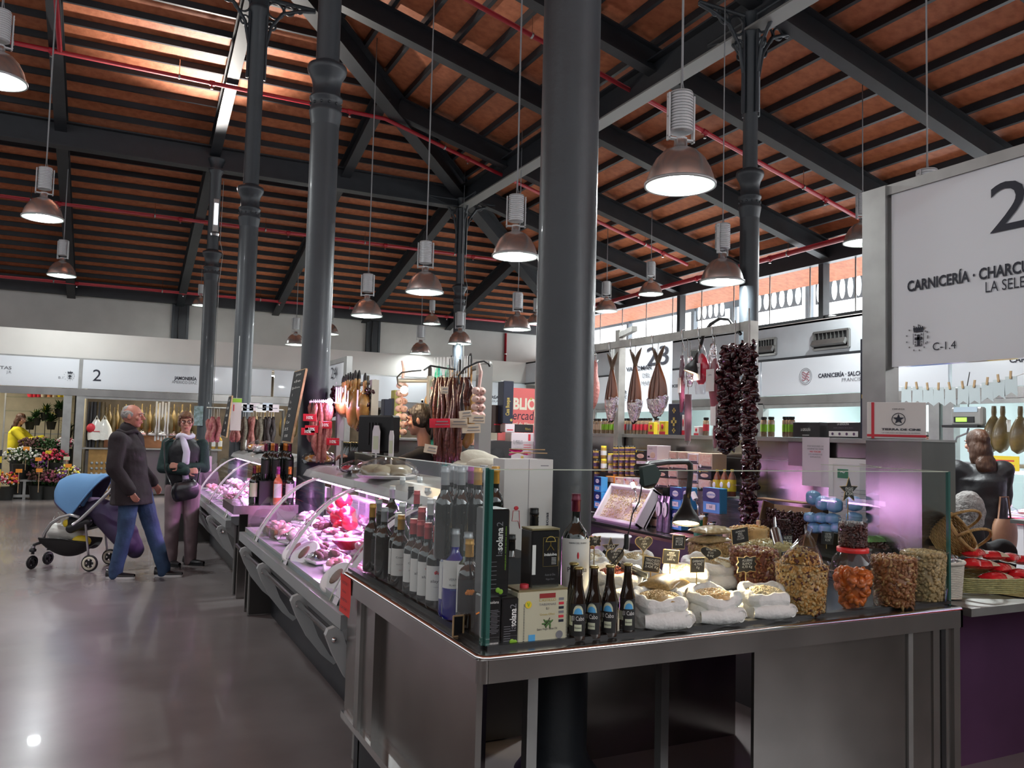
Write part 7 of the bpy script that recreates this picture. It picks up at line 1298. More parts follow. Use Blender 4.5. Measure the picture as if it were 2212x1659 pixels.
# sausages over the farther case
YS=11.3
t=thing('hanging_rack','pale rail with paper tags over the farther case','rack',atY(540,880,YS)); L0=Vector(t.location); zb=atY(540,884,YS).z; xa=atY(446,884,YS).x; xb=atY(612,884,YS).x; g=MB(); g.tube([(xa,YS,zb),(xb,YS,zb)],.014,GALV,6); pb(g,'crossbar'); g=MB(); g.tube([(xb,YS,zb),(xb,YS,1.0)],.018,GALV,6); pb(g,'post')
for i in range(26):
    px=452+i*5.6+random.uniform(-1,1); m_=SAUP if i<12 or i in(16,17) else (SAUG if i<22 else SAUB); 
    if 478<px<496: continue
    yt=900 if i%3 else 905; p=atY(px,yt,YS-.03*(i%3)); yb=955 if i<13 else (975 if i<20 else 968); saus('cured_sausage','short thick %s sausage on the rail over the farther case, %s'%(m_.name.split('_')[0],nth(i)),p,hlen(p,yb),.030,m_,'sausages over the farther case',max(.03,zb-p.z))
for i in range(7):
    p=atY(508+i*14,882-3*(i%2),YS-.1); o=tag(MB().box((0,0,0),(.13,.004,.10),(LILA,PAPER,mat('pale_blue_card',(.55,.62,.70),.7))[i%3]).box((0,-.003,0),(.09,.002,.01),GREYT).build('price_tag'),'pale paper tag clipped above the sausages of the farther case, %s from the left'%ordn[i],'price tag'); o.location=p
# objects on the far back bar (navy case, green cartons, red box)
for i,(x0,x1,yt,m_,l_) in enumerate(((828,845,852,MATS['navy_bottle_case'],'navy bottle case left of the black one behind the vendor'),(846,857,850,MATS['black_carton'],'wide black carton behind the vendor'),(849,858,832,mat('olive_gold_carton',(.50,.44,.10),.5),'olive-gold tall carton left of the garlic string'),(859,866,832,MATS['olive_gold_carton'],'second olive-gold carton touching the garlic string'),(822,834,893,REDP,'small red carton leaning behind the vendor arm'))):
    if i==1: x0,x1=824+20,850
    t,_,_=pxbox('tall_carton',l_,'box',x0,x1,yt,935,.1,m_,plane=7.16+.012*i,z0=0); t.location.z=1.441
t=thing('olive_bottle_row','x','bottle',(0,0,0)); bpy.data.objects.remove(t)
for i,px in enumerate((800,806,812,818)): p=atY(px,935,7.10); p.z=1.441; bottle('dark bottle in the short row behind the vendor hand, '+nth(i),p,.26,R=.03,cp=CB,group='dark bottles behind the vendor hand')
# poster and boxes left of the thick column
t,wd,h=pxbox('coral_poster','coral market library poster with white and black lettering left of the thick column','poster',1076,1160,838,952,.02,mat('coral_paper',(.78,.16,.15),.6),plane=6.9,z0=0,bev=.001); g=MB(); g.text('BIBLIO',.145,mat('cream_lettering',(.85,.78,.62),.6),FM(.02,h*.60),bold=.04,width=wd*.82); g.text('mercado',.12,BLACK,FM(.04,h*.40),width=wd*.86,skew=.1); g.text('Central de Almería',.05,MATS['cream_lettering'],FM(.03,h*.28),width=wd*.8,bold=.02); g.text('C-1.4 Nº 23',.06,BLACK,FM(.03,h*.14),width=wd*.5); g.box((wd*.1,-.002,h*.04),(wd*.8,.002,h*.08),mat('pale_green_print',(.55,.66,.55),.6)); g.build('print',t)
for i,(x0,x1,yt,yb,Y_,m_,l_) in enumerate(((1086,1108,823,915,6.5,MATS['navy_bottle_case'],'tall dark wine case with vertical gold name before the coral poster'),(1091,1112,916,934,6.5,LILA,'small white carton with red edge under the dark wine case'),(1113,1152,917,934,6.5,MATS['black_carton'],'flat black carton with gold word beside the thick column'),(1103,1152,935,1000,6.3,LILA,'lilac printed carton left of the thick column'),(1062,1085,875,935,6.6,mat('dark_brown_carton',(.05,.03,.025),.5),'dark brown tall carton behind the stooping vendor'))):
    t,wd,h=pxbox('wine_case',l_,'box',x0,x1,yt,yb,.12,m_,plane=Y_,z0=0); g=MB()
    if i==0: g.text('Casa Bosque',.05,GOLDP,FM(.01,h*.40,vert=True),width=h*.42,bold=.02); [g.box((0,-.001,h*z_),(.02,.002,.02),GOLDP,Matrix.Rotation(.78,4,'Y')) for z_ in(.12,.85)]
    elif i==3: g.text('EL PERELLO',.05,GREYT,FM(-wd*.2,h*.62),width=wd*.4); g.text('TOCINO DE LUNA',.03,GREYT,FM(-wd*.2,h*.42),width=wd*.4); g.box((wd*.3,-.001,h*.85),(wd*.1,.002,h*.22),REDP); g.box((wd*.0,-.001,h*.15),(wd*.12,.002,h*.16),GOLDP); [g.box((wd*.22,-.001,h*(.6-.08*k)),(wd*.32,.002,.004),REDP) for k in range(5)]
    elif i==2: g.text('Ribera',.03,GOLDP,FM(wd*.2,h*.3),width=wd*.3)
    else: g.box((0,-.001,h*.3),(wd*.6,.002,.01),REDP)
    g.build('print',t)
t=thing('storage_unit','dark storage unit beneath the wine cases beside the thick column','cabinet',(3.2,6.55,0)); MB().box((.1,.0,.72),(.9,.5,1.44),MATS['dark_under_counter']).build('carcass',t)
# ================= BACK STALLS =================
# hams hanging in stall 2
hp=None
for r_ in range(2):
    for i in range(13):
        px=212+i*17.5+8*r_
        if px>455: continue
        p=atY(px,872-6*r_,19.35+.35*r_); lab='dusty brown ham in the %s row of stall number 2, %s'%(('front','rear')[r_],nth(i))
        if hp is None: hp=make_ham('cured_ham',lab,p,.72,HAMD,hoof=False,group='hams hanging in stall number 2')
        else: dup(hp,p,random.uniform(-.6,.6),lab,'hams hanging in stall number 2',scale=random.uniform(.85,1.1))
for i in range(9):
    px=555+i*9+(0 if i<5 else 12); p=atY(px,878,19.6); dup(hp,p,random.uniform(-.5,.5),'yellowish ham at the back behind the hanging sausages, '+nth(i),'hams behind the farther case')
t=thing('ham_rail','steel rail carrying the row of hams in stall number 2','rail',(1.5,19.35,2.1)); MB().cyl((-2.0,0,.05),(3.8,0,.05),.02,STEELM,8).cyl((-2.0,.35,.1),(3.8,.35,.1),.02,STEELM,8).build('rail_tubes',t); 
t=thing('service_counter','steel-fronted counter of stall number 2 between the man and the woman','counter',(.9,19.2,0)); MB().box((0,.2,.5),(2.6,.4,.95),STEEL,bev=.01).build('front',t); MB().box((0,.1,.99),(2.7,.7,.03),STEELM).build('top',t); MB().box((0,.25,1.14),(2.0,.3,.26),MATS['orange_wood']).build('wooden_shelf',t)
for i in range(9):
    p=Vector((.05+i*.2,19.25+random.uniform(-.05,.1),1.27)); bagp('film-wrapped packet on the wooden shelf of stall number 2, %s from the left'%((ordn+('ninth',))[i]),p,(.2,.16,.09),PKM if i%3==0 else TRW,0,tray=TRW)
t=thing('white_paper_roll','tall bundle of white paper strips hanging in stall number 2','paper roll',atY(350,870,19.3)); g=MB()
for k in range(5): g.box((-.1+.06*k,0,-.4),(.04,.01,.85-.05*(k%2)),PAPER)
g.build('strips',t)
for i,px in enumerate((201,210,219)):
    t=thing('black_apron',('dark apron hanging left in stall number 2','dark apron hanging in the middle in stall number 2','brown patterned leg wrap hanging right of the aprons')[i],'apron',atY(px,868,19.1)); g=MB(); g.grid(lambda u,v:((u-.5)*.16*(1+.2*math.sin(v*3)),.02*math.sin(u*14+i),-1.0*v),8,8,BLKC if i<2 else HAMD); g.build('cloth',t)
BAGW=mat('white_plastic_bag',(.72,.72,.66),.35,coat=.4,bump=.4,bscale=14)
for i,px in enumerate((209,226)):
    t=thing('plastic_bag',('left','right')[i]+' white plastic bag hanging behind the man in the dark jacket','bag',atY(px,906,19.0)); g=MB(); g.grid(lambda u,v:((.04+.12*math.sin(PI*min(1,v*1.05)*.62))*math.cos(2*PI*u),(.03+.08*v)*math.sin(2*PI*u),-.42*v+.008*math.sin(u*40)),24,10,BAGW); g.build('bag_body',t); MB().tube([(-.03,0,0),(0,0,.08),(.03,0,0)],.008,BAGW,5).build('handle',t)
t=thing('baseball_cap','red baseball cap hanging beside the stall post','cap',atY(197,925,18.98)); MB().ell((0,0,0),(.09,.08,.10),REDP,n=14,k=9).build('crown',t); MB().box((.1,-.02,-.06),(.12,.1,.012),REDP).build('brim',t)
t=thing('wine_cabinet','wooden crate rack of bottles low beside the stall post','cabinet',(-.12,19.0,0)); MB().box((.0,.1,.5),(.42,.2,1.0),mat('yellow_wood',(.42,.24,.07),.6,var=.3)).build('carcass',t); g=MB()
for a_ in range(4):
    for b_ in range(5): g.ell((-.14+.09*a_,-.01,.25+.11*b_),(.03,.02,.03),CG,n=8,k=5)
g.build('bottle_ends',t)['kind']='stuff'; MB().box((.05,-.02,.3),(.26,.02,.34),PAPER).build('white_card',t)
# side tables of goods behind the farther case: bottles
for i in range(6): bottle('amber liquor bottle on the counter of stall number 2, '+nth(i),(1.55+.14*i,19.3,1.0),.34,R=.045,glass=mat('amber_glass',(.55,.32,.03),.1,coat=1),cp=CG,lab=LW,group='amber bottles of stall number 2')
# ---------------- flower stall ----------------
BKT=mat('black_flower_bucket',(.022,.024,.022),.5); LEAF=mat('dark_green_leaf',(.035,.10,.02),.5,var=.5,vscale=14,var_col=(.015,.045,.012)); 
FW={'white':mat('white_petal',(.75,.75,.68),.6),'yellow':mat('yellow_petal',(.80,.68,.06),.6),'purple':mat('purple_petal',(.18,.05,.22),.6),'crimson':mat('crimson_petal',(.55,.01,.06),.5),'pink':mat('pink_petal',(.75,.20,.28),.5),'orange':mat('orange_petal',(.85,.30,.03),.5),'heather':mat('brown_heather',(.14,.06,.055),.8),'mauve':mat('mauve_heather',(.30,.07,.12),.8),'green':LEAF}
def leafy(g,c,l,m,d):
    d=Vector(d).normalized(); x=d.cross(Vector((.3,.2,1))).normalized(); c=Vector(c); g.add([c,c+d*l*.5+x*l*.14,c+d*l,c+d*l*.5-x*l*.14],[(0,1,2,3)],m)
def bunch(label,loc,r,h,bh,cols,n=90,br=.15,fs=.022,name='flower_bunch'):
    t=thing('flower_bucket',label,'flower bucket',loc); g=MB(); g.lathe([(br*.75,0),(br,bh),(br*1.05,bh+.01)],BKT,n=20); g.build('bucket',t); g=MB()
    for i in range(n):
        a=random.uniform(0,2*PI); q=math.sqrt(random.random()); z=bh+h*(.35+.65*random.random())*(1-.35*q*q); g.ell((r*q*math.cos(a),r*q*math.sin(a),z),fs*random.uniform(.7,1.3),FW[random.choice(cols)],n=6,k=4,jit=.3)
    o=g.build('blossoms',t); o['kind']='stuff'; g=MB()
    for i in range(int(n*.9)):
        a=random.uniform(0,2*PI); q=math.sqrt(random.random()); leafy(g,(r*.8*q*math.cos(a),r*.8*q*math.sin(a),bh+h*random.uniform(0,.75)),.10,LEAF,(math.cos(a),math.sin(a),random.uniform(.2,1.4)))
    o=g.build('foliage',t); o['kind']='stuff'
    return t
def ftag(px,py,Y_,c=None,label=''):
    o=tag(MB().box((0,0,0),(.11,.005,.07),mat('orange_flower_tag',(.85,.30,.03),.6) if c is None else c).box((0,0,-.22),(.01,.004,.40),WOODP).build('flower_price_tag'),label,'price tag'); o.location=atY(px,py,Y_)
fb=[((18,1075),.20,.30,.24,('orange','crimson','pink','white'),'bucket of bright gerberas at the far left front'),((83,1075),.18,.40,.26,('heather',),'bucket of brown heather in the front row'),((113,1070),.17,.36,.25,('mauve','heather'),'bucket of mauve heather behind the blue pram hood'),((148,1070),.24,.36,.34,('yellow','purple','yellow','white'),'bucket of yellow and purple flowers by the white stall post')]
for (px,py),r_,h_,bh,cs,l_ in fb:
    p=atZ(px,py,0); p.y=18.45; bunch(l_,p,r_,h_,bh,cs,150)
for (px,py),r_,h_,cs,l_ in (((45,978),.34,.36,('white','white','green'),'wide bucket of white carnations in the second row'),((85,990),.20,.25,('purple','green'),'bucket of small purple flowers in the second row'),((118,975),.24,.28,('crimson','crimson','pink'),'bucket of crimson roses in the second row'),((140,945),.2,.25,('pink','white'),'bucket of pink and white roses by the post'),((70,945),.26,.25,('heather',),'bucket of brown dried flowers in the third row'),((100,948),.26,.25,('green',),'bucket of dark foliage in the third row')):
    p=atY(px,py+20,18.75 if py>970 else 19.1); bh=max(.3,p.z-.05); p.z=0; bunch(l_,p,r_,h_,bh,cs,140)
t=thing('flower_bench','low pale bench frame under the front flower buckets','bench',(-1.6,18.62,0)); g=MB(); g.box((0,0,.36),(2.4,.12,.04),STEELM)
for x_ in(-1.1,-.45,.2,1.0): g.box((x_,0,.17),(.05,.05,.34),STEELM)
g.box((0,0,.06),(2.4,.04,.05),STEELM); g.build('frame',t)
for k,(px,py,c,Y_) in enumerate(((57,969,None,18.6),(83,992,None,18.5),(105,977,YELP,18.6),(41,1017,None,18.2),(85,1016,None,18.2),(148,1006,None,18.2),(144,990,LCR,18.5))): ftag(px,py,Y_,c,('orange tag over the white carnations','orange tag beside the crimson roses','yellow tag above the crimson roses','orange tag over the gerberas','orange tag over the mauve heather','orange tag in the yellow flowers','pale green tag by the stall post')[k])
# plants and shelves inside the flower stall
t=thing('plant_shelf','glass and steel shelf rack of potted plants in the flower stall','shelf',(-1.35,20.3,0)); g=MB()
for z_ in(1.25,1.72,2.02): g.box((.15,0,z_),(1.5,.4,.02),STEELM if z_<1.3 else GLASS)
g.build('shelf_board',t); g=MB()
for x_ in(-.62,.9): g.box((x_,0,1.1),(.03,.03,2.2),STEELM)
g.build('upright',t)
for i,(px,py,s_,l_) in enumerate(((77,903,.30,'bushy green plant hanging left in the flower stall'),(98,893,.34,'palm-like plant in the middle of the flower stall'),(110,912,.36,'large dark potted plant with drooping leaves'),(128,885,.34,'arching plant high at the right of the flower stall'),(146,930,.30,'tall striped grass at the stall post'),(64,912,.2,'small dark fern beside the yellow sweater'))):
    Y_=19.9; p=atY(px,py+14,Y_); t=thing('potted_plant',l_,'plant',p); MB().lathe([(.07,-.02),(.10,.14),(.11,.15)],BKT,n=14).build('pot',t); g=MB(); random.seed(i)
    for k in range(110):
        a=random.uniform(0,2*PI); e=random.uniform(.1,1.3); l=s_*random.uniform(.5,1); d=Vector((math.cos(a)*math.cos(e),math.sin(a)*math.cos(e),math.sin(e))); c=Vector((0,0,.14)); m_=LEAF if random.random()<.85 or i not in(1,4) else FW['yellow']
        x_=d.cross(Vector((0,0,1))).normalized()*l*.06; g.add([c,c+d*l*.5+x_,c+d*l-Vector((0,0,l*.25)),c+d*l*.5-x_],[(0,1,2,3)],m_)
    o=g.build('leaves',t); o['kind']='stuff'; MB().cyl((0,0,-.02),(0,0,-.7),.008,BLK,6).build('support_rod',t)
for i,(px,m_) in enumerate(((67,REDP),(75,REDP),(84,REDP),(93,mat('cream_pot',(.75,.62,.45),.5)),(108,mat('terracotta_pot',(.65,.24,.10),.6)),(118,MATS['cream_pot']),(130,YELP),(140,YELP))):
    p=atY(px,858,20.2); o=tag(MB().lathe([(.06,0),(.10,.14),(.11,.15)],m_,n=14).build('flower_pot'),'%s flower pot on the top shelf, %s from the left'%(('red','red','red','cream','terracotta','cream','yellow','yellow')[i],ordn[i]),'flower pot'); o.location=p
t=thing('barrier_post','black and yellow striped barrier post at the far left','post',atZ(12,1072,0)); p=t.location; t.location=(p.x,18.1,0); g=MB()
for k in range(8): g.box((0,0,.06+.12*k),(.035,.035,.12),(YELP if k%2==0 else BLK))
g.build('pole',t)
# ================= RIGHT-HAND FAR STALL (hams, scale, cases) =================
for i,(px,w_) in enumerate(((2147,0),(2166,1),(2204,0))):
    p=atX(px,866,9.25); t=make_ham('cured_ham',('left ham of the pair beside the hanging scale','right ham of the pair beside the hanging scale','ham cut off by the right edge of the frame')[i],p,.60,HAMD,hoof=False,rz=1.3,group=None,tagc=YELP); t.scale=(1.25,1.25,1)
t=thing('hanging_scale','grey hanging shop scale with green display and a long hook','scale',atX(2092,885,9.2)); g=MB(); g.box((0,0,-.08),(.10,.40,.22),mat('grey_scale_body',(.35,.35,.33),.4),bev=.02); g.box((-.02,.05,-.20),(.16,.46,.03),BLK); g.build('housing',t); MB().box((-.055,.02,-.12),(.01,.26,.07),BLK).box((-.062,.05,-.12),(.004,.14,.05),mat('green_display',(.35,.7,.05),.4,emit=(.3,.8,.1),es=.8)).box((-.055,0,-.0),(.01,.3,.06),mat('light_blue_card',(.55,.7,.8),.6)).build('display',t); g=MB(); g.tube([(0,0,.03),(0,.02,.25),(0,-.02,.45)],.006,BLK,5); g.tube([(0,.0,-.22),(0,.02,-.28),(0,.15,-.33),(0,.22,-.45),(0,.24,-.62),(0,.15,-.75),(0,.08,-.7)],.012,STEELM,7); g.build('hook',t)
t=thing('refrigerated_case','long far refrigerated case with violet tubes behind the woman in black','display case',(8.6,2.5,0)); g=MB(); g.box2((0,-1.5,0),(.8,7.5,.75),mat('white_case_body',(.55,.55,.57),.4)); g.box2((-.05,-1.5,.70),(.1,7.5,.76),REDP); g.build('body',t); g=MB(); g.grid(lambda u,v:(.0+.45*v*v,-1.5+9*u,.76+.5*math.sin(v*PI/2)),1,10,GLASS); g.build('curved_glass',t); g=MB(); g.box2((.4,-1.5,1.27),(.9,7.5,1.31),STEELM); g.build('top',t); g=MB()
for k in range(4): g.cyl((.5,-1.4+2.2*k,1.22),(.5,.6+2.2*k,1.22),.02,VIOL,8)
g.build('violet_tube',t); area('violet_glow',(.55,3,1.2),.15,8,40,(.8,.6,1),(0,0,0),t)
for i in range(14):
    lump('food_tray','tray in the far violet-lit case, %s group'%('pink cured meat' if i%2 else 'pale cut meat'),'food tray',(8.95,1.6+.55*i,.77),(.2,.2,.08),PKM if i%2 else WRAP,0,'trays in the far violet-lit case' )['label']='tray of %s in the far violet-lit case, %s from its right end'%('pink meat' if i%2 else 'wrapped pale cuts',ordn[i//2])
o=tag(MB().box((0,0,0),(.01,.34,.16),YELP).box((-.006,0,.03),(.002,.24,.015),REDP).box((-.006,0,-.02),(.002,.24,.015),REDP).build('yellow_card'),'yellow price card with red writing on the far case','price card'); o.location=atX(2168,1001,8.7)
t=tag(MB().box((0,0,0),(.3,.34,.42),BLUP,bev=.02).build('blue_crate'),'blue plastic crate inside the far case, left of the steel door post','crate'); t.location=atX(2010,1015,9.0)
t=tag(MB().box((0,0,.2),(.5,1.3,.4),REDP,bev=.02).build('red_crate'),'long red plastic bin behind the end of the next counter','bin'); t.location=(6.2,2.35,.62); t=tag(MB().box((0,0,.0),(.3,.4,.42),YELP,bev=.02).build('yellow_crate'),'yellow plastic bin at the right edge beside the red one','bin'); t.location=(5.85,1.75,.95)
t=tag(MB().box((0,0,.3),(1.2,2.0,.62),MATS['dark_side_panel']).build('bin_plinth'),'dark low plinth carrying the red and yellow bins','plinth'); t.location=(6.3,2.2,.0)
# wall behind: posters
for i,(px,py,w_,h_,m_,l_) in enumerate(((2075,955,.9,.8,TRW,'white board with small meat pictures behind the scale hook'),(2200,970,.5,.7,mat('red_brown_poster',(.30,.06,.05),.5),'dark red meat poster at the right edge'))):
    p=atX(px,py,11.88); t=thing('wall_poster',l_,'poster',p); MB().box((0,0,0),(.02,w_,h_),m_).build('sheet',t); g=MB()
    for k in range(12): g.ell((-.015,-w_*.36+w_*.24*(k%4),h_*(.3-.28*(k//4))),(.003,.06,.045),PKM if i==0 else PAPER,n=8,k=5)
    g.build('print',t)
# pennants and clothes pegs
PEN=mat('pale_blue_pennant',(.60,.68,.70),.7); t=thing('pennant_string','thin string strung under the far sign from the post to the right edge','string',atY(1940,838,5.0)); L0=Vector(t.location)
PX=[(1930,832),(1958,838),(1982,838),(2005,840),(2028,840),(2053,839),(2081,837),(2105,835),(2133,829),(2158,823),(2184,816),(2215,806)]
def pen(x,y): return atX(x,y,5.6)
g=MB(); g.tube([pen(x,y) for x,y in PX],.0025,PAPER,4); pb(g,'string')
for i,(x,y) in enumerate(PX[1:-1]):
    p=pen(x,y); o=thing('pennant','swallow-tailed pale blue paper pennant pegged to the string, %s from the post'%((ordn+('ninth','tenth'))[i]),'pennant',p,group='pale pennants on the string'); M=Mx((0,0,0),(0,-1,0),(0,0,1)); g=MB(); g.prism([(-.042,.01),(.042,.01),(.046,-.13),(0,-.10),(-.046,-.13)][::-1],.002,PEN,M); g.build('paper',o); g=MB(); g.box((-.006,0,.02),(.008,.014,.055),WOODP,Matrix.Rotation(random.uniform(-.2,.2),4,'X')); g.build('clothes_peg',o)
# door frame post with lock near the woman
t=thing('door_post_lock','round steel door lock on the post left of the woman in black','lock',atX(2036,970,9.46)); MB().cyl((0,0,0),(-.05,0,0),.055,BLK,14).cyl((-.05,0,0),(-.08,0,0),.035,CHROME,12).build('lock_cylinder',t)
# ================= PEOPLE =================
SKN=mat('skin',(.56,.27,.19),.5,var=.12,vscale=12); SKN2=mat('reddish_skin',(.58,.24,.17),.5,var=.12,vscale=12); EYEW=mat('eye_white',(.75,.72,.70),.3); DKH=mat('dark_brown_hair',(.022,.014,.010),.5,bump=.8,bscale=40,stretch=(1,1,.3)); GRH=mat('grey_hair',(.42,.39,.37),.6,bump=.8,bscale=60,var=.35,vscale=30); AUB=mat('auburn_short_hair',(.16,.065,.025),.55,bump=.9,bscale=50,var=.4,vscale=30); BRH=mat('brown_long_hair',(.08,.03,.012),.5,bump=.9,bscale=30,var=.5,vscale=10,stretch=(1,1,.15))
def cp(g,p0,p1,r0,r1,m=None,fl=1.0):
    m=m or SKN; p0=Vector(p0);p1=Vector(p1); n=6; pr=[]; d=(p1-p0).length
    if d<1e-4: return g.ell(p0,r0,m)
    for k in range(n+1): a=PI/2*(1-k/n); pr.append((max(.0005,r0*math.cos(a)),-r0*math.sin(a)))
    for k in range(n+1): a=PI/2*k/n; pr.append((max(.0005,r1*math.cos(a)),d+r1*math.sin(a)))
    g.lathe(pr,m,p0,14,p1-p0)
    return g
def head_mb(g,T,female=False):
    """head around the origin of T (centre of the skull), face towards -Y"""
    g.M=T; s=.95 if female else 1.0
    g.ell((0,.012,.018),(.076*s,.094*s,.096*s),SKN,n=20,k=14); g.ell((0,-.020,-.035),(.060*s,.070*s,.075*s),SKN,n=16,k=12); g.ell((0,-.052,-.088),(.030*s,.028,.022),SKN,n=12,k=8); g.ell((0,-.030,-.06),(.052*s,.052,.045),SKN,n=14,k=10)
    g.ell((0,-.078,.030),(.050,.016,.016),SKN,n=12,k=8)                                  # brow
    cp(g,(0,-.080,.022),(0,-.110,-.020),.010,.015); g.ell((-.011,-.098,-.024),(.009,.010,.008),SKN); g.ell((.011,-.098,-.024),(.009,.010,.008),SKN)
    g.ell((0,-.086,-.052),(.024,.012,.006),SKN); g.ell((0,-.084,-.061),(.020,.012,.007),SKN)
    for sx in(-1,1):
        g.ell((sx*.076*s,.008,-.002),(.010,.020,.032),SKN,Matrix.Rotation(sx*.25,3,'Z'),n=10,k=8); g.ell((sx*.042,-.066,-.018),(.022,.020,.022),SKN)
    g.M=Matrix()
def face_mb(T,hairm,glasses=False,par=None,lipm=None):
    g=MB(); g.M=T
    for sx in(-1,1): g.ell((sx*.031,-.0865,.010),(.0135,.007,.0065),EYEW,n=10,k=6); g.ell((sx*.031,-.0925,.010),(.0055,.002,.0055),BLK,n=8,k=5)
    g.build('eye',par); g=MB(); g.M=T
    for sx in(-1,1): g.tube([(sx*.014,-.095,.030),(sx*.032,-.096,.036),(sx*.050,-.083,.030)],.0035,hairm,6)
    g.build('eyebrow',par); g=MB(); g.M=T; lm=lipm or mat('lips',(.40,.12,.10),.45); g.ell((0,-.0935,-.053),(.022,.006,.004),lm,n=10,k=5); g.ell((0,-.0925,-.060),(.018,.006,.0045),lm,n=10,k=5); g.build('mouth',par)
    if glasses:
        g=MB(); g.M=T; gm=mat('dark_red_glasses',(.06,.008,.01),.3)
        for sx in(-1,1):
            g.tube([(sx*.032+.024*math.cos(a*PI/8),-.104,.008+.015*math.sin(a*PI/8)) for a in range(16)],.0028,gm,6,closed=True); g.tube([(sx*.056,-.102,.012),(sx*.080,-.06,.012),(sx*.082,.0,.010)],.0025,gm,5)
        g.tube([(-.008,-.105,.012),(.008,-.105,.012)],.0028,gm,5); g.build('glasses',par)
def hand_mb(g,w,d,up,s=1.0,curl=.5,side=1):
    """palm from the wrist w along d, back of the hand towards up, thumb on the given side"""
    d=Vector(d).normalized(); up=Vector(up); up=(up-d*up.dot(d)).normalized(); x=d.cross(up)*side; w=Vector(w)
    for k in(-1.4,-.5,.4,1.3): cp(g,w+x*.008*k,w+d*.075*s+x*.016*k*s,.014*s,.0115*s)
    for k,l in((-1.5,.066),(-.5,.076),(.5,.072),(1.5,.056)):
        b=w+d*.080*s+x*.0175*k*s; c1=b+(d*math.cos(curl*.5)-up*math.sin(curl*.5))*l*.42*s; c2=c1+(d*math.cos(curl*1.3)-up*math.sin(curl*1.3))*l*.33*s; c3=c2+(d*math.cos(curl*2.0)-up*math.sin(curl*2.0))*l*.27*s
        cp(g,b,c1,.0092*s,.0085*s); cp(g,c1,c2,.0085*s,.008*s); cp(g,c2,c3,.008*s,.007*s)
    t0=w+d*.022*s-x*.022*s; t1=t0+(d*.75-x*.75-up*.15).normalized()*.040*s; t2=t1+(d*.95-x*.2-up*.3).normalized()*.034*s; cp(g,t0,t1,.012*s,.010*s); cp(g,t1,t2,.010*s,.008*s)
def shoe(par,a,d,m,sole,L_=.27,name='shoe'):
    a=Vector(a); d=Vector(d).normalized(); x=Vector((-d.y,d.x,0)); g=MB(); g.grid(lambda u,v:a+d*(-.085+L_*v)+x*(.046*math.cos(2*PI*u)*(math.sin(PI*min(.96,.08+v*.86))**.35)*(1 if v<.7 else 1-.35*(v-.7)/.3))+Vector((0,0,.030+(.045+.022*max(0,1-v*2.2))*max(0,math.sin(2*PI*u))*(1-.55*v)-.012*max(0,-math.sin(2*PI*u)))),24,16,m); cp(g,a+Vector((0,0,.05)),a+Vector((0,0,.085)),.045,.042,m); g.build(name,par)
    g=MB(); n=20; pl=[]
    for k in range(n):
        t=2*PI*k/n; v=.5-.5*math.cos(t); pl.append(a+d*(-.088+L_*1.02*v)+x*(.047*math.sin(t)*(1 if abs(math.sin(t))>.01 else 0))*.98)
    vs=[(p.x,p.y,.001) for p in pl]+[(p.x,p.y,.024) for p in pl]; g.add(vs,[tuple(range(n))[::-1],tuple(range(n,2*n))]+[(i,(i+1)%n,n+(i+1)%n,n+i) for i in range(n)],sole); g.build('sole',par)
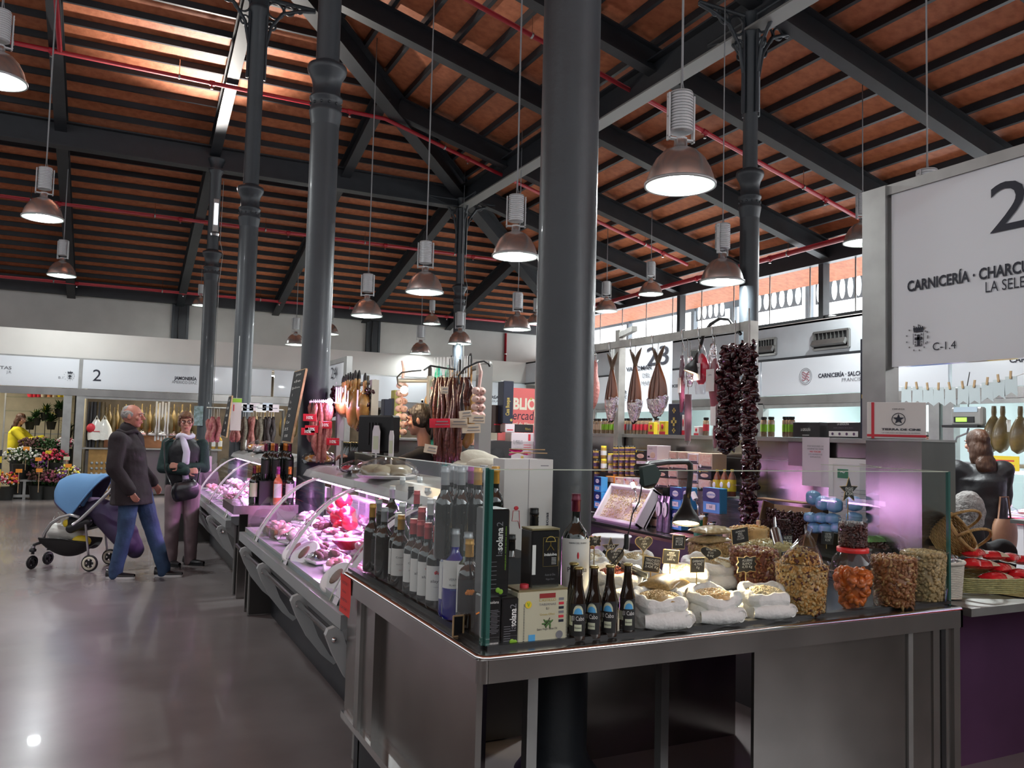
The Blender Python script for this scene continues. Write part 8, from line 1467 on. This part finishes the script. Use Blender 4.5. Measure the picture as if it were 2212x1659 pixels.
def human(label,loc,rz,J,T,skin=SKN,female=False,hair=None,top=None,pants=None,shoes=None,glasses=False,hands=(1,1),brow=None,group=None,vox=.0055,sole=None,noisetop=.006):
    p=thing('person',label,'person',loc,rz); g=MB(); V=Vector
    head_mb(g,T,female); hc=T.to_translation(); nb=V(J['neck']); cp(g,nb,hc+(T.to_3x3()@V((0,.02,-.05))),.058 if not female else .048,.052 if not female else .043)
    ch=V(J['chest']); pv=V(J['pelvis']); cp(g,pv,ch,.13,.14); g.ell(ch,(.17,.11,.16),SKN); g.ell(pv,(.16,.12,.12),SKN)
    for i,sd in enumerate(('l','r')):
        sh,el,wr,hd,up=[V(q) for q in J['arm_'+sd]]; cp(g,sh,el,.052,.042); cp(g,el,wr,.040,.026); cp(g,ch+(sh-ch)*.3,sh,.08,.06)
        if hands[i]: hand_mb(g,wr,hd,up,.95,J.get('curl',.5),1 if sd=='l' else -1)
        hp,kn,an,to=[V(q) for q in J['leg_'+sd]]; cp(g,hp,kn,.082,.055); cp(g,kn,an,.054,.036); cp(g,an,an+V((0,0,-.03)),.036,.03)
    remesh(g,'body',skin,p,vox,3)
    face_mb(T,brow or DKH,glasses,p)
    if hair: hair(p,T)
    if top:
        m,rs,bot,fl,sl=top; g=MB(); th=V(J['chest']); pv=V(J['pelvis']); ax=(th-pv).normalized(); sv=(V(J['arm_l'][0])-V(J['arm_r'][0])); sv.normalize(); fw=sv.cross(V((0,0,1))).normalized()
        n=9; a0=V(J['neck'])-V((0,0,.0)); lo=pv+V((0,0,bot))
        def ring(v):
            c=lo.lerp(a0,v); wv=(.185-.02*math.sin(v*PI))*rs if v<.78 else (.185*rs)*(1-(v-.78)/.22*.62); dv=(.125+.015*math.sin(v*PI))*rs if v<.8 else .125*rs*(1-(v-.8)/.2*.45); q=1+fl*max(0,(.42-v))/.42; return c,wv*q,dv*q
        vs=[];fs=[];K=26;N=24
        for j in range(N+1):
            c,wv,dv=ring(j/N)
            for i in range(K): t=2*PI*i/K; vs.append(c+sv*(wv*math.cos(t))+fw*(dv*math.sin(t)))
        for j in range(N):
            for i in range(K): k=(i+1)%K; fs.append((j*K+i,j*K+k,(j+1)*K+k,(j+1)*K+i))
        fs+= [tuple(range(K))[::-1],tuple(range(N*K,(N+1)*K))]; g.add(vs,fs,m)
        if sl:
            for sd in('l','r'):
                sh,el,wr=[V(q) for q in J['arm_'+sd][:3]]; e2=wr if sl>=1 else el.lerp(wr,sl); cp(g,sh,el,.073*rs,.062*rs,m); cp(g,el,e2,.060*rs,.048*rs,m); cp(g,th.lerp(sh,.55),sh,.09*rs,.074*rs,m)
        cp(g,V(J['neck'])+V((0,0,-.03)),V(J['neck'])+V((0,0,.045)),.080*rs,.070*rs,m) if J.get('collar') else None
        remesh(g,J.get('topname','jacket'),m,p,.009,5,noise=noisetop,ns=7)
    if pants:
        m,rs=pants; g=MB(); cp(g,V(J['pelvis'])+V((-.05,0,.03)),V(J['pelvis'])+V((.05,0,.03)),.115*rs,.115*rs,m)
        for sd in('l','r'):
            hp,kn,an,to=[V(q) for q in J['leg_'+sd]]; cp(g,hp,kn,.100*rs,.076*rs,m); cp(g,kn,an+V((0,0,.0)),.076*rs,.064*rs,m); cp(g,an+V((0,0,.02)),an+V((0,0,-.045)),.064*rs,.062*rs,m)
        remesh(g,'trousers',m,p,.009,5,noise=.006,ns=9)
    if shoes:
        for sd in('l','r'): an,to=[V(q) for q in J['leg_'+sd][2:4]]; shoe(p,(an.x,an.y,0),(to-an)*V((1,1,0)),shoes,sole or BLK)
    return p
def HT(x,y,z,yaw=0,pitch=0,roll=0,s=1.0): return TR(x,y,z)@Matrix.Rotation(yaw,4,'Z')@Matrix.Rotation(pitch,4,'X')@Matrix.Rotation(roll,4,'Y')@Matrix.Scale(s,4)
def hair_cap(m,zlow=-.01,thick=.010,back=-.05,fringe=True,top=True,name='hair'):
    def f(p,T):
        g=MB(); g.M=T
        if top: g.ell((0,.018,.030),(.082+thick*.3,.098+thick*.5,.092+thick),m,n=20,k=12)
        for sx in(-1,1): g.ell((sx*.066,.030,.005),(.020,.060,.050),m,n=12,k=8)
        g.ell((0,.075,-.005+back*.4),(.066,.036,.075-back*.4),m,n=14,k=9)
        if fringe: g.ell((0,-.066,.075),(.060,.030,.026),m,n=14,k=8); g.ell((-.03,-.07,.066),(.03,.022,.02),m,n=10,k=6)
        o=remesh(g,name,m,p,.006,2,noise=.006,ns=22)
        # cut the face opening
        Ti=T.inverted(); me=o.data; bm=bmesh.new(); bm.from_mesh(me); kill=[v for v in bm.verts if (lambda q:q.y<-.045 and q.z<.052)(Ti@v.co)]; bmesh.ops.delete(bm,geom=kill,context='VERTS'); bm.to_mesh(me); bm.free()
    return f
def hair_bald(p,T):
    g=MB(); g.M=T
    for sx in(-1,1): g.ell((sx*.068,.030,.018),(.016,.062,.040),GRH,n=14,k=9)
    g.ell((0,.078,.020),(.064,.034,.062),GRH,n=14,k=9); g.ell((0,.05,.070),(.058,.050,.036),GRH,n=12,k=8); remesh(g,'hair',GRH,p,.005,2,noise=.003,ns=26)
JKT=mat('dark_plum_quilted_jacket',(.018,.011,.014),.85,bump=.35,bscale=14); JEAN=mat('blue_denim',(.045,.095,.19),.8,bump=.25,bscale=30,var=.4,vscale=6,var_col=(.025,.05,.11)); SHB=mat('black_shoe_leather',(.012,.012,.014),.4,coat=.2); SOLW=mat('white_sole',(.72,.72,.72),.5)
# --- man in the aisle (seen from his right side, walking to the right)
Jm=dict(neck=(0,.20,1.41),chest=(0,.20,1.22),pelvis=(0,.12,.90),arm_l=((.19,.20,1.35),(.23,.17,1.08),(.20,.0,.92),(0,-.6,-.8),(1,0,0)),arm_r=((-.20,.20,1.35),(-.26,.20,1.07),(-.23,.05,.87),(.1,-.5,-.9),(-1,0,0)),
 leg_l=((.09,.08,.86),(.08,-.06,.46),(.06,-.20,.09),(.06,-.36,0)),leg_r=((-.09,.11,.86),(-.09,.13,.46),(-.10,.20,.085),(-.10,.04,0)),collar=True)
pm=human('bald grey-haired man in a dark plum jacket and jeans standing beside the pushchair',(.36,8.97,0),66*D2R,Jm,HT(.0,.155,1.58,.0,.02),SKN2,hair=hair_bald,top=(JKT,1.16,-.18,.26,1),pants=(JEAN,1.0),shoes=SHB,sole=SOLW,brow=GRH,noisetop=.010)
g=MB(); 
g.tube([(.10*math.cos(a*PI/10)*1.0,.20+.085*math.sin(a*PI/10),1.425+.012*math.sin(a)) for a in range(20)],.020,JKT,8,closed=True); g.build('collar',pm)
# --- woman with folded arms, facing the camera
VEST=mat('black_quilted_vest',(.012,.012,.015),.5,bump=.4,bscale=10); GRNK=mat('dark_green_knit',(.012,.035,.032),.8,bump=.2,bscale=60); MAUT=mat('mauve_grey_trousers',(.22,.155,.165),.75,bump=.15,bscale=12); SCARF=mat('pale_lilac_scarf',(.62,.58,.70),.8,bump=.3,bscale=20)
Jw=dict(neck=(0,.02,1.36),chest=(0,.02,1.18),pelvis=(0,.01,.88),curl=.9,arm_l=((.17,.02,1.30),(.215,-.04,1.05),(-.02,-.19,1.07),(-1,-.05,.1),(0,-1,.2)),arm_r=((-.17,.02,1.30),(-.215,-.04,1.04),(.03,-.215,1.02),(1,-.05,.08),(0,-1,.2)),
 leg_l=((.085,0,.84),(.10,-.02,.46),(.11,.03,.09),(.24,-.08,0)),leg_r=((-.085,0,.84),(-.09,-.03,.46),(-.085,.0,.09),(-.0,-.14,0)),topname='pullover')
pw=human('woman in glasses, black vest and lilac scarf with folded arms beside the farther case',(.76,9.62,0),-6*D2R,Jw,HT(.0,-.01,1.535,.08,.03,-.05,.96),SKN,female=True,hair=hair_cap(AUB,fringe=True,back=-.02),top=(GRNK,.92,-.02,0,1),pants=(MAUT,1.02),shoes=SHB,glasses=True,brow=AUB)
g=MB(); lo=Vector((0,.01,.80)); vs=[];fs=[];K=26;N=18
def ring2(v):
    c=Vector((0,.012,.80+.575*v)); wv=.185 if v<.8 else .185-.10*(v-.8)/.2; dv=.128 if v<.85 else .128-.04*(v-.85)/.15; return c,wv,dv
for j in range(N+1):
    c,wv,dv=ring2(j/N)
    for i in range(K): t=2*PI*i/K; vs.append(c+Vector((wv*math.cos(t),dv*math.sin(t)*(1.08 if math.sin(t)<0 else 1),0)))
for j in range(N):
    for i in range(K): k=(i+1)%K; fs.append((j*K+i,j*K+k,(j+1)*K+k,(j+1)*K+i))
fs+= [tuple(range(K))[::-1],tuple(range(N*K,(N+1)*K))]; g.add(vs,fs,VEST); remesh(g,'vest',VEST,pw,.010,4,noise=.006,ns=8)
g=MB(); g.tube([(.075*math.cos(a*PI/8),.0+.075*math.sin(a*PI/8)-.01,1.385+.012*math.sin(a*1.3)) for a in range(16)],.026,SCARF,10,closed=True); g.tube([(-.03,-.075,1.38),(0,-.125,1.30),(.025,-.15,1.22),(.02,-.155,1.12),(.02,-.165,1.07)],[.03,.034,.036,.038,.036],SCARF,10); g.tube([(.02,-.17,.99),(.03,-.175,.93)],[.03,.035],SCARF,8)
for k in range(7): g.tube([(.0+.012*k,-.17,.93),(-.005+.014*k,-.172,.875)],.004,SCARF,4)
g.build('scarf',pw)
t=thing('handbag','black leather handbag hanging at the waist of the woman with folded arms','bag',(.78,9.42,.72)); g=MB(); g.grid(lambda u,v:((.15-.02*v)*math.cos(2*PI*u)*(math.sin(PI*(.1+.8*v))**.3),.055*math.sin(2*PI*u)*(math.sin(PI*(.08+.84*v))**.4),.20*v+.012*math.sin(2*PI*u+1)),26,12,mat('black_soft_leather',(.012,.011,.014),.3,coat=.5,bump=.3,bscale=12)); g.build('bag_body',t); g=MB(); g.tube([(-.13,0,.17),(-.18,.04,.35),(-.16,.16,.62),(-.02,.20,.68)],.008,MATS['black_soft_leather'],6); g.tube([(.13,0,.17),(.17,.05,.3),(.12,.14,.45)],.008,MATS['black_soft_leather'],6); g.build('strap',t); t.rotation_euler=(0,-.12,0)
# --- young vendor in black (profile to the left, arm stretched to the till)
BSH=mat('black_sweatshirt',(.014,.013,.015),.8,bump=.3,bscale=10)
Jv=dict(neck=(0,.02,1.39),chest=(0,.03,1.20),pelvis=(0,.05,.88),topname='sweatshirt',curl=.7,arm_l=((.18,.02,1.31),(.22,-.22,1.20),(.16,-.50,1.30),(-.1,-1,.15),(0,0,1)),arm_r=((-.18,.03,1.31),(-.24,-.06,1.05),(-.16,-.24,.98),(.1,-1,0),(0,0,1)),leg_l=((.09,.05,.84),(.09,.05,.45),(.09,.06,.09),(.09,-.1,0)),leg_r=((-.09,.05,.84),(-.09,.05,.45),(-.09,.06,.09),(-.09,-.1,0)))
q=atD(915,905,6.35)
pv_=human('young dark-haired vendor in black seen in profile behind the nearer case',(q.x,q.y,0),-118*D2R,Jv,HT(.0,-.03,1.585,-.05,.10),SKN,hair=hair_cap(DKH,thick=.018,back=-.06),top=(BSH,1.05,-.12,0,1),pants=(BSH,1.0),shoes=SHB)
# --- second vendor in black, stooping at the right of the sausages
Js=dict(neck=(.05,-.10,1.40),chest=(.02,-.03,1.22),pelvis=(0,.05,.88),topname='sweatshirt',arm_l=((.20,-.04,1.31),(.40,-.14,1.14),(.46,-.35,1.02),(0,-1,-.3),(0,0,1)),arm_r=((-.17,-.03,1.33),(-.22,-.12,1.06),(-.14,-.3,.98),(0,-1,0),(0,0,1)),leg_l=((.09,.05,.84),(.09,.05,.45),(.09,.06,.09),(.09,-.1,0)),leg_r=((-.09,.05,.84),(-.09,.05,.45),(-.09,.06,.09),(-.09,-.1,0)))
q=atD(1050,950,6.9)
human('person in a black top bending behind the dark sausages, head hidden',(q.x,q.y,0),200*D2R,Js,HT(.08,-.20,1.50,-.2,.7),SKN,hair=hair_cap(DKH,thick=.012),top=(BSH,1.30,-.10,0,1),pants=(BSH,1.0),shoes=SHB)
# --- woman in a black puffer at the far right
PUF=mat('black_puffer',(.012,.012,.014),.5,bump=.5,bscale=8)
def hair_long(p,T):
    g=MB(); g.M=T; g.ell((0,.015,.03),(.088,.104,.10),BRH,n=18,k=11); g.ell((0,.07,-.08),(.085,.05,.14),BRH,n=14,k=10); g.ell((0,.085,-.20),(.10,.05,.12),BRH,n=14,k=10)
    for sx in(-1,1): g.ell((sx*.07,.03,-.08),(.025,.05,.12),BRH,n=10,k=8)
    o=remesh(g,'hair',BRH,p,.007,2,noise=.008,ns=14); Ti=T.inverted(); bm=bmesh.new(); bm.from_mesh(o.data); bmesh.ops.delete(bm,geom=[v for v in bm.verts if (Ti@v.co).y<-.05 and (Ti@v.co).z<.05],context='VERTS'); bm.to_mesh(o.data); bm.free()
Jb=dict(neck=(0,.02,1.36),chest=(0,.02,1.18),pelvis=(0,.02,.88),curl=.4,arm_l=((.18,.02,1.30),(.22,-.05,1.05),(.20,-.26,1.02),(0,-1,.2),(0,0,1)),arm_r=((-.18,.02,1.30),(-.22,-.06,1.05),(-.20,-.26,1.02),(0,-1,.1),(0,0,1)),leg_l=((.085,0,.84),(.085,0,.46),(.085,.0,.09),(.09,-.1,0)),leg_r=((-.085,0,.84),(-.085,0,.46),(-.085,.0,.09),(-.09,-.1,0)),topname='puffer_jacket')
q=atD(2112,1000,6.8)
human('long-haired woman in a black puffer jacket standing with her back turned at far right',(q.x,q.y,0),150*D2R,Jb,HT(.0,-.01,1.52,.3,.1,0,.96),SKN,female=True,hair=hair_long,top=(PUF,1.22,-.16,.1,1),pants=(BSH,1.0),shoes=SHB,noisetop=.012)
t=thing('tan_bag','tan and pink tote bag hanging beside the woman in the puffer jacket','bag',atD(2170,1155,6.6)); g=MB(); g.grid(lambda u,v:(.14*math.cos(2*PI*u)*(math.sin(PI*(.1+.8*v))**.3),.06*math.sin(2*PI*u),.26*v-.13),22,10,mat('tan_leather',(.38,.20,.12),.5,var=.4,vscale=6)); g.build('bag_body',t); MB().tube([(-.08,0,.12),(-.05,0,.30),(.05,0,.30),(.08,0,.12)],.008,MATS['tan_leather'],6).build('handle',t)
# --- seated grey-haired person low behind the next counter
Jg=dict(neck=(0,.02,.95),chest=(0,.03,.78),pelvis=(0,.04,.50),collar=True,arm_l=((.18,.02,.88),(.22,-.05,.66),(.15,-.25,.62),(0,-1,0),(0,0,1)),arm_r=((-.18,.02,.88),(-.22,-.05,.66),(-.15,-.25,.62),(0,-1,0),(0,0,1)),leg_l=((.1,0,.48),(.1,-.42,.48),(.1,-.42,.09),(.1,-.6,0)),leg_r=((-.1,0,.48),(-.1,-.42,.48),(-.1,-.42,.09),(-.1,-.6,0)))
q=atD(2090,1112,4.9)
human('grey-haired seated person seen from behind, low behind the wicker baskets',(q.x,q.y,0),150*D2R,Jg,HT(.0,-.01,1.10,0,.1),SKN2,hair=hair_cap(GRH,thick=.012),top=(BSH,1.1,.0,0,1),pants=(BSH,1.0),shoes=SHB)
t=thing('stool','plain dark stool under the seated grey-haired person','stool',(q.x,q.y,0)); MB().lathe([(.16,.36),(.17,.38),(.16,.40)],BLK,n=20).build('seat',t)
for k in range(4): MB().cyl((.11*math.cos(k*PI/2),.11*math.sin(k*PI/2),.37),(.15*math.cos(k*PI/2),.15*math.sin(k*PI/2),0),.012,STEELM,8).build('leg',t)
# --- far vendor in blue and woman in yellow
BLS=mat('blue_work_shirt',(.03,.20,.45),.7); YSW=mat('yellow_sweater',(.72,.60,.02),.85,bump=.2,bscale=30)
Jn=dict(neck=(0,.02,1.39),chest=(0,.03,1.20),pelvis=(0,.03,.90),topname='shirt',arm_l=((.18,.02,1.32),(.22,-.04,1.06),(.16,-.22,1.0),(0,-1,0),(0,0,1)),arm_r=((-.18,.03,1.32),(-.23,-.04,1.06),(-.16,-.22,1.0),(0,-1,0),(0,0,1)),leg_l=((.09,0,.86),(.09,0,.46),(.09,.0,.09),(.09,-.1,0)),leg_r=((-.09,0,.86),(-.09,0,.46),(-.09,.0,.09),(-.09,-.1,0)))
q=atX(2000,940,10.5)
human('vendor in a blue shirt, face just visible right of the beer carton',(q.x,q.y,0),-60*D2R,Jn,HT(0,-.02,1.56),SKN,hair=hair_cap(DKH),top=(BLS,1.05,-.1,0,1),pants=(BSH,1.0),shoes=SHB,vox=.009)
Jy=dict(Jn); Jy.update(topname='sweater',arm_l=((.16,.0,1.30),(.22,-.20,1.12),(.12,-.42,1.18),(0,-1,.1),(0,0,1)),arm_r=((-.16,.0,1.30),(-.20,-.20,1.10),(-.10,-.42,1.16),(0,-1,.1),(0,0,1)))
q=atY(38,950,19.75)
human('woman in a bright yellow sweater arranging plants in the flower stall at far left',(q.x,q.y,0),75*D2R,Jy,HT(0,-.04,1.55,-.3,.25,0,.96),SKN,female=True,hair=hair_long,top=(YSW,1.08,-.06,0,1),pants=(BSH,1.0),shoes=SHB,vox=.009)
# ================= PUSHCHAIR =================
q=atZ(150,1226,0); t=thing('pushchair','pushchair with sky-blue hood and white-rimmed wheels in front of the man','pushchair',(q.x,q.y,0),math.atan2(-.42,.90)); 
def S(px,py,y=0): return Vector(((px-150)/203,y,(1236-py)/203))
HOODB=mat('sky_blue_hood_fabric',(.15,.33,.60),.75,bump=.1,bscale=12); PURP=mat('dark_purple_fabric',(.045,.030,.075),.7,bump=.2,bscale=12); SILV=mat('silver_frame_tube',(.55,.55,.55),.3,.8); MESH=mat('black_net_fabric',(.015,.014,.014),.7)
pvt=S(165,1125); th=[143,132,119,100,80,70,62,56]; rr=[.29,.36,.416,.43,.43,.45,.49,.50]
def hd(u,v):
    k=u*7; i=min(6,int(k)); f=k-i; a=(th[i]*(1-f)+th[i+1]*f)*D2R; r=rr[i]*(1-f)+rr[i+1]*f; b=PI*v; s_=max(0,math.sin(b))**.55; return (pvt.x+r*math.cos(a)*s_,.20*math.cos(b),pvt.z+r*math.sin(a)*s_)
g=MB(); g.grid(hd,28,24,HOODB); 
g.tube([hd(1,v/16) for v in range(17)],.009,HOODB,6); g.tube([hd(0,v/16) for v in range(17)],.008,PURP,6); g.build('hood',t)
g=MB(); g.grid(lambda u,v:(lambda a:(a[0]*.96+.01,a[1]*.93,a[2]*.975))(hd(.55+.45*u,v)),10,20,PURP); g.build('hood_lining',t)
# seat: reclined purple cushion and footmuff
g=MB()
for (x0,y0,x1,y1,r0,r1) in ((170,1128,215,1118,.10,.11),(215,1118,262,1160,.12,.13),(262,1160,285,1195,.12,.09),(190,1105,235,1110,.07,.08)): cp(g,S(x0,y0),S(x1,y1),r0,r1,PURP)
for yy in(-.07,.07): cp(g,S(205,1112,yy),S(275,1185,yy),.10,.09,PURP)
remesh(g,'seat',PURP,t,.012,4,noise=.005,ns=8); g=MB(); g.tube([S(270,1180)+Vector((.02+.014*math.cos(a*.5),-.155,.0+.02*math.sin(a*.5))) for a in range(13)],.003,mat('pale_lilac_mark',(.5,.42,.6),.5),5); g.build('badge',t)
g=MB(); cp(g,S(190,1094,-.02),S(198,1094,.04),.035,.03,mat('lilac_blanket',(.36,.26,.42),.8)); g.build('blanket',t)
for yy in(-.20,.20):
    g=MB(); g.tube([S(104,1180,yy*.6),S(112,1160,yy*.8),S(128,1140,yy),S(145,1127,yy),S(165,1121,yy),S(185,1126,yy)],.016,SILV,10); g.build('frame_arc',t)
    g=MB(); g.tube([S(172,1142,yy),S(190,1128,yy),S(236,1080,yy),S(252,1062,yy)],.018,SILV,10); g.build('handle_tube',t)
    g=MB(); g.tube([S(198,1140,yy),S(206,1192,yy),S(208,1205,yy)],.012,SILV,8); g.build('leg_tube',t); g=MB(); g.tube([S(104,1180,yy*.6),S(90,1186,yy*.75),S(88,1205,yy*.75)],.016,BLK,8); g.build('leg_tube',t)
g=MB(); g.tube([S(252,1062,-.2),S(256,1058,0),S(252,1062,.2)],.018,BLK,8); g.build('handlebar',t)
g=MB(); g.box(S(178,1140,0),(.24,.36,.14),BLK,bev=.03); cp(g,S(165,1150,-.16),S(200,1135,-.16),.05,.045,BLK); cp(g,S(165,1150,.16),S(200,1135,.16),.05,.045,BLK); g.build('chassis',t)
# under-seat basket
g=MB(); g.grid(lambda u,v:(S(100+100*u,1172+8*u).x,.17*math.cos(PI*v),S(0,1170+6*u).z-(.17*math.sin(PI*v))*(.25+math.sin(PI*min(.95,u+.05))**.6*.9)),16,14,MESH); g.tube([S(100,1172,-.17),S(150,1172,-.175),S(200,1180,-.17)],.008,BLK,6); g.build('basket',t)
g=MB(); cp(g,S(118,1160,-.02),S(160,1164,.02),.09,.08,BAGW); g.tube([S(112,1150,-.05),S(115,1130,-.03),S(120,1120,0),S(126,1134,0),S(130,1150,.0)],.008,BAGW,6); remesh(g,'white_bag',BAGW,t,.010,3,noise=.008,ns=10)
MB().ell(S(180,1178,-.08),(.10,.05,.06),YELP,n=14,k=8).ell(S(155,1140,-.16),(.04,.02,.04),YELP,n=10,k=6).build('yellow_cloth',t)
def wheel(px,py,y,r,wd,rim,rz=0):
    g=MB(); c=S(px,py,y); c.z=r; g.tube([(r*.86*math.cos(a*PI/14),0,r*.86*math.sin(a*PI/14)) for a in range(28)],r*.14,BLK,8,closed=True); o=g.build('tyre',t); o.location=c; o.rotation_euler=(0,0,rz)
    g=MB(); g.lathe([(r*.55,-wd/2),(r*.78,-wd/2-.004),(r*.8,0),(r*.78,wd/2+.004),(r*.55,wd/2)],rim,n=26,axis=(0,1,0),cap=False); o=g.build('rim',t); o.location=c; o.rotation_euler=(0,0,rz)
    g=MB()
    for k in range(5): a=2*PI*k/5; g.cyl((0,0,0),(r*.62*math.cos(a),0,r*.62*math.sin(a)),.012,BLK,6)
    g.cyl((0,-wd/2-.01,0),(0,wd/2+.01,0),.016,BLK,10); o=g.build('hub',t); o.location=c; o.rotation_euler=(0,0,rz)
CRMR=mat('cream_wheel_rim',(.68,.64,.50),.5)
wheel(213,1220,-.22,.085,.035,CRMR); wheel(213,1220,.22,.085,.035,CRMR); wheel(88,1225,-.15,.07,.03,BLK,1.25); wheel(88,1225,.15,.07,.03,BLK,1.25)
g=MB()
for yy in(-.15,.15):
    for s_ in(-1,1): g.beam(S(88,1196,yy)+Vector((0,s_*.03,0)),S(88,1224,yy)+Vector((0,s_*.03,.0)),.014,.02,BLK)
    g.lathe([(.03,0),(.035,.02),(.02,.035)],BLK,S(88,1200,yy),12); g.lathe([(.022,0),(.022,.02)],SILV,S(88,1192,yy),12)
g.build('front_fork',t)
